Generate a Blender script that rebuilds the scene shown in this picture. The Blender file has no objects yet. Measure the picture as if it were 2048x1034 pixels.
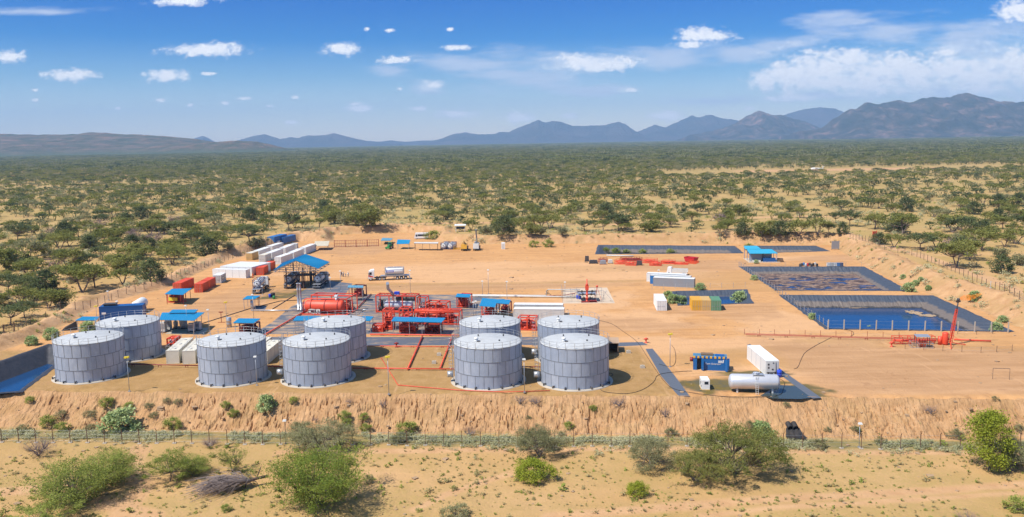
import bpy, math, random
import numpy as np
from mathutils import Vector, Matrix, noise as mnoise

# ------------------------------------------------------------------ camera, sky, sun, exposure
SC = bpy.context.scene
COL = SC.collection
F, CX, CY, PITCH, ROLL, CAMH = 1700.0, 1024.0, 517.0, math.radians(7.9), math.radians(1.0), 43.0
cam_d = bpy.data.cameras.new('camera')
cam = bpy.data.objects.new('camera', cam_d)
COL.objects.link(cam)
cam_d.sensor_width = 36
cam_d.lens = F / 2048 * 36
cam_d.clip_start = 1
cam_d.clip_end = 90000
_x0 = Vector((1, 0, 0))
_u0 = Vector((0, math.sin(PITCH), math.cos(PITCH)))
_f0 = Vector((0, math.cos(PITCH), -math.sin(PITCH)))
_r = math.cos(ROLL) * _x0 - math.sin(ROLL) * _u0
_u = math.sin(ROLL) * _x0 + math.cos(ROLL) * _u0
m3 = Matrix((_r, _u, -_f0)).transposed()
cam.matrix_world = Matrix.Translation((0, 0, CAMH)) @ m3.to_4x4()
SC.camera = cam

SUN_EL = math.radians(56)
SUN_DIR = Vector((-0.86 * math.cos(SUN_EL), -0.51 * math.cos(SUN_EL), math.sin(SUN_EL))).normalized()
sun_d = bpy.data.lights.new('sun', 'SUN')
sun_d.energy = 5.0
sun_d.angle = math.radians(0.5)
sun_d.color = (1.0, 0.95, 0.87)
sun = bpy.data.objects.new('sun', sun_d)
COL.objects.link(sun)
sun.location = (-60, -40, 120)
sun.rotation_euler = SUN_DIR.to_track_quat('Z', 'Y').to_euler()

SC.view_settings.view_transform = 'Standard'
SC.view_settings.look = 'None'
SC.view_settings.exposure = 0.36
SC.view_settings.gamma = 1
SC.render.engine = 'CYCLES'
SC.cycles.use_denoising = True
SC.cycles.max_bounces = 6
SC.cycles.diffuse_bounces = 2
SC.cycles.glossy_bounces = 3
SC.cycles.transparent_max_bounces = 6
SC.cycles.volume_bounces = 0
SC.cycles.caustics_reflective = False
SC.cycles.caustics_refractive = False


def pdir(px, py):
    x, y = px - CX, py - CY
    xr = x * math.cos(ROLL) - y * math.sin(ROLL)
    yr = x * math.sin(ROLL) + y * math.cos(ROLL)
    return xr / F * _x0 - yr / F * _u0 + _f0


def at(px, py, z=0.0):
    """the point of the place seen at photo pixel (px, py) that lies at height z"""
    d = pdir(px, py)
    t = (z - CAMH) / d.z
    return Vector((t * d.x, t * d.y, z))


def far(px, py, dist):
    """point seen at a pixel, at a given distance ahead"""
    d = pdir(px, py)
    t = dist / d.y
    return Vector((t * d.x, dist, CAMH + t * d.z))


# ---- world: Nishita sky, deepened, with clouds laid out by direction
W = bpy.data.worlds.new('World')
SC.world = W
W.use_nodes = True
nt = W.node_tree
N, L = nt.nodes, nt.links
for n in list(N):
    N.remove(n)


def nn(t, **kw):
    n = N.new(t)
    for k, v in kw.items():
        setattr(n, k, v)
    return n


def wm(op, a, b=None, c=None):
    n = nn('ShaderNodeMath', operation=op)
    for i, v in enumerate((a, b, c)):
        if v is None:
            continue
        if isinstance(v, (int, float)):
            n.inputs[i].default_value = v
        else:
            L.new(v, n.inputs[i])
    return n.outputs[0]


sky = nn('ShaderNodeTexSky', sky_type='NISHITA')
sky.sun_disc = False
sky.sun_elevation = SUN_EL
sky.sun_rotation = math.atan2(SUN_DIR.x, SUN_DIR.y)
sky.altitude = 600
sky.air_density = 1.0
sky.dust_density = 0.6
sky.ozone_density = 1.0
tc = nn('ShaderNodeTexCoord')
sep = nn('ShaderNodeSeparateXYZ')
L.new(tc.outputs['Generated'], sep.inputs[0])
ramp = nn('ShaderNodeValToRGB')
el = ramp.color_ramp.elements
el[0].position = 0.0
el[0].color = (1.75, 1.62, 1.62, 1)
el[1].position = 1.0
el[1].color = (1.25, 1.35, 1.45, 1)
for p_, c_ in ((0.035, (1.22, 1.26, 1.36)), (0.075, (0.52, 0.82, 1.14)), (0.115, (0.06, 0.48, 1.06)), (0.16, (0.0, 0.36, 1.02)), (0.3, (0.25, 0.7, 1.25)), (0.55, (1.15, 1.35, 1.5))):
    e_ = el.new(p_)
    e_.color = (*c_, 1)
L.new(sep.outputs[2], ramp.inputs[0])
mul = nn('ShaderNodeMix', data_type='RGBA', blend_type='MULTIPLY')
mul.inputs[0].default_value = 1.0
L.new(sky.outputs[0], mul.inputs[6])
L.new(ramp.outputs[0], mul.inputs[7])
yy = wm('MAXIMUM', sep.outputs[1], 0.02)
uu = wm('DIVIDE', sep.outputs[0], yy)
ww = wm('DIVIDE', sep.outputs[2], yy)
uv = nn('ShaderNodeCombineXYZ')
L.new(uu, uv.inputs[0])
L.new(ww, uv.inputs[1])


def cnoise(sx, sy, detail, rough, seed, scale=1.0):
    mp = nn('ShaderNodeMapping')
    mp.inputs['Scale'].default_value = (sx, sy, 1)
    mp.inputs['Location'].default_value = (seed, seed * 0.7, seed)
    L.new(uv.outputs[0], mp.inputs[0])
    t = nn('ShaderNodeTexNoise')
    t.inputs['Scale'].default_value = scale
    t.inputs['Detail'].default_value = detail
    t.inputs['Roughness'].default_value = rough
    L.new(mp.outputs[0], t.inputs['Vector'])
    return t.outputs[0]


GROW = 1.22


def cloudset(spec):
    """smallest normalised distance to any of the cloud centres"""
    out = None
    for (px, py, rx, ry) in spec:
        if px > 1480 and 98 < py < 190 and rx < 90:
            ry *= 1.3
        d = pdir(px, py)
        c = (d.x / d.y, d.z / d.y, 0)
        s = nn('ShaderNodeVectorMath', operation='SUBTRACT')
        L.new(uv.outputs[0], s.inputs[0])
        s.inputs[1].default_value = c
        k = nn('ShaderNodeVectorMath', operation='MULTIPLY')
        L.new(s.outputs[0], k.inputs[0])
        gr_ = GROW if rx > 28 else .85
        k.inputs[1].default_value = (F / rx / gr_, F / ry / gr_, 0)
        ln = nn('ShaderNodeVectorMath', operation='LENGTH')
        L.new(k.outputs[0], ln.inputs[0])
        v = ln.outputs['Value']
        out = v if out is None else wm('SMOOTH_MIN', out, v, 0.25)
    return out


CUM = [(1395, 70, 40, 17), (1430, 74, 40, 11), (1378, 90, 30, 9), (1640, 165, 90, 18), (1760, 140, 70, 22), (1900, 140, 60, 26), (1960, 175, 60, 16), (1530, 163, 34, 17), (1580, 150, 60, 28), (1650, 140, 80, 32), (1700, 118, 60, 16), (1740, 165, 75, 26), (1830, 150, 70, 33), (1800, 128, 60, 20),
       (1890, 104, 34, 9), (1960, 150, 70, 32), (2030, 130, 60, 36), (2090, 150, 80, 44), (2035, 22, 45, 22), (1585, 196, 60, 7), (412, 100, 78, 13), (440, 96, 44, 11), (142, 150, 52, 12), (330, 152, 48, 11),
       (20, 113, 34, 12), (362, 2, 60, 9), (418, 147, 24, 5), (684, 98, 36, 12), (1160, 124, 60, 18), (1240, 126, 34, 16), (1200, 132, 70, 12), (720, 217, 30, 8), (712, 208, 22, 6), (838, 217, 24, 8), (910, 228, 44, 9),
       (790, 120, 36, 8), (70, 180, 12, 5), (72, 200, 11, 5), (450, 207, 14, 6), (487, 197, 20, 5), (381, 210, 9, 6), (592, 195, 12, 6), (800, 177, 10, 6), (735, 58, 9, 6), (780, 61, 12, 6), (900, 59, 12, 6), (915, 95, 30, 6),
       (1337, 232, 34, 12), (1138, 232, 24, 9), (1040, 236, 34, 11), (540, 212, 12, 4), (320, 200, 16, 6), (236, 217, 10, 5), (865, 170, 28, 14), (1262, 180, 26, 7), (1498, 217, 14, 6), (585, 245, 22, 6)]
WISP = [(1700, 45, 100, 22), (1800, 62, 170, 26), (1960, 68, 150, 30), (1660, 30, 60, 12), (1480, 105, 90, 22), (1330, 118, 110, 24), (1570, 88, 120, 18), (1100, 132, 200, 30), (960, 130, 130, 24), (1010, 150, 150, 26), (1180, 128, 110, 24), (1060, 165, 150, 22),
        (860, 172, 40, 18), (50, 22, 120, 8), (1880, 175, 190, 30), (1650, 190, 130, 12), (1180, 182, 90, 14), (770, 140, 50, 14), (1420, 200, 120, 14), (1960, 110, 120, 26), (1760, 160, 230, 34), (1940, 165, 190, 40), (1700, 140, 180, 30), (2000, 120, 120, 30)]
nz1 = cnoise(85, 130, 8, 0.66, 3.1)
nz2 = cnoise(14, 60, 6, 0.6, 7.7)
nz3 = cnoise(60, 120, 6, 0.6, 11.3)
cu = cloudset(CUM)
cden = wm('ADD', wm('SUBTRACT', 0.98, cu), wm('MULTIPLY', wm('SUBTRACT', nz1, 0.5), 2.3))
cr = nn('ShaderNodeMapRange', interpolation_type='SMOOTHSTEP')
L.new(cden, cr.inputs[0])
cr.inputs[1].default_value = -0.12
cr.inputs[2].default_value = 0.72
cr.inputs[4].default_value = 0.96
wi = cloudset(WISP)
wden = wm('ADD', wm('SUBTRACT', 1.05, wi), wm('MULTIPLY', wm('SUBTRACT', nz2, 0.5), 2.6))
wr = nn('ShaderNodeMapRange', interpolation_type='SMOOTHSTEP')
L.new(wden, wr.inputs[0])
wr.inputs[1].default_value = 0.0
wr.inputs[2].default_value = 1.1
wr.inputs[4].default_value = 0.8
alpha = wm('MAXIMUM', cr.outputs[0], wr.outputs[0])
front = wm('GREATER_THAN', sep.outputs[1], 0.05)
alpha = wm('MULTIPLY', alpha, front)
# cloud body colour: white crowns, blue grey bellies
shade = nn('ShaderNodeMapRange', interpolation_type='SMOOTHSTEP')
L.new(wm('ADD', cden, wm('MULTIPLY', wm('SUBTRACT', nz3, 0.5), 1.6)), shade.inputs[0])
shade.inputs[1].default_value = -0.45
shade.inputs[2].default_value = 0.7
ccol = nn('ShaderNodeMix', data_type='RGBA')
L.new(shade.outputs[0], ccol.inputs[0])
CB = 10.2
ccol.inputs[6].default_value = (CB * .60, CB * .68, CB * .84, 1)
ccol.inputs[7].default_value = (CB * 1.0, CB * 1.0, CB * 1.02, 1)
skm = nn('ShaderNodeMix', data_type='RGBA')
L.new(alpha, skm.inputs[0])
L.new(mul.outputs[2], skm.inputs[6])
L.new(ccol.outputs[2], skm.inputs[7])
bg = nn('ShaderNodeBackground')
bg.inputs[1].default_value = 0.088
L.new(skm.outputs[2], bg.inputs[0])
wo = nn('ShaderNodeOutputWorld')
L.new(bg.outputs[0], wo.inputs[0])

# ------------------------------------------------------------------ helpers
rng = np.random.default_rng(11)
random.seed(5)


def _hash(i, j, s):
    n = (i * 374761393 + j * 668265263 + s * 974711) & 0xffffffff
    n = ((n ^ (n >> 13)) * 1274126177) & 0xffffffff
    return ((n ^ (n >> 16)) & 0xffff) / 65535.0


def vnoise(x, y, s=0):
    x, y = np.asarray(x, float), np.asarray(y, float)
    i, j = np.floor(x).astype(np.int64), np.floor(y).astype(np.int64)
    fx, fy = x - i, y - j
    fx, fy = fx * fx * (3 - 2 * fx), fy * fy * (3 - 2 * fy)
    a, b, c, d = _hash(i, j, s), _hash(i + 1, j, s), _hash(i, j + 1, s), _hash(i + 1, j + 1, s)
    return (a * (1 - fx) + b * fx) * (1 - fy) + (c * (1 - fx) + d * fx) * fy


def fbm(x, y, o=4, s=0):
    v, a, t = 0, 1.0, 0
    for k in range(o):
        v = v + a * vnoise(np.asarray(x) * 2 ** k, np.asarray(y) * 2 ** k, s + k * 17)
        t += a
        a *= 0.5
    return v / t


def tag(o, label=None, cat=None, group=None, kind=None):
    if label:
        o['label'] = label
    if cat:
        o['category'] = cat
    if group:
        o['group'] = group
    if kind:
        o['kind'] = kind
    return o


def thing(name, label, cat, loc=(0, 0, 0), yaw=0.0, group=None):
    o = bpy.data.objects.new(name, None)
    COL.objects.link(o)
    o.empty_display_size = 0.3
    o.location = loc
    o.rotation_euler = (0, 0, yaw)
    return tag(o, label, cat, group)


def copy_tree(o, parent=None):
    c = o.copy()
    COL.objects.link(c)
    c.parent = parent
    for ch in [k for k in bpy.data.objects if k.parent == o]:
        copy_tree(ch, c)
    return c


class MB:
    def __init__(s):
        s.v, s.f, s.m, s.sm = [], [], [], []

    def quad(s, a, b, c, d, mi=0, sm=False):
        n = len(s.v)
        s.v += [tuple(a), tuple(b), tuple(c), tuple(d)]
        s.f.append((n, n + 1, n + 2, n + 3))
        s.m.append(mi)
        s.sm.append(sm)
        return s

    def poly(s, pts, mi=0):
        n = len(s.v)
        s.v += [tuple(p) for p in pts]
        s.f.append(tuple(range(n, n + len(pts))))
        s.m.append(mi)
        s.sm.append(False)
        return s

    def hexa(s, p, mi=0):
        """eight corners: bottom four then top four, both anticlockwise"""
        n = len(s.v)
        s.v += [tuple(q) for q in p]
        for q in ((3, 2, 1, 0), (4, 5, 6, 7), (0, 1, 5, 4), (1, 2, 6, 5), (2, 3, 7, 6), (3, 0, 4, 7)):
            s.f.append(tuple(n + k for k in q))
            s.m.append(mi)
            s.sm.append(False)
        return s

    def box(s, x0, y0, z0, x1, y1, z1, mi=0):
        return s.hexa([(x0, y0, z0), (x1, y0, z0), (x1, y1, z0), (x0, y1, z0), (x0, y0, z1), (x1, y0, z1), (x1, y1, z1), (x0, y1, z1)], mi)

    def slab(s, p, t, mi=0):
        """thin plate from four corners, t thick downward"""
        b = [(q[0], q[1], q[2] - t) for q in p]
        return s.hexa(b + [tuple(q) for q in p], mi)

    def bar(s, p0, p1, w, mi=0):
        p0, p1 = Vector(p0), Vector(p1)
        d = (p1 - p0).normalized()
        a = d.orthogonal().normalized() if abs(d.z) > .9 else d.cross(Vector((0, 0, 1))).normalized()
        if abs(d.z) > .9:
            a = Vector((1, 0, 0)) - d * d.x
            a.normalize()
        b = d.cross(a)
        h = w / 2
        c = [a * h + b * h, -a * h + b * h, -a * h - b * h, a * h - b * h]
        return s.hexa([p0 + k for k in c] + [p1 + k for k in c], mi)

    def lathe(s, p0, d, prof, n=16, mi=0, cap=True, sm=True):
        """prof: list of (distance along d, radius)"""
        p0, d = Vector(p0), Vector(d).normalized()
        a = d.orthogonal().normalized()
        b = d.cross(a)
        base = len(s.v)
        for t, r in prof:
            for k in range(n):
                an = 2 * math.pi * k / n
                s.v.append(tuple(p0 + d * t + (a * math.cos(an) + b * math.sin(an)) * r))
        for i in range(len(prof) - 1):
            for k in range(n):
                q = base + i * n
                s.f.append((q + k, q + (k + 1) % n, q + n + (k + 1) % n, q + n + k))
                s.m.append(mi)
                s.sm.append(sm)
        if cap:
            s.f.append(tuple(base + k for k in range(n))[::-1])
            s.f.append(tuple(base + (len(prof) - 1) * n + k for k in range(n)))
            s.m += [mi, mi]
            s.sm += [False, False]
        return s

    def cyl(s, p0, p1, r, r1=None, n=12, mi=0, cap=True):
        p0, p1 = Vector(p0), Vector(p1)
        return s.lathe(p0, p1 - p0, [(0, r), ((p1 - p0).length, r if r1 is None else r1)], n, mi, cap)

    def tube(s, pts, r, n=6, mi=0):
        pts = [Vector(p) for p in pts]
        base = len(s.v)
        for i, p in enumerate(pts):
            d = (pts[min(i + 1, len(pts) - 1)] - pts[max(i - 1, 0)]).normalized()
            a = d.cross(Vector((0.13, 0.21, 1))).normalized()
            b = d.cross(a)
            rr = r[i] if isinstance(r, (list, tuple)) else r
            for k in range(n):
                an = 2 * math.pi * k / n
                s.v.append(tuple(p + (a * math.cos(an) + b * math.sin(an)) * rr))
        for i in range(len(pts) - 1):
            for k in range(n):
                q = base + i * n
                s.f.append((q + k, q + n + k, q + n + (k + 1) % n, q + (k + 1) % n))
                s.m.append(mi)
                s.sm.append(True)
        s.f.append(tuple(base + k for k in range(n)))
        s.f.append(tuple(base + (len(pts) - 1) * n + k for k in range(n))[::-1])
        s.m += [mi, mi]
        s.sm += [False, False]
        return s

    def vessel(s, p0, p1, r, n=24, mi=0):
        """horizontal or vertical vessel with dished ends"""
        p0, p1 = Vector(p0), Vector(p1)
        Ln = (p1 - p0).length
        k = r * .45
        prof = [(0, r * .02), (k * .08, r * .45), (k * .35, r * .78), (k * .7, r * .94), (k, r), (Ln - k, r), (Ln - k * .7, r * .94), (Ln - k * .35, r * .78), (Ln - k * .08, r * .45), (Ln, r * .02)]
        return s.lathe(p0, p1 - p0, prof, n, mi)

    def build(s, name, mats, parent=None, loc=None, yaw=None, label=None, cat=None, group=None, kind=None):
        me = bpy.data.meshes.new(name)
        me.from_pydata(s.v, [], s.f)
        if not isinstance(mats, (list, tuple)):
            mats = [mats]
        for m in mats:
            me.materials.append(m)
        me.polygons.foreach_set('material_index', s.m)
        me.polygons.foreach_set('use_smooth', s.sm)
        me.update()
        o = bpy.data.objects.new(name, me)
        COL.objects.link(o)
        if parent:
            o.parent = parent
        if loc is not None:
            o.location = loc
        if yaw is not None:
            o.rotation_euler = (0, 0, yaw)
        return tag(o, label, cat, group, kind)


def np_mesh(name, v, f, mats, smooth=False, attrs=None):
    """fast mesh from numpy arrays; f is (n,3) or (n,4)"""
    me = bpy.data.meshes.new(name)
    v = np.asarray(v, np.float32)
    f = np.asarray(f, np.int32)
    k = f.shape[1]
    me.vertices.add(len(v))
    me.vertices.foreach_set('co', v.ravel())
    me.loops.add(f.size)
    me.loops.foreach_set('vertex_index', f.ravel())
    me.polygons.add(len(f))
    me.polygons.foreach_set('loop_start', np.arange(0, f.size, k, dtype=np.int32))
    me.polygons.foreach_set('use_smooth', np.full(len(f), smooth))
    for a, arr in (attrs or {}).items():
        at_ = me.attributes.new(a, 'FLOAT', 'POINT')
        at_.data.foreach_set('value', np.asarray(arr, np.float32).ravel())
    for m in (mats if isinstance(mats, (list, tuple)) else [mats]):
        me.materials.append(m)
    me.update(calc_edges=True)
    return me


def put(name, me, parent=None, loc=(0, 0, 0), yaw=0, sc=1.0, **kw):
    o = bpy.data.objects.new(name, me)
    COL.objects.link(o)
    o.parent = parent
    o.location = loc
    o.rotation_euler = (0, 0, yaw)
    o.scale = (sc, sc, sc) if isinstance(sc, (int, float)) else sc
    return tag(o, **kw)


# ------------------------------------------------------------------ materials
def newmat(name):
    m = bpy.data.materials.new(name)
    m.use_nodes = True
    return m, m.node_tree.nodes, m.node_tree.links, m.node_tree.nodes['Principled BSDF']


def paint(name, col, rough=0.5, metal=0.0, dirt=0.25, scale=0.7, dirtcol=(0.30, 0.19, 0.10), bump=0.0):
    """painted or plain surface with weathering noise and a little dust"""
    m, n, l, b = newmat(name)
    b.inputs['Roughness'].default_value = rough
    b.inputs['Metallic'].default_value = metal
    t = n.new('ShaderNodeTexCoord')
    oi = n.new('ShaderNodeObjectInfo')
    ad = n.new('ShaderNodeVectorMath')
    ad.operation = 'ADD'
    l.new(t.outputs['Object'], ad.inputs[0])
    l.new(oi.outputs['Location'], ad.inputs[1])
    nz = n.new('ShaderNodeTexNoise')
    nz.inputs['Scale'].default_value = scale
    nz.inputs['Detail'].default_value = 6
    nz.inputs['Roughness'].default_value = 0.7
    l.new(ad.outputs[0], nz.inputs['Vector'])
    mr = n.new('ShaderNodeMapRange')
    l.new(nz.outputs[0], mr.inputs[0])
    mr.inputs[1].default_value = 0.42
    mr.inputs[2].default_value = 0.78
    mr.inputs[4].default_value = dirt
    mx = n.new('ShaderNodeMix')
    mx.data_type = 'RGBA'
    l.new(mr.outputs[0], mx.inputs[0])
    mx.inputs[6].default_value = (*col, 1)
    mx.inputs[7].default_value = (*dirtcol, 1)
    l.new(mx.outputs[2], b.inputs['Base Color'])
    if bump:
        bp = n.new('ShaderNodeBump')
        bp.inputs['Strength'].default_value = bump
        bp.inputs['Distance'].default_value = 0.1
        l.new(nz.outputs[0], bp.inputs['Height'])
        l.new(bp.outputs[0], b.inputs['Normal'])
    return m


M = dict(
    white=paint('white_paint', (.74, .74, .72), .45, dirt=.12),
    offwhite=paint('weathered_white_paint', (.60, .60, .57), .55, dirt=.28),
    cream=paint('cream_paint', (.66, .62, .52), .5, dirt=.2),
    beige=paint('beige_canvas', (.52, .47, .36), .8, dirt=.3),
    red=paint('red_oxide_paint', (.72, .075, .03), .5, dirt=.3, scale=1.2, dirtcol=(.42, .10, .055)),
    darkred=paint('dark_red_paint', (.26, .025, .02), .5, dirt=.25, dirtcol=(.12, .05, .04)),
    orange=paint('orange_container_paint', (.66, .075, .018), .5, dirt=.22, dirtcol=(.34, .12, .07)),
    blue=paint('deep_blue_paint', (.008, .085, .28), .4, dirt=.12, dirtcol=(.05, .06, .1)),
    midblue=paint('mid_blue_paint', (.02, .17, .45), .45, dirt=.15),
    roofblue=paint('blue_sheet_roof', (.006, .21, .42), .45, dirt=.22, scale=.5, dirtcol=(.07, .25, .36)),
    paleroof=paint('faded_blue_sheet_roof', (.10, .30, .42), .5, dirt=.3),
    fadedred=paint('faded_red_pipe', (.40, .095, .055), .7, dirt=.4, dirtcol=(.32, .17, .10)),
    yellow=paint('yellow_paint', (.68, .36, .03), .45, dirt=.2),
    sandyellow=paint('sand_yellow_paint', (.60, .38, .13), .5, dirt=.2),
    green=paint('green_paint', (.10, .25, .14), .5, dirt=.2),
    tractor=paint('bright_green_paint', (.03, .26, .06), .45, dirt=.2),
    grey=paint('grey_paint', (.26, .28, .31), .5, dirt=.2),
    steel=paint('galvanised_steel', (.46, .48, .50), .38, metal=.55, dirt=.18),
    silver=paint('silver_paint', (.62, .62, .64), .33, metal=.35, dirt=.1),
    darksteel=paint('brown_structural_steel', (.09, .045, .035), .6, dirt=.3),
    black=paint('black_rubber', (.015, .015, .017), .75, dirt=.15),
    dark=paint('dark_machinery', (.04, .04, .045), .6, dirt=.3),
    glass=paint('dark_window_glass', (.02, .03, .045), .08, dirt=.05),
    concrete=paint('concrete', (.44, .39, .32), .85, dirt=.35, bump=.3),
    slab=paint('sandy_concrete', (.56, .44, .32), .85, dirt=.45, scale=.25),
    wood=paint('weathered_wood', (.16, .10, .06), .8, dirt=.3),
    purple=paint('dark_plum_steel', (.14, .03, .035), .6, dirt=.2),
    cloth=paint('work_clothes', (.05, .07, .14), .9, dirt=.2),
    clothlight=paint('pale_clothes', (.5, .48, .44), .9, dirt=.2),
    hivis=paint('orange_overall', (.65, .13, .02), .85, dirt=.1),
    skin=paint('brown_skin', (.12, .055, .03), .6, dirt=.05),
    signyellow=paint('yellow_sign', (.72, .55, .03), .5, dirt=.15),
    rust=paint('rusty_post', (.14, .07, .04), .8, dirt=.3),
    barkgrey=paint('grey_bark', (.17, .13, .11), .9, dirt=.3),
    deadwood=paint('dead_twigs', (.24, .19, .17), .9, dirt=.35, dirtcol=(.12, .09, .09)),
)


def leafmat(name, c1, c2, scale=0.35, trans=0.35):
    m = bpy.data.materials.new(name)
    m.use_nodes = True
    n, l = m.node_tree.nodes, m.node_tree.links
    for k in list(n):
        n.remove(k)
    g = n.new('ShaderNodeNewGeometry')
    nz = n.new('ShaderNodeTexNoise')
    nz.inputs['Scale'].default_value = scale
    nz.inputs['Detail'].default_value = 3
    l.new(g.outputs['Position'], nz.inputs['Vector'])
    nz2 = n.new('ShaderNodeTexNoise')
    nz2.inputs['Scale'].default_value = 0.045
    nz2.inputs['Detail'].default_value = 2
    l.new(g.outputs['Position'], nz2.inputs['Vector'])
    av = n.new('ShaderNodeMath')
    av.operation = 'ADD'
    l.new(nz.outputs[0], av.inputs[0])
    l.new(nz2.outputs[0], av.inputs[1])
    mr = n.new('ShaderNodeMapRange')
    l.new(av.outputs[0], mr.inputs[0])
    mr.inputs[1].default_value = 0.75
    mr.inputs[2].default_value = 1.3
    mx = n.new('ShaderNodeMix')
    mx.data_type = 'RGBA'
    l.new(mr.outputs[0], mx.inputs[0])
    mx.inputs[6].default_value = (*c1, 1)
    mx.inputs[7].default_value = (*c2, 1)
    d = n.new('ShaderNodeBsdfDiffuse')
    t = n.new('ShaderNodeBsdfTranslucent')
    l.new(mx.outputs[2], d.inputs[0])
    l.new(mx.outputs[2], t.inputs[0])
    ms = n.new('ShaderNodeMixShader')
    ms.inputs[0].default_value = trans
    l.new(d.outputs[0], ms.inputs[1])
    l.new(t.outputs[0], ms.inputs[2])
    o = n.new('ShaderNodeOutputMaterial')
    l.new(ms.outputs[0], o.inputs[0])
    return m


LM = dict(
    acacia=leafmat('acacia_leaves', (.15, .172, .045), (.30, .29, .085)),
    dark=leafmat('dark_leaves', (.09, .115, .05), (.18, .20, .08)),
    olive=leafmat('grey_olive_leaves', (.21, .21, .10), (.33, .31, .16)),
    bright=leafmat('bright_green_leaves', (.17, .225, .04), (.33, .37, .075)),
    lime=leafmat('yellow_green_leaves', (.25, .30, .035), (.42, .44, .06)),
    thorn=leafmat('thorn_bush_leaves', (.21, .25, .055), (.38, .41, .10)),
    broad=leafmat('broad_grey_green_leaves', (.26, .36, .12), (.58, .64, .32), trans=.3),
    mauve=leafmat('bare_mauve_twigs', (.20, .14, .13), (.30, .21, .19), trans=.1),
    weed=leafmat('dry_green_weeds', (.38, .38, .21), (.56, .52, .31), trans=.3),
    tuft=leafmat('small_tufts', (.27, .235, .10), (.42, .335, .16), trans=.2),
)

# ------------------------------------------------------------------ terrain
def P2(*pts, z=0.0):
    return np.array([at(x, y, z)[:2] for x, y in pts])


NEARC = P2((-420, 778), (2420, 801))          # crest of the near bank, its far ends outside the photo
PAD = np.vstack([P2((-420, 779)), P2((-330, 770)), P2((-90, 735), (60, 682), (150, 640), (205, 606), (330, 578), (400, 544), (470, 514), (530, 500), (600, 482), (650, 486), (668, 483), (668, 470), (800, 465), (872, 470), (868, 484), (960, 489),
                 (1190, 487), (1500, 488), (1662, 490), (1729, 531), (1810, 571), (1870, 592), (1951, 616), (2025, 650), (2120, 680), (2300, 740)), P2((2420, 800))])
PITS = dict(
    clear=dict(poly=P2((1565, 591), (1861.5, 592), (2018, 662), (1656, 657)), water=2.6, slope=.66),
    sludge=dict(poly=P2((1484, 534), (1724, 534), (1811, 581), (1556, 580)), water=1.8, slope=.66),
    west=dict(poly=P2((38, 782.5), (150, 700), (96, 691), (-90, 757), (-230, 800)) , water=2.7, slope=.75),
    long=dict(poly=P2((1200, 490.5), (1466, 492.5), (1482, 506), (1195, 508)), water=3.4, slope=.6),
    short=dict(poly=P2((1498, 492), (1628, 492), (1655, 502), (1500, 506)), water=3.2, slope=.6),
    small=dict(poly=P2((1350, 583.5), (1488, 580), (1500, 606), (1362, 610)), water=1.3, slope=.6),
)


def segdist(x, y, poly, closed=True):
    best = np.full(x.shape, 1e9)
    idx = np.zeros(x.shape, int)
    n = len(poly)
    for i in range(n if closed else n - 1):
        a, b = poly[i], poly[(i + 1) % n]
        d = b - a
        t = np.clip(((x - a[0]) * d[0] + (y - a[1]) * d[1]) / (d @ d), 0, 1)
        q = np.hypot(x - a[0] - t * d[0], y - a[1] - t * d[1])
        k = q < best
        best[k] = q[k]
        idx[k] = i
    return best, idx


def inside(x, y, poly):
    r = np.zeros(x.shape, bool)
    n = len(poly)
    for i in range(n):
        (x1, y1), (x2, y2) = poly[i], poly[(i + 1) % n]
        c = ((y1 > y) != (y2 > y)) & (x < (x2 - x1) * (y - y1) / (y2 - y1 + 1e-12) + x1)
        r ^= c
    return r


def sstep(a, b, x):
    t = np.clip((x - a) / (b - a), 0, 1)
    return t * t * (3 - 2 * t)


def zout(x, y):
    zl = np.interp(y, [-500, 100, 135, 200, 300, 365, 9000], [-6, -4.8, -4.5, -1.6, 1.2, 3.0, 3.0])
    zr = np.interp(y, [-500, 100, 135, 190, 300, 365, 9000], [-6, -4.8, -4.5, 2.6, 3.2, 3.0, 3.0])
    w = sstep(0, 90, x)
    z = zl * (1 - w) + zr * w
    z = z + (fbm(x / 23, y / 23, 3, 5) - .5) * .8
    dn = (x - NEARC[0][0]) * (NEARC[1] - NEARC[0])[1] - (y - NEARC[0][1]) * (NEARC[1] - NEARC[0])[0]
    dn = dn / np.hypot(*(NEARC[1] - NEARC[0]))        # metres in front of the near crest
    z = np.where(dn > 0, -4.5 - .004 * dn + (fbm(x / 14, y / 14, 3, 9) - .5) * .5, z)
    return z, dn


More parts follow.
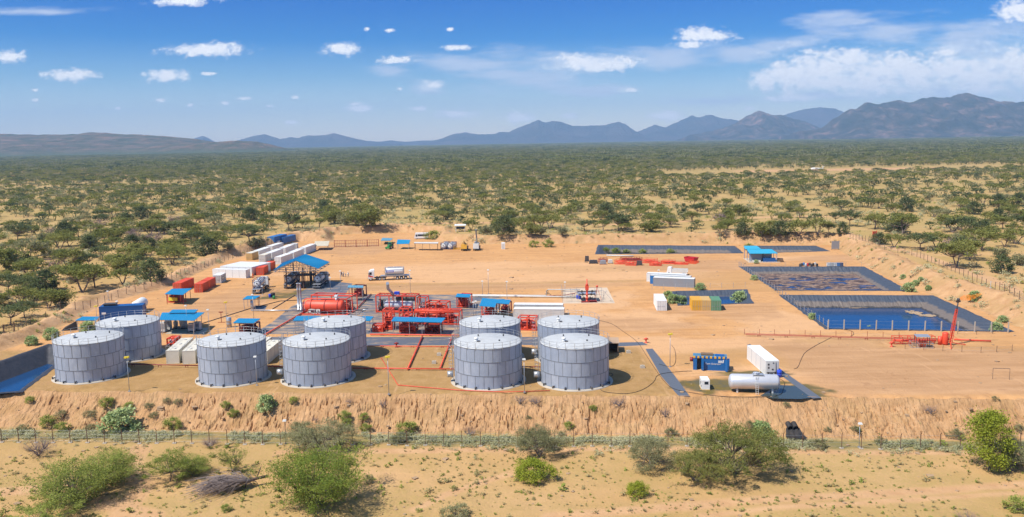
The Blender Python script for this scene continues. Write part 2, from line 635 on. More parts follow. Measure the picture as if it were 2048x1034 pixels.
def terrain(x, y, want=False):
    x, y = np.atleast_1d(np.asarray(x, float)), np.atleast_1d(np.asarray(y, float))
    z, dn = zout(x, y)
    bump = (fbm(x / 3.5, y / 3.5, 4, 2) - .5)
    z = z + bump * .22
    local = (x > -260) & (x < 330) & (y > 90) & (y < 460)
    face = np.zeros(x.shape)
    out = np.ones(x.shape)
    if local.any():
        X, Y = x[local], y[local]
        d, idx = segdist(X, Y, PAD)
        ins = inside(X, Y, PAD)
        near = idx == len(PAD) - 1
        zo = z[local]
        h = np.zeros(X.shape)
        # banks left, far and right
        right = sstep(40, 110, X)
        rough = (fbm(X / 5, Y / 5, 4, 31) - .5)
        wc = 4.5 + 2.5 * right + rough * 2.5
        wc = np.maximum(wc, 2.5)
        hc = np.maximum(zo + .7 + .5 * right, 1.9) + rough * 1.4
        # entrance gap behind the gate stays low
        gx = np.exp(-((X + 78) / 9) ** 2 - ((Y - 372) / 9) ** 2)
        hc = hc * (1 - .9 * gx)
        wd = 5.0 + rough
        up = hc * sstep(0, 1, d / wc)
        dn_ = hc + (zo - hc) * sstep(0, 1, (d - wc) / wd)
        hb = np.where(d < wc, up, dn_)
        hb = hb + np.where(d < wc + wd, (fbm(X / .9, Y / .9, 3, 40) - .5) * .45 * sstep(0, 1.5, d), 0)
        # near bank with rain gullies
        tt = X * .998 - Y * .075
        wn = 7.2 + (fbm(tt / 11, tt * 0, 3, 3) - .5) * 2.4
        q = np.clip(d / wn, 0, 1)
        prof = q ** .88
        gul = np.abs(vnoise(tt / .85 + (fbm(tt / 2, Y / 2.5, 2, 8) - .5) * 1.6, Y / 3.6, 21) - .5) * 2
        gul2 = np.abs(vnoise(tt / .5, Y / 2.0, 23) - .5) * 2
        amp = sstep(0.02, .25, q) * (1 - sstep(.8, 1.0, q)) * (.45 + .8 * fbm(tt / 9, tt * 0, 2, 77))
        d = d + 0
        hn = zo * prof + ((gul - .5) * .16) * amp + (fbm(X / 3.2, Y / 3.2, 3, 44) - .5) * .9 * amp
        hh = np.where(near, hn, hb)
        hp = (fbm(X / 16, Y / 16, 4, 12) - .5) * .0
        h = np.where(ins, hp, hh)
        lip = ins & (dn[local] > -2.2)
        h = h - np.where(lip, sstep(-2.2, -.1, dn[local]) * np.clip(fbm(X / 2.6, Y / 2.6, 3, 151) - .42, 0, 1) * 2.6, 0)
        # pits
        for k, p in PITS.items():
            pi_ = inside(X, Y, p['poly'])
            if pi_.any():
                dd, _ = segdist(X[pi_], Y[pi_], p['poly'])
                h[pi_] = np.minimum(h[pi_], -np.minimum(dd * p['slope'] + .25, p['water'] + 1.2))
        z[local] = h
        f = np.where(ins, 0, np.where(near, 1 - sstep(.97, 1.1, d / wn), 1 - sstep(.75, 1.15, d / (wc + wd))))
        face[local] = f
        out[local] = np.where(ins, 0, 1)
    if want:
        return z, face, out, dn
    return z


def hz(x, y):
    return float(terrain([x], [y])[0])


def gnd(px, py):
    """where the line of sight through a photo pixel meets the ground"""
    d = pdir(px, py)
    lo, hi = 70.0, 4500.0
    for k in range(3):
        t = np.geomspace(lo, hi, 120)
        zr = CAMH + t * d.z
        below = zr < terrain(t * d.x, t * d.y)
        i = int(np.argmax(below)) if below.any() else len(t) - 1
        lo, hi = t[max(i - 1, 0)], t[i]
    return Vector((hi * d.x, hi * d.y, hz(hi * d.x, hi * d.y)))


def grow(a, first, ratio, limit):
    out, s = [], first
    while abs(a) < limit:
        a += s
        s *= ratio
        out.append(a)
    return out


xs = np.concatenate([np.array(grow(-168, -.8, 1.09, 16800))[::-1], np.arange(-168, 190, .45), np.array(grow(190, .8, 1.09, 16800))])
ys = np.concatenate([np.array(grow(84, -1.2, 1.12, 700))[::-1], np.arange(84, 122, .6), np.arange(122, 158, .24), np.arange(158, 400, .55), np.array(grow(400, .8, 1.05, 16000))])
GX, GY = np.meshgrid(xs, ys)
gx, gy = GX.ravel(), GY.ravel()
gz, gface, gout, gdn = terrain(gx, gy, True)


def line_mask(pts, w, soft=.6):
    pl = P2(*pts) if not isinstance(pts, np.ndarray) else pts
    m = (gx > pl[:, 0].min() - 20) & (gx < pl[:, 0].max() + 20) & (gy > pl[:, 1].min() - 20) & (gy < pl[:, 1].max() + 20)
    r = np.zeros(gx.shape)
    if m.any():
        d, _ = segdist(gx[m], gy[m], pl, False)
        wob = (fbm(gx[m] / 6, gy[m] / 6, 3, 61) - .5) * w * .8
        r[m] = 1 - sstep(w - soft, w + soft, d + wob)
    return r


def blob(px, py, rx, ry, z=0.0, seed=1):
    """soft patch given by its centre and half extents in metres"""
    c = at(px, py, z)
    q = np.hypot((gx - c.x) / rx, (gy - c.y) / ry) + (fbm(gx / (rx * .5), gy / (ry * .5), 4, seed) - .5) * 1.3
    return 1 - sstep(.6, 1.1, q)


road = np.zeros(gx.shape)
for pts, w in (([gnd(*p)[:2] for p in ((-60, 700), (20, 668), (90, 640), (150, 618), (235, 592), (330, 556), (420, 522), (530, 488), (600, 472), (690, 452), (760, 447))], 2.6),
               ([gnd(*p)[:2] for p in ((1680, 462), (1720, 478), (1790, 497), (1900, 530), (2048, 585))], 2.2),
               ([gnd(*p)[:2] for p in ((2048, 968), (1800, 985), (1560, 996), (1300, 1018), (1100, 1034))], 1.1),
               ([gnd(*p)[:2] for p in ((2048, 985), (1800, 1000), (1560, 1014), (1400, 1032))], .6),
               ([gnd(*p)[:2] for p in ((1030, 945), (960, 965), (890, 990), (830, 1020))], .8),
               ([gnd(*p)[:2] for p in ((560, 905), (900, 900), (1250, 898), (1600, 903), (2048, 907))], .9),
               ([gnd(*p)[:2] for p in ((235, 1034), (288, 975), (265, 930), (280, 895))], 1.5),
               ([gnd(*p)[:2] for p in ((0, 985), (110, 975), (220, 1010), (300, 1034))], 1.6),
               ([gnd(*p)[:2] for p in ((760, 448), (1000, 446), (1250, 449), (1420, 440), (1600, 432), (1750, 431))], 3.0),
               ([gnd(*p)[:2] for p in ((30, 350), (220, 351), (330, 349))], 26),
               ):
    road = np.maximum(road, line_mask(np.array(pts), w))
airstrip = line_mask(np.array([gnd(*p)[:2] for p in ((1500, 341), (1700, 340), (1870, 337))]), 60, 10)
road = np.maximum(road, airstrip)
pale = np.zeros(gx.shape)
for b in ((1190, 600, 13, 20), (1380, 690, 20, 9), (1270, 640, 14, 12), (1600, 690, 22, 10), (1700, 740, 26, 8), (1900, 770, 22, 6), (1150, 545, 40, 30), (900, 540, 60, 25), (1560, 650, 12, 16), (1000, 560, 50, 8), (1640, 515, 30, 7)):
    pale = np.maximum(pale, blob(*b, seed=int(b[0])) * .8)
brown = np.zeros(gx.shape)
mm = gout < .5
ff = P2((-300, 690), (120, 700), (500, 692), (925, 692), (1290, 690), (1380, 800), (-300, 800))
bi = inside(gx, gy, ff)
bd, _ = segdist(gx, gy, ff)
brown = np.where(bi, sstep(0, 3, bd), 0)
brown = np.maximum(brown, blob(860, 572, 70, 7, seed=4) * .7)
brown = np.maximum(brown, blob(1850, 705, 45, 14, seed=6) * .5)
brown = np.maximum(brown, blob(1500, 560, 26, 25, seed=8) * .35)
brown = np.maximum(brown, blob(1270, 535, 60, 8, seed=8) * .3)
tan_ = np.zeros(gx.shape)
ri = inside(gx, gy, P2((1475, 672), (2100, 690), (2400, 801), (1640, 801), (1560, 745)))
rd, _ = segdist(gx, gy, P2((1475, 672), (2100, 690), (2400, 801), (1640, 801), (1560, 745)))
tan_ = np.where(ri, sstep(0, 7, rd + (fbm(gx / 7, gy / 7, 3, 88) - .5) * 8), 0) * .9
for b in ((1440, 620, 14, 16), (1700, 515, 30, 12), (480, 600, 14, 26), (1240, 650, 20, 8), (860, 576, 70, 6), (1380, 530, 30, 12), (700, 500, 24, 18)):
    tan_ = np.maximum(tan_, blob(*b, seed=int(b[0]) + 1) * .75)
damp = np.zeros(gx.shape)
for b in ((1480, 770, 9, 5), (1590, 785, 6, 5), (1420, 770, 6, 5), (1500, 748, 8, 3), (620, 585, 10, 7), (545, 595, 6, 3)):
    damp = np.maximum(damp, blob(*b, seed=int(b[0])) * .95)
dcrest = gdn
weed = np.where((dcrest > 7.0) & (dcrest < 13.5), sstep(7.2, 8.4, dcrest) * (1 - sstep(11.0, 13.0, dcrest + (fbm(gx / 5, gy / 3, 3, 15) - .5) * 3)), 0) * np.where(gout > .5, 1, 0)
grassy = gout * (1 - gface) * np.clip(.20 + 1.5 * (fbm(gx / 24, gy / 9, 4, 66) - .36), 0, 1)
grassy = np.where(gface > .3, .18 * (fbm(gx / 4, gy / 4, 3, 91) > .52) * np.where(gdn > -1, 0.3, 1.6), grassy)
grassy = np.maximum(grassy * (1 - road), weed)

under = sstep(.5, 1.2, gdn) * (1 - sstep(6.0, 6.9, gdn)) * (np.abs(gx) < 112)
gz = gz - .55 * under

# drop the ground a little outside, nothing else: the sheet itself
nx_, ny_ = len(xs), len(ys)
ii = (np.arange(ny_ - 1)[:, None] * nx_ + np.arange(nx_ - 1)[None, :]).ravel()
faces = np.stack([ii, ii + 1, ii + 1 + nx_, ii + nx_], 1)


def soilmat():
    m, n, l, b = newmat('sandy_soil')
    b.inputs['Roughness'].default_value = .95
    b.inputs['Specular IOR Level'].default_value = .15
    t = n.new('ShaderNodeTexCoord')

    def attr(a):
        k = n.new('ShaderNodeAttribute')
        k.attribute_name = a
        return k.outputs['Fac']

    def noise(scale, detail=6, rough=.6, sc3=(1, 1, 1), rot=0):
        mp = n.new('ShaderNodeMapping')
        mp.inputs['Scale'].default_value = sc3
        mp.inputs['Rotation'].default_value = (0, 0, rot)
        l.new(t.outputs['Object'], mp.inputs[0])
        k = n.new('ShaderNodeTexNoise')
        k.inputs['Scale'].default_value = scale
        k.inputs['Detail'].default_value = detail
        k.inputs['Roughness'].default_value = rough
        l.new(mp.outputs[0], k.inputs['Vector'])
        return k.outputs[0]

    def rng_(v, a, b_, c=0., d=1.):
        k = n.new('ShaderNodeMapRange')
        l.new(v, k.inputs[0])
        for i, q in enumerate((a, b_, c, d)):
            k.inputs[i + 1].default_value = q
        return k.outputs[0]

    def mix(f, a, b_, mode='MIX'):
        k = n.new('ShaderNodeMix')
        k.data_type = 'RGBA'
        k.blend_type = mode
        for s, v in ((0, f), (6, a), (7, b_)):
            if isinstance(v, tuple):
                k.inputs[s].default_value = (*v, 1)
            elif isinstance(v, float):
                k.inputs[s].default_value = v
            else:
                l.new(v, k.inputs[s])
        return k.outputs[2]

    def mt(op, a, b_):
        k = n.new('ShaderNodeMath')
        k.operation = op
        for i, v in enumerate((a, b_)):
            if isinstance(v, float):
                k.inputs[i].default_value = v
            else:
                l.new(v, k.inputs[i])
        return k.outputs[0]
    sy0 = n.new('ShaderNodeSeparateXYZ')
    l.new(t.outputs['Object'], sy0.inputs[0])
    big = noise(.035, 5)
    mid = noise(.35, 7, .65)
    fine = noise(2.2, 6, .7)
    streak = noise(.25, 6, .6, (.22, 1.3, 1), -.08)
    padc = mix(rng_(big, .35, .65), (.50, .300, .135), (.60, .385, .190))
    padc = mix(rng_(streak, .40, .66), padc, (.64, .405, .195))
    padc = mix(rng_(mid, .50, .8, 0, .55), padc, (.38, .225, .105))
    padc = mix(attr('pale'), padc, (.66, .455, .27))
    browns = mix(rng_(mid, .35, .7), (.35, .24, .10), (.47, .335, .165))
    browns = mix(rng_(fine, .55, .72, 0, .6), browns, (.25, .18, .06))
    c = mix(attr('brown'), padc, browns)
    tans = mix(rng_(streak, .38, .68), (.43, .28, .155), (.56, .38, .225))
    c = mix(attr('tan'), c, tans)
    s2_ = noise(.5, 6, .65, (.16, 1.5, 1), .55)
    s3_ = noise(.6, 6, .6, (1.2, .13, 1), .25)
    c = mix(rng_(s2_, .56, .72, 0, .5), c, (.42, .265, .14))
    c = mix(rng_(s3_, .60, .74, 0, .45), c, (.70, .49, .30))
    w1 = noise(.055, 2, .4, (1, 1, 1), .3)
    w2 = noise(.075, 2, .4, (1.3, .6, 1), 1.1)
    for w_, o1, o2 in ((w1, .492, .508), (w2, .493, .507), (w1, .552, .566), (w2, .44, .452)):
        for o_ in (o1, o2):
            ln_ = mt('SUBTRACT', 1.0, rng_(mt('ABSOLUTE', mt('SUBTRACT', w_, o_), 0.0), .0005, .0026))
            c = mix(mt('MULTIPLY', ln_, rng_(mid, .40, .62, 0, .5)), c, (.36, .22, .12))
    st_ = rng_(noise(.12, 6, .7), .60, .72, 0, .6)
    c = mix(st_, c, (.36, .235, .13))
    c = mix(attr('damp'), c, mix(rng_(mid, .4, .6), (.16, .14, .04), (.10, .115, .085)))
    # banks
    fc = mix(rng_(mid, .35, .7), (.45, .28, .145), (.60, .405, .235))
    fc = mix(rng_(fine, .5, .75, 0, .35), fc, (.30, .17, .08))
    c = mix(attr('face'), c, fc)
    # scrub soil outside
    oc = mix(rng_(big, .35, .65), (.50, .34, .16), (.60, .41, .23))
    oc = mix(rng_(mid, .5, .75, 0, .6), oc, (.42, .31, .13))
    of = mt('MULTIPLY', attr('out'), mt('SUBTRACT', 1.0, attr('face')))
    c = mix(of, c, oc)
    gcol = mix(rng_(fine, .35, .7), (.24, .22, .065), (.46, .37, .15))
    gr = mt('MULTIPLY', attr('grassy'), rng_(fine, .30, .62))
    drg = mt('MULTIPLY', rng_(sy0.outputs[1], 240., 420.), rng_(noise(.02, 5, .7), .30, .60, .15, .75))
    c = mix(mt('MULTIPLY', of, drg), c, mix(rng_(mid, .35, .7), (.34, .29, .115), (.50, .40, .185)))
    c = mix(gr, c, gcol)
    c = mix(attr('road'), c, mix(rng_(mid, .35, .7), (.52, .335, .19), (.62, .43, .26)))
    # weeds at the toe: grey green
    c = mix(mt('MULTIPLY', attr('weed'), rng_(mid, .3, .6)), c, (.22, .21, .10))
    # far plain: ground between trees darker with undergrowth
    sy = n.new('ShaderNodeSeparateXYZ')
    l.new(t.outputs['Object'], sy.inputs[0])
    far_ = rng_(sy.outputs[1], 700., 2600.)
    und = mix(rng_(noise(.012, 5), .35, .65), (.17, .175, .065), (.30, .26, .12))
    und = mix(mt('MULTIPLY', attr('road'), 1.0), und, (.46, .27, .14))
    c = mix(far_, c, und)
    vf = rng_(sy.outputs[1], 2500., 7000.)
    c = mix(vf, c, mix(rng_(noise(.004, 6, .7), .40, .62), (.10, .125, .055), (.19, .19, .085)))
    pm_ = mix(of, (.90, .765, .66), (.90, .795, .68))
    pm_ = mix(attr('face'), pm_, (.90, .80, .70))
    c = mix(1.0, c, pm_, 'MULTIPLY')
    peb = rng_(noise(5.5, 3, .8), .62, .74, 0, .45)
    c = mix(peb, c, (.33, .21, .10))
    l.new(c, b.inputs['Base Color'])
    # relief: grain everywhere, upright cracks on the near bank, wheel streaks on the yard
    crack = noise(1.0, 5, .62, (1.6, .4, .4), -.075)
    crk = rng_(crack, .42, .62)
    hgt = mt('ADD', mt('MULTIPLY', fine, .16), mt('MULTIPLY', mid, .30))
    hgt = mt('ADD', hgt, mt('MULTIPLY', mt('MULTIPLY', crk, attr('gully')), .16))
    hgt = mt('ADD', hgt, mt('MULTIPLY', streak, .10))
    bp = n.new('ShaderNodeBump')
    bp.inputs['Strength'].default_value = .9
    bp.inputs['Distance'].default_value = 1.0
    l.new(hgt, bp.inputs['Height'])
    l.new(bp.outputs[0], b.inputs['Normal'])
    return m


gully = np.where((gdn > -.5) & (gdn < 9), gface, gface * .12)
ground_me = np_mesh('ground', np.stack([gx, gy, gz], 1), faces, soilmat(), True,
                    dict(out=gout, face=gface, road=road, pale=pale, tan=tan_, brown=brown, damp=damp, grassy=grassy, weed=weed, gully=gully))
put('ground', ground_me, kind='structure')
# the near bank itself, finely gullied by rain
SOIL = ground_me.materials[0]
_t = np.arange(-106, 103, .17)
_d = np.arange(-.35, 9.4, .15)
TT, DD = np.meshgrid(_t, _d)
_e = (NEARC[1] - NEARC[0]) / np.linalg.norm(NEARC[1] - NEARC[0])
_n = np.array([_e[1], -_e[0]])
_o = NEARC[0] + _e * ((0 - NEARC[0][0]) / _e[0])
BX = (_o[0] + TT * _e[0] + DD * _n[0]).ravel()
BY = (_o[1] + TT * _e[1] + DD * _n[1]).ravel()
tt_, dd_ = TT.ravel(), DD.ravel()
bz = terrain(BX, BY)
env = sstep(.15, 1.3, dd_) * (1 - sstep(6.6, 8.4, dd_))
warp = (fbm(tt_ / 2.2, dd_ / 2.0, 3, 111) - .5) * 1.5
def crk_(w, l_, s_, wd):
    c_ = np.abs(fbm(tt_ / w + warp, dd_ / l_, 2, s_) - .5)
    return np.exp(-(c_ / wd) ** 2)
zone = sstep(.36, .60, fbm(tt_ / 13, dd_ / 14, 3, 131))
brk = sstep(.34, .5, fbm(tt_ / 1.2, dd_ / 1.3, 2, 140))
det = -(crk_(1.0, 6.5, 112, .032) * .55 + crk_(.55, 4.0, 113, .026) * .34) * brk * (.06 + .94 * zone)
det = det + (fbm(tt_ / .7, dd_ / .9, 3, 115) - .5) * .42 + (fbm(tt_ / 2.4, dd_ / 3.0, 3, 116) - .5) * .5 + (fbm(tt_ / 7, dd_ / 5.0, 3, 119) - .5) * 1.1
bz = bz + det * env + np.where(dd_ < .1, .012, np.where(dd_ > 8.6, -.25 * (dd_ - 8.6), .02))
_nx, _ny = len(_t), len(_d)
_ii = (np.arange(_ny - 1)[:, None] * _nx + np.arange(_nx - 1)[None, :]).ravel()
bf = np.stack([_ii, _ii + _nx, _ii + 1 + _nx, _ii + 1], 1)
z0_ = np.zeros(len(BX))
fc_b = 1 - sstep(7.0, 8.2, dd_)
bme = np_mesh('earth_bank', np.stack([BX, BY, bz], 1), bf, SOIL, False, dict(out=np.ones(len(BX)), face=fc_b, road=z0_, pale=z0_, tan=z0_, brown=z0_, damp=z0_,
              grassy=np.where(dd_ > 7, .6, .16 * (fbm(BX / 2.5, BY / 2.5, 3, 91) > .55)), weed=sstep(7.2, 8.4, dd_), gully=fc_b))
put('earth_bank', bme, kind='structure')


# ---- pond liners, water, sludge
def linermat():
    m, n, l, b = newmat('black_liner_sheet')
    t = n.new('ShaderNodeTexCoord')
    s = n.new('ShaderNodeSeparateXYZ')
    l.new(t.outputs['Object'], s.inputs[0])
    nz = n.new('ShaderNodeTexNoise')
    nz.inputs['Scale'].default_value = .6
    nz.inputs['Detail'].default_value = 6
    l.new(t.outputs['Object'], nz.inputs['Vector'])
    ad = n.new('ShaderNodeMath')
    ad.operation = 'ADD'
    l.new(s.outputs[2], ad.inputs[0])
    l.new(nz.outputs[0], ad.inputs[1])
    mr = n.new('ShaderNodeMapRange')
    l.new(ad.outputs[0], mr.inputs[0])
    mr.inputs[1].default_value = -.62
    mr.inputs[2].default_value = -.92
    mx = n.new('ShaderNodeMix')
    mx.data_type = 'RGBA'
    l.new(mr.outputs[0], mx.inputs[0])
    mx.inputs[6].default_value = (.050, .062, .085, 1)
    mx.inputs[7].default_value = (.15, .12, .10, 1)
    mr2 = n.new('ShaderNodeMapRange')
    l.new(ad.outputs[0], mr2.inputs[0])
    mr2.inputs[1].default_value = -1.7
    mr2.inputs[2].default_value = -1.95
    mx2 = n.new('ShaderNodeMix')
    mx2.data_type = 'RGBA'
    l.new(mr2.outputs[0], mx2.inputs[0])
    l.new(mx.outputs[2], mx2.inputs[6])
    mx2.inputs[7].default_value = (.035, .032, .032, 1)
    l.new(mx2.outputs[2], b.inputs['Base Color'])
    b.inputs['Roughness'].default_value = .62
    wv = n.new('ShaderNodeTexNoise')
    wv.inputs['Scale'].default_value = .9
    wv.inputs['Detail'].default_value = 4
    mp = n.new('ShaderNodeMapping')
    mp.inputs['Scale'].default_value = (1.4, .5, .25)
    l.new(t.outputs['Object'], mp.inputs[0])
    l.new(mp.outputs[0], wv.inputs['Vector'])
    bp = n.new('ShaderNodeBump')
    bp.inputs['Strength'].default_value = .8
    bp.inputs['Distance'].default_value = .6
    l.new(wv.outputs[0], bp.inputs['Height'])
    l.new(bp.outputs[0], b.inputs['Normal'])
    return m


LINER = linermat()
DARKLINER = paint('crumpled_black_liner', (.03, .03, .036), .5, dirt=.5, scale=1.1, dirtcol=(.10, .085, .08), bump=1.0)


def flatliner(name='sandy_black_sheet', sand=.5):
    m, n, l, b = newmat(name)
    t = n.new('ShaderNodeTexCoord')
    mp = n.new('ShaderNodeMapping')
    mp.inputs['Scale'].default_value = (.35, 1, 1)
    mp.inputs['Rotation'].default_value = (0, 0, .1)
    l.new(t.outputs['Object'], mp.inputs[0])
    nz = n.new('ShaderNodeTexNoise')
    nz.inputs['Scale'].default_value = .55
    nz.inputs['Detail'].default_value = 8
    nz.inputs['Roughness'].default_value = .72
    l.new(mp.outputs[0], nz.inputs['Vector'])
    mr = n.new('ShaderNodeMapRange')
    l.new(nz.outputs[0], mr.inputs[0])
    mr.inputs[1].default_value = sand
    mr.inputs[2].default_value = sand + .14
    mx = n.new('ShaderNodeMix')
    mx.data_type = 'RGBA'
    l.new(mr.outputs[0], mx.inputs[0])
    mx.inputs[6].default_value = (.105, .115, .135, 1)
    mx.inputs[7].default_value = (.44, .29, .16, 1)
    l.new(mx.outputs[2], b.inputs['Base Color'])
    b.inputs['Roughness'].default_value = .55
    bp = n.new('ShaderNodeBump')
    bp.inputs['Strength'].default_value = .6
    bp.inputs['Distance'].default_value = .3
    l.new(nz.outputs[0], bp.inputs['Height'])
    l.new(bp.outputs[0], b.inputs['Normal'])
    return m


SHEET = flatliner(sand=.455)
SHEET2 = flatliner('plain_black_sheet', .66)


def inset(poly, d):
    """move every edge of a convex polygon inwards by d"""
    n = len(poly)
    c = poly.mean(0)
    lines = []
    for i in range(n):
        a, b = poly[i], poly[(i + 1) % n]
        t = (b - a) / np.linalg.norm(b - a)
        nrm = np.array([-t[1], t[0]])
        if (c - a) @ nrm < 0:
            nrm = -nrm
        lines.append((a + nrm * d, t))
    out = []
    for i in range(n):
        (a, t), (b, u) = lines[i - 1], lines[i]
        k = np.linalg.solve(np.array([t, -u]).T, b - a)
        out.append(a + t * k[0])
    return np.array(out)


def pit(key, label, liner_label):
    p = PITS[key]
    poly, sl, wd = p['poly'], p['slope'], p['water']
    dep = wd + .5
    v, f = [], []
    rows = [(-.9, .03), (-.35, .10), (0.05, .06)] + [(k / 8 * dep / sl, -k / 8 * dep) for k in range(1, 9)]
    n = len(poly)
    seg = [max(2, int(np.linalg.norm(poly[(i + 1) % n] - poly[i]) / .8)) for i in range(n)]
    tot = sum(seg)
    for r, (dd, zz) in enumerate(rows):
        ip = inset(poly, dd)
        for i in range(n):
            for k in range(seg[i]):
                q = ip[i] + (ip[(i + 1) % n] - ip[i]) * k / seg[i]
                wob = (vnoise(q[0] / 1.3, q[1] / 1.3, 5) - .5) * (.16 if zz < 0 else .5) + (vnoise(q[0] / .6, q[1] / .6 , 6) - .5) * .1 * (zz < 0)
                if zz >= 0:
                    t = (q - poly.mean(0))
                    t = t / np.linalg.norm(t)
                    q = q + t * wob
                    v.append((q[0], q[1], zz + abs(wob) * .15))
                else:
                    v.append((q[0], q[1], zz + wob * .6))
    for r in range(len(rows) - 1):
        for k in range(tot):
            f.append((r * tot + k, r * tot + (k + 1) % tot, (r + 1) * tot + (k + 1) % tot, (r + 1) * tot + k))
    me = np_mesh('pond_liner', v, f, DARKLINER if key == 'west' else LINER, True)
    put('pond_liner', me, label=liner_label, cat='pond liner', group='black liners of the ponds')
    return inset(poly, wd / sl - .1), -wd


def surf(name, poly, z, mat, **kw):
    mb = MB()
    mb.poly([(q[0], q[1], z) for q in poly])
    o = mb.build(name, mat, **kw)
    # wind the face upwards
    if o.data.polygons[0].normal.z < 0:
        o.data.flip_normals()
    return o


def watermat(name, col, rough, sludge=False):
    m, n, l, b = newmat(name)
    b.inputs['Base Color'].default_value = (*col, 1)
    b.inputs['Roughness'].default_value = rough
    b.inputs['IOR'].default_value = 1.33
    t = n.new('ShaderNodeTexCoord')
    nz = n.new('ShaderNodeTexNoise')
    nz.inputs['Scale'].default_value = 1.4
    nz.inputs['Detail'].default_value = 3
    l.new(t.outputs['Object'], nz.inputs['Vector'])
    bp = n.new('ShaderNodeBump')
    bp.inputs['Strength'].default_value = .06
    bp.inputs['Distance'].default_value = .1
    l.new(nz.outputs[0], bp.inputs['Height'])
    l.new(bp.outputs[0], b.inputs['Normal'])
    if sludge:
        mp = n.new('ShaderNodeMapping')
        mp.inputs['Scale'].default_value = (.5, 1, 1)
        l.new(t.outputs['Object'], mp.inputs[0])
        n2 = n.new('ShaderNodeTexNoise')
        n2.inputs['Scale'].default_value = .26
        n2.inputs['Detail'].default_value = 9
        n2.inputs['Roughness'].default_value = .68
        n2.inputs['Distortion'].default_value = .8
        l.new(mp.outputs[0], n2.inputs['Vector'])
        cr_ = n.new('ShaderNodeValToRGB')
        e = cr_.color_ramp.elements
        e[0].position, e[0].color = .42, (.02, .035, .10, 1)
        e[1].position, e[1].color = .70, (.10, .085, .085, 1)
        for p_, c_ in ((.43, (.02, .02, .025)), (.47, (.07, .05, .05)), (.50, (.26, .17, .12)), (.53, (.30, .20, .14)), (.555, (.07, .045, .045)), (.64, (.045, .03, .03))):
            k = e.new(p_)
            k.color = (*c_, 1)
        l.new(n2.outputs[0], cr_.inputs[0])
        l.new(cr_.outputs[0], b.inputs['Base Color'])
        rr = n.new('ShaderNodeMapRange')
        l.new(n2.outputs[0], rr.inputs[0])
        rr.inputs[1].default_value = .42
        rr.inputs[2].default_value = .44
        rr.inputs[3].default_value = .08
        rr.inputs[4].default_value = .8
        l.new(rr.outputs[0], b.inputs['Roughness'])
    return m


WATER = watermat('dark_blue_water', (.008, .045, .13), .10)
SLUDGE = watermat('sludge', (.03, .03, .03), .3, True)
for key, ll in (('clear', 'black liner round the clean blue pond, brown stained lower down'), ('sludge', 'black liner round the sludge pond nearer the blue roofed pump house'),
                ('west', 'creased black liner of the small pond at the left corner of the yard'), ('long', 'long dark liner of the dry pit under the far bank'),
                ('short', 'short dark liner of the far pit just behind the blue roofed pump house'), ('small', 'black liner of the overgrown pit behind the yellow and green containers')):
    poly, z = pit(key, '', ll)
    if key == 'sludge':
        surf('water', poly, z, SLUDGE, kind='structure')
    elif key in ('clear', 'west', 'small'):
        surf('water', poly, z, WATER, kind='structure')
    else:
        surf('pit_floor', poly, z, LINER, kind='structure')


def scum(px, py, rx, ry, label, seed):
    c = at(px, py, -PITS['clear']['water'] + .02)
    r = random.Random(seed)
    mb = MB()
    for k in range(16):
        a, q = k * 2.4, (k / 16) ** .7 * .8
        cx, cy = c.x + math.cos(a) * q * rx, c.y + math.sin(a) * q * ry
        n_ = 9
        s = r.uniform(.22, .40)
        top = [(cx + math.cos(j * 6.283 / n_) * rx * s * r.uniform(.5, 1), cy + math.sin(j * 6.283 / n_) * ry * s * r.uniform(.5, 1), c.z + .004 * k + .015) for j in range(n_)]
        mb.poly(top)
    mb.build('floating_scum', paint('scum%d' % seed, (.42, .29, .17), .8, dirt=.7, scale=1.5, dirtcol=(.12, .1, .08)), label=label, cat='scum', group='crusts on the blue pond')


scum(1828, 625, 2.4, 3.2, 'round brown crust floating in the blue pond near its far side', 1)
scum(1856, 631, 3.6, 2.0, 'broken dark crust floating beside the round one on the blue pond', 2)
scum(1713, 614.5, 6, 1.6, 'tan crust along the far water edge of the blue pond', 3)

# flat sheets and slabs of the yard
def sheet(name, pts, z, mat, **kw):
    return surf(name, [at(x, y)[:2] for x, y in pts], z, mat, **kw)


sheet('process_floor_sheet', [(505, 668), (545, 644), (584, 612), (640, 592), (700, 588.5), (985, 590), (1010, 598), (985, 640), (985, 668), (760, 669)], .006, SHEET, kind='structure')
sheet('drain_channel', [(480, 674), (1078, 674), (1078, 690), (470, 692)], .010, flatliner('channel_sheet', .53), kind='structure')
sheet('channel_end', [(1196, 686), (1285, 684), (1296, 690), (1215, 694)], .008, SHEET2, kind='structure')
sheet('diagonal_sheet', [(1291, 698), (1305, 697), (1350, 752), (1380, 793), (1357, 792), (1322, 752)], .006, SHEET2, kind='structure')
sheet('edge_sheet', [(1493, 690), (1500, 688), (1566, 742), (1643, 796), (1625, 797), (1555, 746)], .010, SHEET2, kind='structure')
sheet('loading_floor', [(590, 592), (640, 560), (705, 567), (690, 590), (650, 592), (600, 600)], .005, flatliner('gravelly_sheet', .50), kind='structure')
sheet('dark_mat', [(502, 618.5), (512, 611), (534, 612), (530, 619)], .005, SHEET2, kind='structure')
sheet('wellhead_slab', [(1127, 578), (1214, 575), (1230, 606.5), (1126, 607)], .012, M['slab'], kind='structure')
sheet('tank_puddle', [(1545, 797), (1520, 791), (1560, 770), (1590, 772), (1630, 795), (1600, 798)], .004, watermat('oily_puddle', (.045, .06, .06), .18), kind='structure')

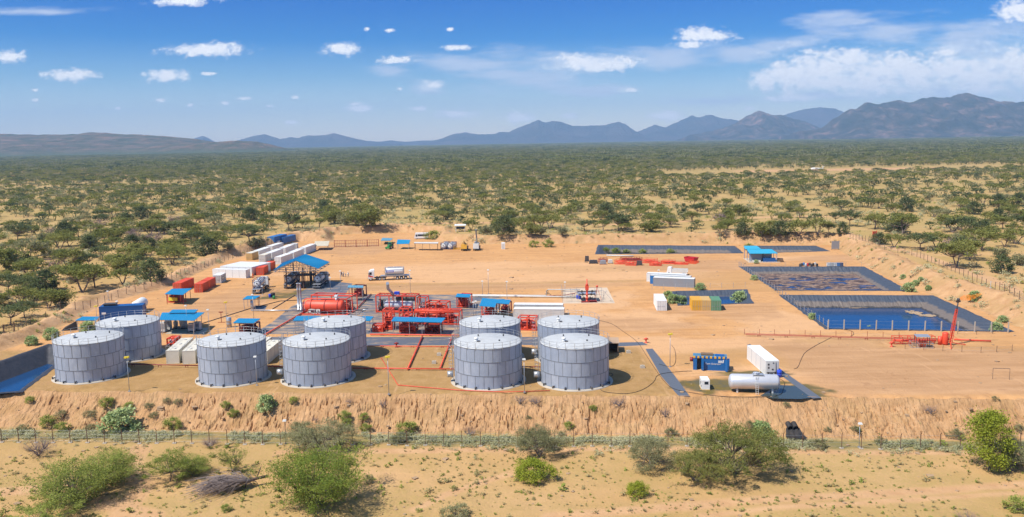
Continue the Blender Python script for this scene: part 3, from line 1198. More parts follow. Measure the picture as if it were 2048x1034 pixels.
# ------------------------------------------------------------------ mountains and hills: solid ridges at their own distance
def rockmat(name, c1, c2, c3, sc, low=None):
    m, n, l, b = newmat(name)
    b.inputs['Roughness'].default_value = .95
    t = n.new('ShaderNodeTexCoord')
    nz = n.new('ShaderNodeTexNoise')
    nz.inputs['Scale'].default_value = sc
    nz.inputs['Detail'].default_value = 9
    nz.inputs['Roughness'].default_value = .7
    l.new(t.outputs['Object'], nz.inputs['Vector'])
    cr_ = n.new('ShaderNodeValToRGB')
    e = cr_.color_ramp.elements
    e[0].position, e[0].color = .40, (*c1, 1)
    e[1].position, e[1].color = .68, (*c3, 1)
    k = e.new(.53)
    k.color = (*c2, 1)
    l.new(nz.outputs[0], cr_.inputs[0])
    l.new(cr_.outputs[0], b.inputs['Base Color'])
    if low:
        sz = n.new('ShaderNodeSeparateXYZ')
        l.new(t.outputs['Object'], sz.inputs[0])
        mz = n.new('ShaderNodeMapRange')
        l.new(sz.outputs[2], mz.inputs[0])
        mz.inputs[1].default_value = low * .3
        mz.inputs[2].default_value = low
        xz = n.new('ShaderNodeMix')
        xz.data_type = 'RGBA'
        l.new(mz.outputs[0], xz.inputs[0])
        xz.inputs[6].default_value = (.085, .11, .045, 1)
        l.new(cr_.outputs[0], xz.inputs[7])
        l.new(xz.outputs[2], b.inputs['Base Color'])
    bp = n.new('ShaderNodeBump')
    bp.inputs['Strength'].default_value = 1.0
    bp.inputs['Distance'].default_value = .5 / sc
    l.new(nz.outputs[0], bp.inputs['Height'])
    l.new(bp.outputs[0], b.inputs['Normal'])
    return m


def ridge(name, prof, dist, depth, mat, label, seed, base=1.0, nxs=220, nys=60, rough=.35, skirt=0.0):
    px = np.array([p[0] for p in prof], float)
    py = np.array([p[1] for p in prof], float)
    P_ = [far(a, b, dist) for a, b in prof]
    X = np.array([p.x for p in P_])
    Z = np.array([max(p.z, -2) for p in P_])
    gxx = np.linspace(X[0], X[-1], nxs)
    crest = np.interp(gxx, X, Z)
    s_ = (X[-1] - X[0]) / 40.
    crest = crest + (fbm(gxx / s_ * 2.0, gxx * 0 + seed, 5, seed) - .5) * crest.max() * .05
    vs = np.linspace(-1, 1, nys)
    A, V = np.meshgrid(gxx, vs)
    C = np.tile(crest, (nys, 1))
    wob = (fbm(A / depth * 1.5, V * 1.5, 4, seed) - .5)
    fall = np.clip(1 - np.abs(V + wob * .18 * (1 - np.abs(V))) ** 1.15, 0, 1)
    rid = 1 - np.abs(2 * fbm(A / depth * 3.2, V * .9 + wob, 5, seed + 3) - 1)
    rid2 = 1 - np.abs(2 * fbm(A / depth * 9, V * 3.0, 4, seed + 9) - 1)
    inner = np.clip(np.abs(V) * 4, 0, 1)
    H_ = C * (fall * (1 - inner * rough * (1.0 - rid) * 2.6 * (1 - fall * .55)) - inner * rough * .25 * (1 - rid2) * fall)
    H_ = np.maximum(H_, 0) - 3
    H_[0], H_[-1] = -8, -8
    H_[:, 0] = np.minimum(H_[:, 0], -3)
    v = np.stack([A.ravel(), (dist + V * depth).ravel(), H_.ravel()], 1)
    ii = (np.arange(nys - 1)[:, None] * nxs + np.arange(nxs - 1)[None, :]).ravel()
    f = np.stack([ii, ii + 1, ii + 1 + nxs, ii + nxs], 1)
    me = np_mesh(name, v, f, mat, True)
    put(name, me, label=label, kind='structure')


ROCK = rockmat('mountain_rock', (.022, .036, .022), (.075, .068, .048), (.30, .18, .145), .006)
ROCKF = rockmat('far_mountain_rock', (.06, .07, .05), (.10, .09, .07), (.15, .12, .10), .0015)
HILL = rockmat('scrubby_hillside', (.065, .08, .035), (.145, .11, .065), (.30, .17, .11), .009, 34)
ridge('mountain', [(1600, 262), (1649, 254), (1672, 236), (1696, 219), (1716, 215), (1733, 204), (1756, 207), (1797, 198), (1820, 205), (1847, 195), (1874, 193), (1904, 192), (1918, 187), (1933, 183.5), (1945, 186), (1961, 190), (1991, 199), (2028, 204), (2048, 202), (2110, 212), (2200, 232), (2350, 252), (2450, 258)],
      8000, 1300, ROCK, 'long rugged brown mountain', 4, nxs=420, nys=110, rough=.62)
ridge('mountain', [(1380, 270), (1410, 264), (1444, 256), (1471, 246), (1494, 230.5), (1518, 220), (1541, 229), (1568, 229), (1588, 236), (1612, 242), (1629, 252), (1660, 258), (1700, 266)], 10000, 1100, ROCK, 'pointed brown mountain', 8, nxs=300, nys=90, rough=.6)
ridge('mountain', [(1480, 268), (1540, 245), (1568, 229), (1595, 220.5), (1635, 214), (1666, 215.5), (1682, 220.5), (1720, 238), (1770, 262)], 14500, 1700, ROCKF, 'blue mountain', 12, rough=.25)
ridge('mountain', [(1180, 277), (1278, 262), (1309, 248.6), (1330, 254), (1366, 238), (1383.5, 229.5), (1397, 234), (1420, 228), (1441, 235.6), (1471, 239), (1520, 252), (1570, 268)], 14000, 1500, ROCKF, 'blue mountain', 15, rough=.3)
ridge('mountain', [(850, 283), (877, 278.5), (905, 268), (930, 263.7), (958, 268), (989, 267), (1000, 263), (1017.5, 263), (1042, 252), (1067, 243), (1077, 239), (1088, 244), (1109, 240.5), (1126.5, 243), (1144, 251), (1207, 250), (1235.5, 242.6), (1249.6, 247), (1271, 262.6), (1300, 274)], 13500, 1400, ROCKF, 'blue ridge', 19, nxs=320, rough=.3)
ridge('mountain', [(375, 284), (390, 276), (407, 270.5), (427, 282), (440, 290)], 14000, 700, ROCKF, 'small blue hill', 22, nxs=60, nys=24, rough=.2)
ridge('mountain', [(440, 290), (478, 279), (506, 271.5), (528, 267.5), (560, 277.6), (581, 273.5), (595, 275.5), (615, 270), (649, 270), (668, 265.6), (700, 273.5), (740, 283), (800, 288)], 13000, 900, ROCKF, 'blue hills', 25, rough=.25)
ridge('mountain', [(700, 286), (735, 281), (760, 283), (782, 279.5), (810, 283), (850, 280), (880, 281), (920, 285)], 14500, 700, ROCKF, 'low far hills', 28, nxs=80, nys=20, rough=.2)
ridge('hill', [(-500, 278), (-200, 270), (0, 266.5), (80, 268), (164, 267), (184.5, 263), (246, 266.7), (294, 269), (342, 272.5), (376, 275), (410, 280), (445, 287), (480, 292)], 5600, 1500, HILL, 'long scrubby hill', 31, nxs=420, nys=110, rough=.3)
ridge('hill', [(250, 297), (330, 290), (410, 284), (472, 280), (513, 282), (540, 287), (565, 294), (585, 301)], 4700, 520, HILL, 'low brown spur', 34, nxs=200, nys=60, rough=.3)

# ------------------------------------------------------------------ trees
def cards(c, nrm, size, asp=1.0, g=None):
    """leaf quads: centres, normals, size"""
    g = g or rng
    n = len(c)
    t = g.normal(size=(n, 3))
    t -= (t * nrm).sum(1, keepdims=True) * nrm
    t /= np.linalg.norm(t, axis=1, keepdims=True) + 1e-9
    b = np.cross(nrm, t)
    s = (size * g.uniform(.6, 1.3, n))[:, None] if np.ndim(size) == 0 else size[:, None]
    v = np.stack([c - t * s, c - b * s * asp, c + t * s, c + b * s * asp], 1).reshape(-1, 3)
    f = np.arange(n * 4).reshape(-1, 4)
    return v, f


def crown_mesh(name, mat, R_, H_, base, nclus, per, leaf, seed, flat=.5, style='umbrella', up=.7, asp=.8, craw=.11, sq=.45):
    """crown of leaf clusters; returns mesh and the cluster centres"""
    g = np.random.default_rng(seed)
    a = g.uniform(0, 6.283, nclus)
    r = np.sqrt(g.uniform(.0, 1, nclus))
    lob = 1 + .22 * np.sin(a * 3 + seed) + .12 * np.sin(a * 5 + seed * 2)
    if style == 'umbrella':
        z = base + (H_ - base) * (1 - .42 * r ** 2.0) - g.uniform(0, flat, nclus) * (H_ - base) * (.35 + .5 * g.uniform(0, 1, nclus))
        z += g.normal(0, .03 * H_, nclus)
    elif style == 'vase':
        z = base + (H_ - base) * (g.uniform(0.0, 1.0, nclus) ** .55)
        r = r * (.35 + .65 * (z - base) / (H_ - base)) ** .8
        z = z - (H_ - base) * .30 * r ** 2
    else:
        ph = g.uniform(-.5, 1, nclus) * 1.5708
        r = np.cos(ph) * g.uniform(.55, 1, nclus) ** .5
        z = base + (H_ - base) * (.42 + .58 * np.sin(ph) * g.uniform(.7, 1, nclus))
    c = np.stack([np.cos(a) * r * R_ * lob, np.sin(a) * r * R_ * lob, z], 1)
    big = g.uniform(.55, 1.5, nclus)
    k = np.repeat(np.arange(nclus), per)
    off = g.normal(size=(len(k), 3)) * (R_ * craw) * big[k][:, None]
    if style in ('vase', 'umbrella'):
        # sprays reach outwards and upwards
        o = c[k] - np.array([0, 0, base * .4])
        o /= np.linalg.norm(o, axis=1, keepdims=True) + 1e-6
        off += o * (g.normal(size=(len(k), 1)) * R_ * craw * 1.0) * big[k][:, None]
    off[:, 2] *= sq
    p = c[k] + off
    nr = g.normal(size=(len(k), 3))
    nr[:, 2] = np.abs(nr[:, 2]) + up
    nr /= np.linalg.norm(nr, axis=1, keepdims=True)
    v, f = cards(p, nr, leaf, asp, g)
    me = np_mesh(name, v, f, mat, False)
    return me, c


def limbs_mesh(name, mat, c, R_, H_, base, r0, nstem, nlimb, seed, spread=.35):
    g = random.Random(seed)
    mb = MB()
    tops = []
    for s in range(nstem):
        a = 6.283 * s / nstem + g.uniform(-.5, .5)
        sp = R_ * spread * (.3 if nstem == 1 else 1) * g.uniform(.6, 1.1)
        top = Vector((math.cos(a) * sp, math.sin(a) * sp, max(base * g.uniform(.8, 1.05), .35 * H_ if base < .3 * H_ else 0)))
        mid = top * .5 + Vector((g.uniform(-.1, .1) * R_ * .4, g.uniform(-.1, .1) * R_ * .4, 0))
        mb.tube([(math.cos(a) * r0 * .5, math.sin(a) * r0 * .5, -.5), (math.cos(a) * r0 * .5, math.sin(a) * r0 * .5, .05), mid, top], [r0 * 1.2, r0, r0 * .8, r0 * .6], 6)
        tops.append(top)
    idx = list(range(len(c)))
    g.shuffle(idx)
    for i in idx[:nlimb]:
        e = Vector(c[i])
        s = min(tops, key=lambda q: (q - e).length)
        m = s.lerp(e, .5) + Vector((0, 0, -.05 * H_))
        mb.tube([s - Vector((0, 0, .1)), m, e], [r0 * .5, r0 * .3, r0 * .1], 4)
    me = bpy.data.meshes.new(name)
    me.from_pydata(mb.v, [], mb.f)
    me.materials.append(mat)
    return me


TREES = {}


def tree_kind(key, mat, R_, H_, base, nclus, per, leaf, seed, r0=.16, nstem=2, nlimb=14, bark='barkgrey', **kw):
    cm, c = crown_mesh('crown', LM[mat], R_, H_, base, nclus, per, leaf, seed, **kw)
    lm = limbs_mesh('trunk', M[bark], c, R_, H_, base, r0, nstem, nlimb, seed)
    TREES[key] = (cm, lm)


for i in range(5):
    tree_kind('aca%d' % i, ['acacia', 'acacia', 'dark', 'acacia', 'olive'][i], 4.2, 5.4, 2.5, 46, 46, .20, 100 + i, r0=.2, nstem=[2, 3, 1, 2, 3][i], flat=.55)
tree_kind('rnd0', 'dark', 3.0, 4.4, .5, 60, 46, .19, 120, style='round', r0=.16, craw=.16, sq=.8)
tree_kind('rnd1', 'acacia', 3.2, 3.8, .4, 60, 44, .19, 121, style='vase', r0=.14, craw=.13, sq=.7)
tree_kind('rnd2', 'olive', 2.6, 3.2, .4, 44, 46, .17, 122, style='vase', r0=.12, nstem=3, craw=.14, sq=.7)
tree_kind('thin', 'mauve', 3.0, 3.6, .8, 40, 22, .13, 123, style='vase', r0=.12, nstem=3, nlimb=30, bark='deadwood', craw=.13, sq=.7)
# near ones, finer
tree_kind('thornA', 'thorn', 6.2, 5.6, .5, 150, 150, .125, 130, style='vase', r0=.2, nstem=4, nlimb=60, asp=.35, craw=.085, sq=.6, up=.3)
tree_kind('thornB', 'bright', 6.0, 6.2, .4, 170, 160, .12, 131, style='vase', r0=.2, nstem=4, nlimb=60, asp=.35, craw=.085, sq=.65, up=.3)
tree_kind('umbA', 'acacia', 5.6, 5.2, 1.7, 140, 150, .11, 132, r0=.2, nstem=3, nlimb=50, flat=.9, asp=.4, craw=.075, sq=.45, up=.5)
tree_kind('umbB', 'olive', 4.2, 4.6, 1.2, 110, 140, .10, 133, r0=.16, nstem=3, nlimb=50, flat=.95, asp=.4, craw=.08, sq=.5, up=.5)
tree_kind('umbC', 'thorn', 3.4, 4.2, 1.4, 80, 110, .10, 134, r0=.12, nstem=1, nlimb=40, flat=.9, asp=.4, craw=.08, sq=.5, up=.5)
tree_kind('sparse', 'thorn', 3.2, 4.4, .8, 70, 60, .10, 135, style='vase', r0=.12, nstem=2, nlimb=50, asp=.35, craw=.08, sq=.7, up=.3)
tree_kind('greyball', 'olive', 3.6, 4.0, .3, 120, 120, .10, 136, style='round', r0=.12, nstem=4, nlimb=40, asp=.35, craw=.10, sq=.8, up=.2)
tree_kind('tallbright', 'lime', 2.9, 8.8, .8, 130, 110, .13, 137, style='round', r0=.2, nstem=1, nlimb=40, asp=.6, craw=.15, sq=.9, up=.4)
tree_kind('limebush', 'lime', 2.6, 2.6, .1, 90, 90, .10, 138, style='round', r0=.08, nstem=3, nlimb=20, asp=.6, craw=.11, sq=.8, up=.3)
tree_kind('leafless', 'mauve', 3.0, 3.2, .3, 90, 60, .07, 139, style='vase', r0=.1, nstem=5, nlimb=85, bark='deadwood', asp=.2, craw=.10, sq=.8, up=.1)
tree_kind('broadleaf', 'broad', 1.9, 2.8, .1, 60, 40, .17, 140, style='round', r0=.07, nstem=5, nlimb=40, asp=.8, craw=.13, sq=.9, up=.5)
tree_kind('smallbush', 'thorn', 1.0, 1.1, .05, 40, 44, .075, 141, style='round', r0=.04, nstem=3, nlimb=10, asp=.5, craw=.14, sq=.8)
tree_kind('smallgrey', 'olive', 1.0, 1.0, .05, 36, 44, .075, 142, style='round', r0=.04, nstem=3, nlimb=10, asp=.4, craw=.15, sq=.8)
tree_kind('deadshrub', 'mauve', 1.3, 1.1, .05, 40, 26, .05, 143, style='vase', r0=.05, nstem=5, nlimb=40, bark='deadwood', asp=.15, craw=.12, sq=.8)


def tree(kind, p, sc, label, cat='tree', group=None, name='acacia_tree', yaw=None, stretch=(1, 1, 1)):
    o = thing(name, label, cat, p, random.uniform(0, 6.28) if yaw is None else yaw, group)
    o.scale = (sc * stretch[0], sc * stretch[1], sc * stretch[2])
    cm, lm = TREES[kind]
    put('trunk', lm, o)
    put('crown', cm, o)
    return o


FORE = [
    ('thornA', 150, 1004, 1.0, 'wide feathery green thorn bush, the left one of two grown together beside the pale footpath', 'thorn_bush', (1.05, 1, .95)),
    ('thornA', 222, 968, .72, 'feathery thorn bush whose crown rises behind and right of the widest one at the left', 'thorn_bush', (1, 1, 1.1)),
    ('umbC', 85, 1062, .9, 'green bush cut off by the bottom edge, below the widest thorn bush', 'thorn_bush', (1.5, 1.2, .8)),
    ('umbC', 340, 962, .95, 'small flat-topped tree with one thin trunk standing by the dead fallen branches', 'acacia_tree', (1, 1, 1)),
    ('thornA', 385, 950, .5, 'low tangled bush joined to the thin trunked tree near the fallen branches', 'thorn_bush', (1, 1, .9)),
    ('sparse', 465, 944, .95, 'sparse open thorn tree standing alone just above the dead fallen branches', 'acacia_tree', (.85, .85, .95)),
    ('thornB', 640, 1008, 1.22, 'large bright green spreading thorn bush with a dark shadow on its right', 'thorn_bush', (.98, 1, .92)),
    ('umbB', 640, 908, 1.25, 'grey green bushy tree right behind the large bright green thorn bush', 'acacia_tree', (1, 1, .85)),
    ('leafless', 77, 912, .9, 'leafless mauve shrub standing by itself before the fence', 'bare_shrub', (1, 1, 1)),
    ('umbB', 1078, 912, .98, 'grey green round tree behind the yellow green bush, throwing a dark shadow', 'acacia_tree', (.9, .9, 1)),
    ('limebush', 1068, 957, .98, 'dense yellow green bush in front of the grey green round tree', 'bush', (1.12, 1, 1)),
    ('greyball', 1302, 934, 1.0, 'grey green ball shaped thorn bush left of the broad dark acacia', 'thorn_bush', (1.0, 1, .98)),
    ('umbA', 1392, 962, .85, 'left and nearer half of the broad acacia pair, with thin trunks showing', 'acacia_tree', (.8, .8, .9)),
    ('umbA', 1470, 945, 1.12, 'broad dark green umbrella acacia, widest tree before the fence on the right', 'acacia_tree', (1.05, 1, 1.12)),
    ('limebush', 1275, 992, .62, 'small yellow green bush alone on the open grass below the ball shaped thorn bush', 'bush', (.9, .9, 1.1)),
    ('tallbright', 1980, 938, .98, 'tall bright green leafy tree at the right end of the fence', 'tree', (1, 1, .95)),
    ('umbB', 2030, 930, .8, 'dull green tree leaning behind the tall bright green one', 'acacia_tree', (1, 1, 1)),
    ('smallbush', 2032, 1022, 1.5, 'low dark green bush in the bottom right corner of the picture', 'bush', (1, 1, 1)),
    ('smallgrey', 912, 1036, 1.7, 'grey green bush cut by the bottom edge below the pale track', 'bush', (1.2, 1, .8)),
    ('leafless', 1935, 1050, .55, 'bare twiggy bush at the bottom edge near the right corner', 'bare_shrub', (1, 1, 1)),
    ('leafless', 420, 893, .62, 'low dark bare shrub against the fence above the sparse thorn tree', 'bare_shrub', (1.1, 1, .8)),
    ('smallgrey', 495, 958, .8, 'tiny grey shrub a few steps right of the fallen branches', 'bush', (.6, .6, 1)),
    ('smallbush', 453, 1022, .75, 'tiny green shrub right of and below the fallen branches', 'bush', (1, 1, 1)),
    ('smallgrey', 736, 966, .9, 'tiny shrub at the right edge of the large bright thorn bush', 'bush', (.8, .8, 1.2)),
    ('broadleaf', 245, 862, 1.15, 'large pale leafed bush at the foot of the earth bank', 'broadleaf_bush', (1.25, 1, 1.1)),
    ('broadleaf', 532, 822, .82, 'dark leafed upright bush growing on top edge of the earth bank before a tank', 'broadleaf_bush', (.9, .9, 1.15)),
    ('broadleaf', 1520, 872, .8, 'pale leafed bush behind the broad dark acacia, near the drain outlet', 'broadleaf_bush', (1, 1, 1)),
]
for kind, px, py, sc, lab, nm, st in FORE:
    p = gnd(px, py)
    tree(kind, p, sc, lab, {'thorn_bush': 'bush', 'bush': 'bush', 'bare_shrub': 'shrub', 'broadleaf_bush': 'bush'}.get(nm, 'tree'), None, nm, stretch=st)

# small bushes on the near earth bank
SH = [(60, 806, .85, 0), (45, 862, .9, 1), (95, 852, 1.3, 0), (125, 862, 1.1, 0), (122, 832, .8, 1), (180, 834, .9, 1), (215, 812, 1.1, 0), (258, 818, .9, 0), (297, 816, .7, 1), (345, 856, 1.3, 0), (308, 834, .7, 1), (335, 804, .6, 1), (355, 806, .6, 1),
      (452, 815, .8, 0), (467, 832, .85, 0), (587, 806, .8, 0), (595, 862, 1.2, 1), (690, 838, 1.0, 0), (694, 852, .9, 0), (729, 838, .75, 0), (732, 862, .9, 0), (815, 868, 1.5, 0), (800, 884, 1.3, 1), (938, 870, 1.1, 2), (1186, 820, .6, 0), (1138, 856, .75, 0),
      (1056, 838, .45, 1), (1122, 872, .6, 1), (1500, 858, 1.0, 1), (1342, 872, 1.0, 1), (1635, 896, 1.1, 1), (1712, 862, .6, 1), (1912, 874, 1.0, 1), (1762, 888, .8, 1), (1572, 812, .5, 1), (2040, 862, .8, 1), (765, 812, .9, 2), (1040, 806, 1.1, 2), (1072, 808, 1.2, 2),
      (1238, 812, 1.3, 2), (1330, 832, 1.0, 2), (1862, 826, 1.1, 2), (700, 806, .7, 2), (632, 842, .6, 2), (865, 882, .7, 2), (1425, 880, .9, 0), (1990, 800, .5, 1), (180, 860, .8, 1), (1655, 862, .5, 1)]
shl = {}
for i, (px, py, sc, k) in enumerate(sorted(SH)):
    kind = ('smallbush', 'smallgrey', 'deadshrub')[k]
    nm = ('shrub', 'shrub', 'dry_shrub')[k]
    lab = ('green shrub on the bank', 'grey green shrub on the bank', 'leafless shrub on the bank')[k]
    lab = lab + [' near the left end', ' left of the broadleaf bush', ' below the lone tank', ' behind the large thorn bush', ' below the open ground', ' below the third pair of tanks', ' below the rightmost tanks', ' below the silver tank', ' by the right fence'][min(8, px // 228)] + (' up high' if py < 835 else ' low down')
    shl.setdefault(lab, []).append(0)
    nth = len(shl[lab])
    lab = lab + (', %s' % ['', 'first', 'second', 'third', 'fourth', 'fifth', 'sixth', 'seventh'][nth])
    tree(kind, gnd(px, py), sc * 1.15, lab, 'shrub', ('green shrubs on the earth bank', 'grey shrubs on the earth bank', 'dry shrubs on the earth bank')[k], nm)
# leafy bushes inside the compound and on the right bank
for px, py, sc, lab in ((1818, 583, .95, 'bright leafed bush at the near right corner of the sludge pond'), (1832, 571, .6, 'bush just above the one at the sludge pond corner'), (1806, 557, .5, 'small bush on the right bank, uppermost of a short line'),
                        (1842, 562, .45, 'small bush on the right bank above the pond corner bushes'), (1857, 580, .5, 'small bush right of the sludge pond corner'), (1992, 664, .85, 'bush at the near right corner of the blue pond'), (2004, 644, .6, 'small bush on the bank just beyond the blue pond corner'),
                        (1512, 527, .5, 'small bush before the pump house platform'), (1508, 560, .6, 'small bush on the left fence line of the sludge pond'), (1624, 638, .55, 'small bush on the left fence line of the blue pond'), (1738, 662, .5, 'small bush among the posts before the blue pond'),
                        (105, 678, 1.0, 'leafy bush beside the left pond, behind the leftmost tank'), (176, 664, 1.0, 'leafy bush between the dark tarpaulin and the tank behind the leftmost one'), (65, 690, .8, 'low bush on the left bank above the small pond'),
                        (1480, 604, 1.15, 'tall pale leafed bush over the right end of the small overgrown pit'), (1345, 606, .9, 'leafy bush at the left end of the small overgrown pit'), (1362, 608, .85, 'leafy bush second from the left in the small overgrown pit'), (1336, 597, .8, 'bush behind the leftmost one at the small overgrown pit'),
                        (1400, 580, .8, 'bush at the back of the small overgrown pit by the grey container'), (1212, 505, 1.0, 'leafy bush at the left end of the long dark pit'), (1232, 507, 1.15, 'second leafy bush at the left end of the long dark pit'), (1252, 508, .95, 'third leafy bush along the long dark pit'),
                        (1285, 508, 1.0, 'low bush on the near lip of the long dark pit'), (1340, 509, 1.1, 'lone bush about the middle of the long dark pit'), (1497, 500, 1.2, 'pale bush between the two far pits'), (1950, 600, .9, 'low bush on the slope of the right bank'),
                        (1068, 494, 1.3, 'bush at the foot of the far bank, left one of two'), (1097, 494, 1.5, 'bush at the foot of the far bank, right one of two'), (866, 478, 1.9, 'round bush on the bank right of the white bus')):
    fa = py < 512
    tree('smallbush' if fa else 'broadleaf', gnd(px, py), sc * (1.7 if fa else .85), lab, 'bush', None, 'leafy_bush')

# ---- acacias of the plain: traced near ones, then a scatter
r_ = random.Random(21)
traced = [  # px, py of the foot, crown width in px, kind
    (97, 617, 62, 'aca0'), (122, 612, 46, 'rnd1'), (20, 650, 70, 'aca2'), (165, 585, 88, 'aca0'), (246, 569, 50, 'aca1'), (302, 565, 54, 'rnd0'), (190, 575, 60, 'aca0'), (345, 529, 50, 'aca1'), (275, 512, 40, 'rnd1'), (360, 475, 56, 'aca2'),
    (412, 510, 46, 'rnd0'), (432, 504, 56, 'aca1'), (458, 500, 30, 'rnd2'), (485, 470, 40, 'aca0'), (500, 487, 60, 'aca2'), (515, 497, 44, 'rnd2'), (578, 462, 50, 'aca2'), (638, 455, 30, 'aca3'), (668, 447, 44, 'rnd1'), (692, 450, 46, 'rnd2'), (715, 452, 44, 'rnd1'), (742, 453, 50, 'rnd1'), (728, 440, 46, 'aca0'),
    (975, 469, 34, 'rnd2'), (1006, 470, 44, 'rnd0'), (1062, 470, 34, 'rnd1'), (1100, 458, 44, 'aca1'), (1082, 470, 30, 'rnd2'), (1125, 470, 26, 'rnd2'), (1238, 462, 56, 'aca2'), (1342, 455, 30, 'aca0'), (1440, 470, 28, 'aca1'), (1485, 472, 30, 'rnd0'),
    (1525, 474, 40, 'rnd1'), (1560, 472, 40, 'rnd0'), (1597, 472, 50, 'aca0'), (1635, 470, 44, 'aca1'), (1658, 466, 30, 'aca2'), (1686, 468, 24, 'rnd0'), (1758, 489, 34, 'rnd0'), (1788, 495, 40, 'aca0'), (1840, 500, 56, 'aca2'), (1872, 497, 56, 'aca0'),
    (1912, 536, 74, 'aca0'), (1925, 478, 70, 'aca2'), (1962, 500, 64, 'aca3'), (1940, 520, 60, 'aca0'), (2003, 546, 42, 'rnd0'), (2000, 515, 40, 'rnd2'), (2040, 530, 40, 'rnd2'), (2010, 494, 40, 'aca1'), (2024, 468, 26, 'aca1'), (1805, 470, 60, 'aca3'),
    (1905, 465, 64, 'aca0'), (1700, 452, 44, 'aca2'), (1750, 458, 50, 'aca0'), (1600, 436, 30, 'aca1'), (240, 545, 50, 'rnd1'), (60, 560, 60, 'aca0'), (15, 590, 60, 'aca2'), (140, 540, 60, 'aca0'), (205, 520, 44, 'aca2'), (60, 520, 56, 'aca4'),
    (120, 500, 50, 'aca0'), (20, 540, 60, 'rnd1'), (130, 476, 40, 'rnd0'), (300, 470, 50, 'aca0'), (230, 480, 40, 'rnd1'), (265, 498, 34, 'rnd0'), (330, 500, 30, 'rnd2'), (395, 480, 40, 'aca3'), (35, 480, 50, 'aca2'), (180, 495, 36, 'rnd2'), (458, 476, 36, 'aca0')]
placed = []
cand = []
for px, py, w, k in traced:
    p = gnd(px, py)
    R = w / 2 / (F / p.y)
    cand.append((p.x, p.y, R, k))
    placed.append((p.x, p.y))
fence_keep = [np.array([gnd(*q)[:2] for q in pts]) for pts in (((-60, 700), (90, 640), (235, 592), (330, 556), (420, 522), (530, 488), (640, 462), (760, 447)), ((1680, 462), (1790, 497), (1900, 530), (2048, 585)))]
g = np.random.default_rng(8)


def scatter(y0, y1, cell, dens, seed):
    g = np.random.default_rng(seed)
    out = []
    ymid = y0
    X = np.arange(-y1 * .66 - 30, y1 * .66 + 30, cell)
    Y = np.arange(y0, y1, cell)
    A, B = np.meshgrid(X, Y)
    A = A.ravel() + g.uniform(-.5, .5, A.size) * cell
    B = B.ravel() + g.uniform(-.5, .5, B.size) * cell
    keep = (np.abs(A) < B * .635 + 25)
    A, B = A[keep], B[keep]
    d = dens(A, B)
    k = g.uniform(0, 1, len(A)) < d
    return A[k], B[k]


def clear_of_site(A, B, m=15):
    d, _ = segdist(A, B, PAD)
    ok = ~inside(A, B, PAD) & (d > m)
    w = (A - NEARC[0][0]) * (NEARC[1] - NEARC[0])[1] - (B - NEARC[0][1]) * (NEARC[1] - NEARC[0])[0] < 0
    return ok & w


strip_c = gnd(1690, 340)


def on_strip(A, B):
    s = (np.abs(B - strip_c.y - (A - strip_c.x) * .1) < 75) & (np.abs(A - strip_c.x) < 210)
    l_ = (np.abs(B - 900) < 24) & (A < -330) & (A > -700)
    return s | l_


def dens1(A, B):
    nzv = fbm(A / 60, B / 60, 3, 50)
    left = 1 - sstep(-120, 60, A)
    d = .56 + .26 * left + (nzv - .5) * 2.0
    return np.clip(d, .05, .95) * clear_of_site(A, B) * ~on_strip(A, B)


A1, B1 = scatter(165, 640, 9.5, dens1, 3)
A2, B2 = scatter(640, 1500, 10.5, lambda A, B: np.clip(.77 + (fbm(A / 90, B / 90, 3, 51) - .5) * 1.6 + .15 * (B > 900), .1, 1) * ~on_strip(A, B), 4)
A3, B3 = scatter(1500, 4200, 22, lambda A, B: np.clip(.9 + (fbm(A / 200, B / 200, 3, 52) - .5) * 1.0, .1, 1) * 1.0, 5)
A4, B4 = scatter(4200, 9000, 60, lambda A, B: np.full(A.shape, .85), 6)
rest = []
pool = []
pl = np.array(placed)
for a, b in zip(A1, B1):
    if np.min(np.hypot(pl[:, 0] - a, pl[:, 1] - b)) < 5.5:
        continue
    R = r_.uniform(2.0, 4.4)
    q = min(np.min(segdist(np.array([a]), np.array([b]), f_, False)[0]) for f_ in fence_keep)
    if q < 5.5:
        continue
    inframe = abs(a) < b * .60 + 5
    pool.append((R / b if inframe else 0, a, b, R, r_.choice(['aca0', 'aca1', 'aca2', 'aca3', 'aca4', 'aca0', 'aca1', 'rnd0', 'rnd1', 'rnd2', 'aca3', 'thin'])))
pool.sort(reverse=True)
NIND = 268 - len(cand)
for s_, a, b, R, k in pool[:NIND]:
    cand.append((a, b, R, k))
rest = [(a, b, R, k) for s_, a, b, R, k in pool[NIND:]]
KIND = {'aca0': 'green flat-topped acacia', 'aca1': 'green flat-topped acacia', 'aca3': 'green flat-topped acacia', 'aca2': 'dark flat-topped acacia', 'aca4': 'greyish flat-topped acacia', 'rnd0': 'dark round tree', 'rnd1': 'green round tree', 'rnd2': 'greyish low tree', 'thin': 'thin half bare tree'}


def proj(v):
    d = Vector(v) - Vector((0, 0, CAMH))
    x, y, z = d.dot(_r), d.dot(_u), d.dot(_f0)
    return CX + F * x / z, CY - F * y / z


def zone_of(px, py):
    if px < 640 and py > 468:
        return 'outside the left bank'
    if px > 1700 and py > 468:
        return 'outside the right bank'
    for x1, nm in ((250, 'below the long left hill'), (640, 'beyond the white container rows'), (760, 'behind the red gate'), (900, 'behind the white bus'), (1120, 'behind the guard hut'), (1480, 'beyond the long dark pit'), (1690, 'beyond the pump house')):
        if px < x1:
            return nm
    return 'beyond the right bank'


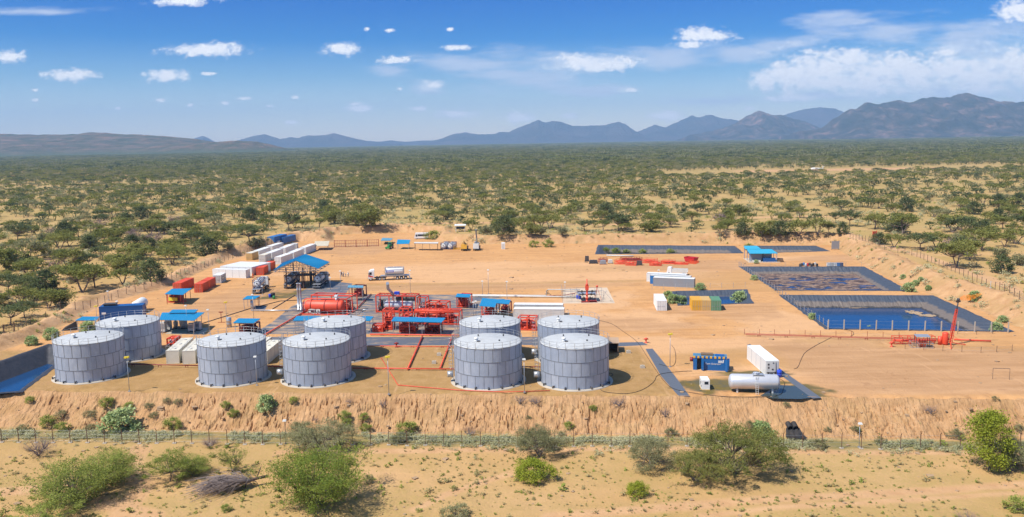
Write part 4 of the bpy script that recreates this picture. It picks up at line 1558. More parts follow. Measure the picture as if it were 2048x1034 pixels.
zc = terrain([c_[0] for c_ in cand], [c_[1] for c_ in cand])
recs = {}
for (a, b, R, k), z in zip(cand, zc):
    k = {'acacia': 'aca0'}.get(k, k)
    px, py = proj((a, b, float(z)))
    size = 'broad' if R > 4 else 'small' if R < 2.6 else 'middling'
    row = 'near row' if py > 462 else 'second row' if py > 440 else 'third row' if py > 422 else 'far row'
    if 'outside' in zone_of(px, py):
        row = 'by the fence' if py > 590 else 'nearest row' if py > 560 else 'second row' if py > 530 else 'third row' if py > 500 else 'far row'
    recs.setdefault('%s %s %s, %s' % (size, KIND[k], zone_of(px, py), row), []).append((px, a, b, R, k, float(z)))
ORD = ['first', 'second', 'third', 'fourth', 'fifth', 'sixth', 'seventh', 'eighth', 'ninth', 'tenth']
for lab, rs in recs.items():
    rs.sort()
    for i, (px, a, b, R, k, z) in enumerate(rs):
        base = {'aca': 4.2, 'rnd': 3.0, 'thi': 3.0}[k[:3]]
        l2 = lab if len(rs) == 1 else lab + ', ' + (('left one', 'right one')[i] if len(rs) == 2 else (ORD + ['eleventh', 'twelfth'])[min(i, 11)] + ' from left')
        s = R / base
        tree(k, (a, b, z), s, l2, 'tree', 'acacias of the plain' if k[:3] == 'aca' else 'bushy trees of the plain', 'acacia_tree' if k[:3] == 'aca' else 'bushy_tree', stretch=(1, 1, r_.uniform(.85, 1.15) * (1.0 if s > .8 else 1.15)))

# ---- the thousands of smaller ones beyond: one mass, instanced inside one object
def stuff_scatter(name, label, cat, variants, seeds, mats):
    """variants: list of (v,f,mi); seeds: (n,3) pos, scale (n,3), rot, pick. One mesh, one node tree."""
    vs, fs, var, pick, rot, scl, isd, mis = [], [], [], [], [], [], [], []
    off = 0
    for i, (v, f, mi) in enumerate(variants):
        vs.append(v)
        fs.append(f + off)
        off += len(v)
        var += [i] * len(v)
        mis.append(np.full(len(f), mi))
    nv = off
    P_, S_, R_, K_ = seeds
    vs.append(P_)
    v = np.vstack(vs)
    f = np.vstack(fs)
    me = np_mesh(name, v, f, mats, False)
    me.polygons.foreach_set('material_index', np.concatenate(mis).astype(np.int32))
    n = len(P_)

    def add(nm, typ, arr):
        a = me.attributes.new(nm, typ, 'POINT')
        a.data.foreach_set('vector' if typ == 'FLOAT_VECTOR' else 'value', arr)
    add('variant', 'INT', np.array(var + [0] * n, np.int32))
    add('isseed', 'BOOLEAN', np.array([False] * nv + [True] * n))
    add('pick', 'INT', np.concatenate([np.zeros(nv), K_]).astype(np.int32))
    add('rot', 'FLOAT_VECTOR', np.vstack([np.zeros((nv, 3)), np.stack([np.zeros(n), np.zeros(n), R_], 1)]).astype(np.float32).ravel())
    add('scl', 'FLOAT_VECTOR', np.vstack([np.ones((nv, 3)), S_]).astype(np.float32).ravel())
    o = put(name, me, label=label, cat=cat, kind='stuff')
    ng = bpy.data.node_groups.new(name, 'GeometryNodeTree')
    ng.interface.new_socket('Geometry', in_out='INPUT', socket_type='NodeSocketGeometry')
    ng.interface.new_socket('Geometry', in_out='OUTPUT', socket_type='NodeSocketGeometry')
    n_, l_ = ng.nodes, ng.links
    gi, go = n_.new('NodeGroupInput'), n_.new('NodeGroupOutput')

    def na(nm, typ):
        k = n_.new('GeometryNodeInputNamedAttribute')
        k.data_type = typ
        k.inputs['Name'].default_value = nm
        return k.outputs['Attribute']
    sp = n_.new('GeometryNodeSeparateGeometry')
    sp.domain = 'POINT'
    l_.new(gi.outputs[0], sp.inputs[0])
    l_.new(na('isseed', 'BOOLEAN'), sp.inputs['Selection'])
    si = n_.new('GeometryNodeSplitToInstances')
    si.domain = 'POINT'
    l_.new(sp.outputs[1], si.inputs[0])
    l_.new(na('variant', 'INT'), si.inputs['Group ID'])
    ip = n_.new('GeometryNodeInstanceOnPoints')
    l_.new(sp.outputs[0], ip.inputs['Points'])
    l_.new(si.outputs[0], ip.inputs['Instance'])
    ip.inputs['Pick Instance'].default_value = True
    l_.new(na('pick', 'INT'), ip.inputs['Instance Index'])
    l_.new(na('rot', 'FLOAT_VECTOR'), ip.inputs['Rotation'])
    l_.new(na('scl', 'FLOAT_VECTOR'), ip.inputs['Scale'])
    l_.new(ip.outputs[0], go.inputs[0])
    md = o.modifiers.new('scatter', 'NODES')
    md.node_group = ng
    return o


def simple_crown(R_, H_, base, nclus, per, leaf, seed, style='umbrella', craw=.13, sq=.45):
    cm, c = crown_mesh('tmp', None, R_, H_, base, nclus, per, leaf, seed, flat=.55, style=style, craw=craw, sq=sq)
    v = np.empty(len(cm.vertices) * 3, np.float32)
    cm.vertices.foreach_get('co', v)
    f = np.arange(len(cm.vertices)).reshape(-1, 4)
    bpy.data.meshes.remove(cm)
    return v.reshape(-1, 3), f


def simple_trunk(H_, r=.2):
    v, f = [], []
    for s in range(3):
        a = s * 2.1
        b0, b1 = np.array([0, 0, -.6]), np.array([math.cos(a) * 1.2, math.sin(a) * 1.2, H_])
        q = len(v)
        for b in (b0, b1):
            v += [b + (r, 0, 0), b + (-r * .5, r * .8, 0), b + (-r * .5, -r * .8, 0)]
        f += [(q, q + 1, q + 4, q + 3), (q + 1, q + 2, q + 5, q + 4), (q + 2, q, q + 3, q + 5)]
    return np.array(v, np.float32), np.array(f)


def merge(parts):
    v, f, o = [], [], 0
    for a, b in parts:
        v.append(a)
        f.append(b + o)
        o += len(a)
    return np.vstack(v), np.vstack(f)


_orig_np_mesh = np_mesh


def np_mesh_nomat(name, v, f, mats, smooth=False, attrs=None):
    return _orig_np_mesh(name, v, f, [m for m in (mats if isinstance(mats, (list, tuple)) else [mats]) if m], smooth, attrs)


np_mesh = np_mesh_nomat
VAR = []
for i in range(4):
    VAR.append((*merge([simple_crown(4.2, 5.2, 2.5, 22, 13, .42, 300 + i), simple_trunk(3.0)]), i % 3))
VAR.append((*simple_crown(3.0, 3.8, .4, 20, 12, .42, 310, 'round', .2, .8), 1))
VAR.append((*simple_crown(2.8, 3.2, .4, 18, 12, .40, 311, 'vase', .2, .8), 2))
for i in range(3):   # clumps for the far forest
    g_ = random.Random(40 + i)
    VAR.append((*merge([(lambda vf, dx, dy: (vf[0] + np.array([dx, dy, 0], np.float32), vf[1]))(simple_crown(5, 5.4, 1.5, 9, 9, 1.1, 330 + i * 9 + j), g_.uniform(-12, 12), g_.uniform(-12, 12)) for j in range(7)]), i))
pts, scl, pk = [], [], []
for a, b, R, k in rest:
    pts.append((a, b))
    scl.append(R / 4.0)
    pk.append(r_.choice([0, 1, 2, 3, 4, 5]))
for a, b in zip(A2, B2):
    pts.append((a, b))
    scl.append(r_.uniform(.5, 1.12))
    pk.append(r_.choice([0, 1, 2, 3, 0, 1, 2, 3, 4, 5]))
for a, b in zip(A3, B3):
    pts.append((a, b))
    scl.append(r_.uniform(.75, 1.15))
    pk.append(r_.choice([6, 7, 8]))
for a, b in zip(A4, B4):
    pts.append((a, b))
    scl.append(r_.uniform(2.0, 2.8))
    pk.append(r_.choice([6, 7, 8]))
pts = np.array(pts)
scl = np.array(scl)
zz = terrain(pts[:, 0], pts[:, 1])
S3 = np.stack([scl, scl, np.where(scl > 1.9, scl * .45, scl)], 1)
stuff_scatter('acacia_woodland', 'acacia woodland covering the plain to the foot of the mountains', 'woodland', VAR, (np.column_stack([pts, zz]), S3, g.uniform(0, 6.28, len(pts)), np.array(pk)), [LM['acacia'], LM['dark'], LM['olive']])
print('scatter', len(pts))

# ---- tufts and weeds
TV = []
for i in range(4):
    TV.append((*simple_crown(.42, .34, .02, 7, 6, .10, 350 + i, 'vase', .3, .8), i % 2))
for i in range(3):
    TV.append((*simple_crown(.8, .62, .02, 12, 9, .11, 360 + i, 'round', .3, .7), 2))
gq = np.random.default_rng(77)
n1 = 7500
a = gq.uniform(-78, 82, n1)
b = gq.uniform(88, 131, n1)
ok = (np.abs(a) < b * .66) & (fbm(a / 9, b / 7, 3, 71) + gq.uniform(-.22, .22, n1) > .50)
a, b = a[ok], b[ok]
s1 = gq.gamma(2.0, .17, len(a)) + .12
k1 = gq.integers(0, 4, len(a))
# stones
# weeds along the fence
n2 = 2600
t = gq.uniform(-95, 95, n2)
e0, e1 = NEARC
dr = (e1 - e0) / np.linalg.norm(e1 - e0)
nr_ = np.array([dr[1], -dr[0]])
o0 = e0 + dr * ((0 - e0[0]) / dr[0])
dd = 8.2 + gq.gamma(2, .95, n2)
q = o0 + np.outer(t, dr) + np.outer(dd, nr_)
ok = fbm(q[:, 0] / 6, q[:, 1] / 6, 2, 72) > .36
q = q[ok]
s2 = gq.uniform(.3, .85, len(q))
k2 = gq.integers(4, 7, len(q))
# sprigs on the banks and round the ponds
n3 = 9000
c3 = gq.uniform(-170, 190, n3)
d3 = gq.uniform(150, 420, n3)
zt, fc_, ou_, _ = terrain(c3, d3, True)
ok = (fc_ > .3) & (fbm(c3 / 7, d3 / 7, 3, 73) > .5)
c3, d3 = c3[ok], d3[ok]
s3 = gq.uniform(.6, 1.7, len(c3))
k3 = gq.integers(0, 7, len(c3))
# dry grass tufts outside, mid distance
n4 = 9000
c4 = gq.uniform(-240, 260, n4)
d4 = gq.uniform(160, 520, n4)
zt, f4, o4, _ = terrain(c4, d4, True)
ok = (f4 < .2) & (o4 > .5) & (fbm(c4 / 15, d4 / 15, 3, 74) > .5)
c4, d4 = c4[ok], d4[ok]
s4 = gq.uniform(.7, 2.2, len(c4))
k4 = gq.integers(0, 7, len(c4))
PX = np.concatenate([a, q[:, 0], c3, c4])
PY = np.concatenate([b, q[:, 1], d3, d4])
SS = np.concatenate([s1, s2, s3, s4])
KK = np.concatenate([k1, k2, k3, k4])
ZZ = terrain(PX, PY) - .02
stuff_scatter('grass_tufts', 'small tufts of grass and weeds over the sandy ground', 'grass', TV, (np.column_stack([PX, PY, ZZ]), np.stack([SS] * 3, 1), gq.uniform(0, 6.28, len(SS)), KK), [LM['tuft'], LM['thorn'], LM['weed']])

def rock_variant(seed):
    g_ = np.random.default_rng(seed)
    v = np.array([(x, y, z) for x in (-1, 1) for y in (-1, 1) for z in (-.6, .7)], np.float32)
    v = v * g_.uniform(.6, 1.1, v.shape).astype(np.float32) * .5
    return v, np.array([(0, 1, 3, 2), (4, 6, 7, 5), (0, 4, 5, 1), (2, 3, 7, 6), (0, 2, 6, 4), (1, 5, 7, 3)]), 0


gr = np.random.default_rng(5)
nr = 5200
rx, ry = gr.uniform(-150, 180, nr), gr.uniform(92, 360, nr)
zr_, fr_a, _, dnr = terrain(rx, ry, True)
kp = (np.abs(rx) < ry * .64) & ((fr_a > .2) | (fbm(rx / 12, ry / 12, 3, 201) > .56) | (ry < 135))
pitm = np.zeros(nr, bool)
for p_ in PITS.values():
    pitm |= inside(rx, ry, p_['poly'])
pitm |= inside(rx, ry, P2((470, 695), (500, 620), (600, 580), (990, 580), (1300, 690)))
kp &= ~pitm
rx, ry, zr_ = rx[kp], ry[kp], zr_[kp]
sr_ = gr.gamma(1.6, .14, len(rx)) + .08
stuff_scatter('stones', 'scattered stones and clods on the sandy ground', 'stones', [rock_variant(i) for i in range(4)], (np.column_stack([rx, ry, zr_]), np.stack([sr_, sr_, sr_ * .7], 1), gr.uniform(0, 6.28, len(rx)), gr.integers(0, 4, len(rx))), [paint('stone', (.36, .24, .14), .95, dirt=.5, scale=.2, dirtcol=(.22, .14, .08))])

# ------------------------------------------------------------------ storage tanks
def galv():
    m, n, l, b = newmat('galvanised_panels')
    a = n.new('ShaderNodeAttribute')
    a.attribute_name = 'tint'
    t = n.new('ShaderNodeTexCoord')
    oi = n.new('ShaderNodeObjectInfo')
    ad = n.new('ShaderNodeVectorMath')
    l.new(t.outputs['Object'], ad.inputs[0])
    l.new(oi.outputs['Location'], ad.inputs[1])
    mp = n.new('ShaderNodeMapping')
    mp.inputs['Scale'].default_value = (1, 1, .35)
    l.new(ad.outputs[0], mp.inputs[0])
    nz = n.new('ShaderNodeTexNoise')
    nz.inputs['Scale'].default_value = 1.6
    nz.inputs['Detail'].default_value = 7
    nz.inputs['Roughness'].default_value = .7
    l.new(mp.outputs[0], nz.inputs['Vector'])
    av = n.new('ShaderNodeMath')
    av.operation = 'MULTIPLY_ADD'
    l.new(nz.outputs[0], av.inputs[0])
    av.inputs[1].default_value = .9
    l.new(a.outputs['Fac'], av.inputs[2])
    cr_ = n.new('ShaderNodeValToRGB')
    e = cr_.color_ramp.elements
    e[0].position, e[0].color = .30, (.31, .36, .45, 1)
    e[1].position, e[1].color = 1.0, (.56, .60, .67, 1)
    k = e.new(.65)
    k.color = (.40, .45, .54, 1)
    l.new(av.outputs[0], cr_.inputs[0])
    l.new(cr_.outputs[0], b.inputs['Base Color'])
    n3 = n.new('ShaderNodeTexNoise')
    n3.inputs['Scale'].default_value = .9
    n3.inputs['Detail'].default_value = 7
    n3.inputs['Roughness'].default_value = .75
    mp3 = n.new('ShaderNodeMapping')
    mp3.inputs['Scale'].default_value = (2.2, 2.2, .22)
    l.new(ad.outputs[0], mp3.inputs[0])
    l.new(mp3.outputs[0], n3.inputs['Vector'])
    m3_ = n.new('ShaderNodeMapRange')
    l.new(n3.outputs[0], m3_.inputs[0])
    m3_.inputs[1].default_value = .56
    m3_.inputs[2].default_value = .74
    m3_.inputs[4].default_value = .35
    x3 = n.new('ShaderNodeMix')
    x3.data_type = 'RGBA'
    l.new(m3_.outputs[0], x3.inputs[0])
    l.new(cr_.outputs[0], x3.inputs[6])
    x3.inputs[7].default_value = (.30, .285, .28, 1)
    l.new(x3.outputs[2], b.inputs['Base Color'])
    b.inputs['Metallic'].default_value = .25
    b.inputs['Roughness'].default_value = .5
    return m


GALV = galv()
TR, TH = 6.1, 7.3
M['tankroof'] = paint('grey_white_roof_sheet', (.47, .48, .48), .6, dirt=.55, scale=.7, dirtcol=(.33, .32, .30))
M['seam'] = paint('dark_seam', (.21, .23, .26), .5, metal=.3, dirt=.2)


def tank_shell_mesh(seed):
    g_ = random.Random(seed)
    v, f, tint, mi = [], [], [], []
    np_ = 24
    sub = 4
    for ring in range(3):
        z0, z1 = ring * TH / 3, (ring + 1) * TH / 3
        ph = (ring % 2) * math.pi / np_ + seed * .3
        for p in range(np_):
            tv = g_.uniform(-.04, .20)
            for s in range(sub):
                a0 = ph + 2 * math.pi * (p + s / sub) / np_
                a1 = ph + 2 * math.pi * (p + (s + 1) / sub) / np_
                q = len(v)
                for a_, z_ in ((a0, z0), (a1, z0), (a1, z1), (a0, z1)):
                    v.append((TR * math.cos(a_), TR * math.sin(a_), z_))
                    tint.append(tv)
                f.append((q, q + 1, q + 2, q + 3))
                mi.append(0)
            # upright lap seam
            a_ = ph + 2 * math.pi * p / np_
            q = len(v)
            w = .028
            for (da, r_) in ((-w / TR, TR + .002), (w / TR, TR + .002), (w / TR, TR + .035), (-w / TR, TR + .035)):
                for z_ in (z0, z1):
                    v.append((r_ * math.cos(a_ + da), r_ * math.sin(a_ + da), z_))
                    tint.append(0)
            f += [(q + 0, q + 6, q + 7, q + 1), (q + 6, q + 4, q + 5, q + 7), (q + 4, q + 2, q + 3, q + 5)]
            mi += [1, 1, 1]
    for z_ in (.03, TH / 3, 2 * TH / 3, TH - .05):
        q = len(v)
        n = 72
        for r_, dz in ((TR + .003, -.04), (TR + .055, -.03), (TR + .055, .03), (TR + .003, .04)):
            for k in range(n):
                a_ = 2 * math.pi * k / n
                v.append((r_ * math.cos(a_), r_ * math.sin(a_), z_ + dz))
                tint.append(0)
        for j in range(3):
            for k in range(n):
                f.append((q + j * n + k, q + j * n + (k + 1) % n, q + (j + 1) * n + (k + 1) % n, q + (j + 1) * n + k))
                mi.append(1)
    me = np_mesh('shell', v, f, [GALV, M['seam']], False, dict(tint=tint))
    me.polygons.foreach_set('material_index', np.array(mi, np.int32))
    return me


def make_tank(seed, ladder=False, vent_a=3.6, bowl=False):
    root = bpy.data.objects.new('storage_tank', None)
    COL.objects.link(root)
    put('shell', tank_shell_mesh(seed), root)
    mb = MB()
    mb.lathe((0, 0, -.02), (0, 0, 1), [(0, TR + .75), (.18, TR + .72), (.2, TR + .1)], 64, cap=False)
    mb.build('foundation_ring', M['concrete'], root)
    mb = MB()
    prof = [(TH - .02, TR + .06), (TH + .02, TR + .06), (TH + .12, TR - .2), (TH + .42, 1.2), (TH + .45, .05)]
    mb.lathe((0, 0, 0), (0, 0, 1), prof, 64, cap=False)
    for k in range(24):
        a_ = 2 * math.pi * k / 24
        c, s = math.cos(a_), math.sin(a_)
        mb.bar((c * 5.9, s * 5.9, TH + .13), (c * 1.2, s * 1.2, TH + .42), .02)
    mb.build('roof', M['tankroof'], root)
    for (x, y, r, h, m_, nm) in ((-1.9, -1.6, .32, .55, 'white', 'roof_vent'), (.6, .2, .45, .12, 'dark', 'manhole'), (-2.0, 2.6, .12, .35, 'dark', 'nozzle'), (2.6, 2.8, .12, .35, 'dark', 'nozzle'), (2.2, -1.3, .14, .3, 'dark', 'nozzle')):
        mb = MB()
        zb = TH + .28
        mb.cyl((x, y, zb - .1), (x, y, zb + h), r, n=12)
        if nm == 'roof_vent':
            mb.lathe((x, y, zb + h), (0, 0, 1), [(0, r * 1.3), (.12, r * 1.25), (.3, .1)], 12)
            mb.box(x + .2, y - .5, zb - .05, x + .75, y + .1, zb + .14, 1)
        mb.build(nm, [M[m_], M['dark']], root)
    # guard rail round the roof edge
    rail = MB()
    n = 24
    for k in range(n):
        a_ = 2 * math.pi * k / n
        c, s = math.cos(a_) * (TR + .05), math.sin(a_) * (TR + .05)
        rail.bar((c, s, TH - .25), (c, s, TH + 1.05), .065)
    for z_ in (.55, 1.05):
        pts_ = [(math.cos(2 * math.pi * k / 60) * (TR + .05), math.sin(2 * math.pi * k / 60) * (TR + .05), TH + z_) for k in range(61)]
        rail.tube(pts_, .024, 4)
    rail.build('guard_rail', M['steel'], root)
    # valves round the foot
    vv = MB()
    for k in range(7):
        a_ = -2.55 + k * .36
        c, s = math.cos(a_), math.sin(a_)
        vv.cyl((c * TR, s * TR, .45), (c * (TR + .5), s * (TR + .5), .35), .1, n=8)
        vv.cyl((c * (TR + .5), s * (TR + .5), .1), (c * (TR + .5), s * (TR + .5), .6), .14, n=8)
    vv.build('outlet_valve', M['dark'], root)
    if ladder:
        ld = MB()
        for dy in (-.25, .25):
            ld.bar((-TR - .35, dy, 0), (-TR - .35, dy, TH + 1.2), .06)
        for k in range(24):
            ld.bar((-TR - .35, -.25, .3 + k * .3), (-TR - .35, .25, .3 + k * .3), .035)
        for k in range(9):
            z_ = 2.4 + k * .68
            pts_ = [(-TR - .35 - .75 * math.sin(q * math.pi / 8), -.42 * math.cos(q * math.pi / 8) * 1.0, z_) for q in range(9)]
            ld.tube(pts_, .03, 4)
        for q in (2, 4, 6):
            x_, y_ = -TR - .35 - .75 * math.sin(q * math.pi / 8), -.42 * math.cos(q * math.pi / 8)
            ld.bar((x_, y_, 2.4), (x_, y_, TH + .6), .03)
        ld.build('caged_ladder', M['steel'], root)
        dr = MB()
        dr.cyl((-TR - 1.2, -1.3, 1.5), (-TR - .2, -1.1, 1.5), .55, n=14)
        dr.build('manway', M['steel'], root)
    return root


TANKS = [((177, 675), 0, 'leftmost galvanised storage tank, beside the small blue pond, closest of the left pair'), ((256, 642), 0, 'galvanised storage tank behind the leftmost one, below the long blue container'),
         ((463, 679), 0, 'galvanised storage tank standing alone between the two sets of cream box tanks'), ((633, 679), 1, 'front galvanised tank to the right of the lone one, a lamp pole further right'),
         ((670, 643), 0, 'galvanised tank rising behind the front one, below the big red vessel'), ((975.5, 682), 1, 'front galvanised tank of the third pair, a lamp pole at its right foot'),
         ((979.5, 643), 1, 'rear galvanised tank in the third pair from the left, below the pair of blue roofs'), ((1149, 682), 1, 'rightmost front galvanised tank, with black hoses trailing from its foot'),
         ((1136.5, 643), 1, 'rightmost rear galvanised tank, right of the small red framed skid')]
for i, ((px, py), ld, lab) in enumerate(TANKS):
    p = at(px, py, TH)
    t = make_tank(i + 1, bool(ld))
    t.location = (p.x, p.y, 0)
    t.rotation_euler = (0, 0, -.07)
    tag(t, lab, 'storage tank', 'galvanised storage tanks')


# ------------------------------------------------------------------ placing helpers
def base(A, B=None, z=0.0):
    """origin and heading from one or two photo pixels on the ground"""
    a = at(*A, z)
    if B is None:
        return a, 0.0
    b = at(*B, z)
    return a, math.atan2(b.y - a.y, b.x - a.x)


SITE = -.075


# ------------------------------------------------------------------ containers
def corrugated(mb, x0, x1, y, z0, z1, out, step=.28, dep=.045, mi=0):
    n = max(2, int((x1 - x0) / step))
    pts_ = []
    for k in range(n):
        a = x0 + (x1 - x0) * k / n
        w = (x1 - x0) / n
        pts_ += [(a, 0), (a + w * .32, 0), (a + w * .5, -dep), (a + w * .82, -dep)]
    pts_.append((x1, 0))
    for (a, da), (b, db) in zip(pts_, pts_[1:]):
        q = [(a, y + out * da, z0), (b, y + out * db, z0), (b, y + out * db, z1), (a, y + out * da, z1)]
        mb.quad(*(q if out < 0 else q[::-1]), mi)


def container(label, A, B, L=6.06, W=2.44, H=2.6, side=1, mat='white', roof=None, ends=None, door='near', group=None, cabin=False, ribs=True, name='shipping_container', z=0.0, cat='container', lift=.0):
    """near lower corner A, long side towards B; side=+1: body lies left of A->B"""
    a, yaw = base(A, B, z)
    t = thing(name, label, cat, (a.x, a.y, z + lift), yaw, group)
    y0, y1 = (0, W) if side > 0 else (-W, 0)
    mb = MB()
    roofm, endm = roof or mat, ends or mat
    if ribs:
        corrugated(mb, .12, L - .12, y0 + .03, .16, H - .12, -1)
        corrugated(mb, .12, L - .12, y1 - .03, .16, H - .12, 1)
        # far end wall
        mb.quad((L - .05, y0 + .05, .15), (L - .05, y1 - .05, .15), (L - .05, y1 - .05, H - .1), (L - .05, y0 + .05, H - .1), 2)
        mb.quad((.05, y1 - .05, .15), (.05, y0 + .05, .15), (.05, y0 + .05, H - .1), (.05, y1 - .05, H - .1), 2)
    else:
        mb.box(.02, y0 + .02, .12, L - .02, y1 - .02, H - .06, 0)
        for k in range(1, int(L / 2.4)):
            x_ = L * k / int(L / 2.4)
            for y_ in (y0 + .0, y1 - .03):
                mb.box(x_ - .03, y_, .16, x_ + .03, y_ + .03, H - .12, 3)
    # roof with faint cross ribs
    mb.box(.03, y0 + .03, H - .08, L - .03, y1 - .03, H - .03, 1)
    for k in range(int(L / .6)):
        x_ = .3 + k * .6
        mb.box(x_, y0 + .1, H - .03, x_ + .25, y1 - .1, H - .012, 1)
    mb.build('body', [M[mat], M[roofm], M[endm], M['grey']], t)
    fr = MB()
    for x_ in (0, L - .14):
        for y_ in (y0, y1 - .14):
            fr.box(x_, y_, 0, x_ + .14, y_ + .14, H, 0)
    for y_ in (y0, y1 - .1):
        fr.box(.14, y_, .02, L - .14, y_ + .1, .18, 0)
        fr.box(.14, y_, H - .12, L - .14, y_ + .1, H - .005, 1)
    for x_ in (0, L - .1):
        fr.box(x_, y0 + .14, .02, x_ + .1, y1 - .14, .18, 0)
        fr.box(x_, y0 + .14, H - .12, x_ + .1, y1 - .14, H - .005, 1)
    fr.build('frame', [M[mat], M[roofm]], t)
    if door:
        xd = .045 if door == 'near' else L - .045
        sg = -1 if door == 'near' else 1
        ym = (y0 + y1) / 2
        for ya, yb in ((y0 + .15, ym - .01), (ym + .01, y1 - .15)):
            d = MB()
            x_a, x_b = sorted((xd, xd + sg * .05))
            d.box(x_a, ya, .2, x_b, yb, H - .16, 0)
            do = d.build('door', M[endm], t)
            rr = MB()
            for k in (.28, .72):
                yy_ = ya + (yb - ya) * k
                rr.bar((xd + sg * .08, yy_, .15), (xd + sg * .08, yy_, H - .14), .045)
                rr.box(min(xd + sg * .06, xd + sg * .12), yy_ - .02, 1.1, max(xd + sg * .06, xd + sg * .12), yy_ + .3, 1.16)
            rr.build('lock_rod', M['steel'], do)
    if cabin:
        sy = y0 - .02 if side > 0 else y1 + .02
        for k in range(int(L // 2.4)):
            x_ = 1.0 + k * 2.4
            w = MB()
            w.box(x_, min(sy, sy + .03 * (-side)), 1.0, x_ + .9, max(sy, sy + .03 * (-side)), 1.9)
            w.build('window', M['glass'], t)
        w = MB()
        w.box(L - 1.1, sy - .025, .2, L - .3, sy + .015, 2.15)
        w.build('door', M['offwhite'], t)
    return t


CG = 'shipping containers in the yard'
container('long white reefer container lying at the dark strip, its machinery end facing us', (1557.5, 750.5), (1517, 716), 11.8, 2.44, 2.75, 1, 'white', ribs=False, door=None)
container('long white container standing alone left of the yellow containers', (1313.5, 621.5), (1304, 600), 9.6, 2.5, 2.6, -1, 'white', group=CG)
container('bright yellow container, left one of the row of three', (1383.5, 621), (1377, 608), 6.06, 2.6, 2.6, -1, 'yellow', group='yellow and green containers')
container('sand yellow container in the middle of the row of three', (1402.7, 621.2), (1396, 608), 6.06, 2.5, 2.6, -1, 'sandyellow', group='yellow and green containers')
container('green container at the right end of the row of three', (1421.9, 621.4), (1415, 608), 6.06, 2.5, 2.6, -1, 'green', group='yellow and green containers')
container('long dark grey container with a white roof, nearest of the three side by side', (1306, 572), (1384.5, 575.5), 11.9, 2.44, 2.6, 1, 'grey', roof='white', group=CG)
container('long blue container squeezed between the grey and the white one', (1300, 567.5), (1378, 571), 11.9, 2.3, 2.6, 1, 'midblue', roof='offwhite', group=CG)
container('long white container at the back of the three side by side', (1293, 563), (1371, 566.5), 11.9, 2.3, 2.6, 1, 'white', group=CG)
# left groups
container('long white site office row with panel seams, before the broad white building', (425.5, 554.5), (502, 557), 12.6, 2.5, 2.75, 1, 'white', ribs=False, door=None, group='white site offices', name='site_office', cat='site office')
big = container('broad low white site building behind the long white office row', (441, 549.5), (515, 552), 12.2, 11.5, 2.9, 1, 'white', ribs=False, door=None, name='site_building', cat='building')
container('small grey white cabin with two windows before the long white office row', (442.5, 566.6), (452.5, 561), 5.6, 2.5, 2.6, 1, 'offwhite', roof='white', cabin=True, group='white site offices', name='site_cabin', cat='cabin')
container('orange red container with its doors towards us, right of the white site building', (527.7, 550.5), (542, 542), 6.06, 2.44, 2.6, 1, 'orange', group='orange containers')
container('orange red container placed in line behind the one with doors, under the canopy edge', (542.5, 541.5), (556, 533.5), 6.06, 2.44, 2.6, 1, 'orange', group='orange containers')
container('orange container with doors towards us, middle one of the three near the small canopy', (405.5, 585), (419, 577.6), 6.06, 2.44, 2.6, 1, 'orange', group='orange containers')
container('orange container behind the middle one, next to the small grey cabin', (419.5, 577.2), (432, 570.5), 6.06, 2.44, 2.6, 1, 'orange', group='orange containers')
container('smooth red container farthest left, partly behind the blue canopy with the yellow sign', (363, 583.5), (389, 571.5), 10.5, 2.5, 2.6, 1, 'orange', ribs=True, group='orange containers')
rowW = [((562.3, 529), (585.5, 520.7), 10.6, 'white', 'long white container in the front row, the nearest of that row'), ((588, 519.5), (608.5, 510.6), 12.2, 'white', 'long white container in the front row, second from the blue roof'),
        ((612, 508.8), (630, 501.6), 12.5, 'white', 'long white container in the front row, the one farthest back'),
        ((531, 524.8), (543, 520), 6.0, 'offwhite', 'short cream roofed container at the near end of the middle row'), ((544.5, 519.6), (567.5, 510.6), 12.0, 'white', 'long white container in the middle of the middle row'),
        ((571, 509.2), (591, 501.2), 11.5, 'white', 'white container with several doors at the back of the middle row'),
        ((504.6, 520.5), (517, 516.2), 6.0, 'sandyellow', 'short cream yellow container at the near end of the back row'), ((519, 515.6), (543, 507), 11.8, 'white', 'long white container in the middle of the back row'),
        ((545, 505.6), (569, 497.8), 11.5, 'white', 'long white container at the far end of the back row')]
for i, (A, B, L_, c_, lab) in enumerate(rowW):
    rf = 'cream' if c_ in ('sandyellow',) or i == 3 else 'white'
    container(lab, A, B, L_, 2.44, 2.75, 1, c_, roof=rf, group='white containers in rows')
container('small white cabin at the far end of the middle row of white containers', (594, 500), (598, 497.5), 3.0, 2.4, 2.6, 1, 'offwhite', name='site_cabin', cat='cabin')
c1 = container('long deep blue container behind the tanks at the left, a black rack on its roof', (199.5, 641), (284, 637), 10.4, 3.0, 3.45, 1, 'blue', group=CG)
rk = MB()
rk.box(1.0, .6, 3.5, 3.8, 2.4, 3.9)
rk.box(.8, .4, 3.9, 4.0, 2.6, 4.0)
rk.build('roof_rack', M['dark'], c1)
sg = MB()
sg.box(.6, -.04, 1.5, 1.6, -.01, 2.0)
sg.build('sign', M['white'], c1)
# blue camp cabins outside the bank
for (A, B, lab) in (((566, 487), (590, 481), 'nearer blue container with an open top lying outside the left bank'), ((549, 486), (572, 480), 'farther left blue container lying outside the left bank')):
    zz_ = gnd(*A).z
    container(lab, A, B, 12, 3.2, 2.6, 1, 'midblue', group='blue containers outside the bank', z=zz_)
cc = MB()
cc.cyl((0, 0, 0), (0, 0, 1.0), .7, n=14)
p = gnd(556, 486)
cc.build('water_drum', M['white'], None, p, label='small round white tank before the blue containers outside the bank', cat='water tank')
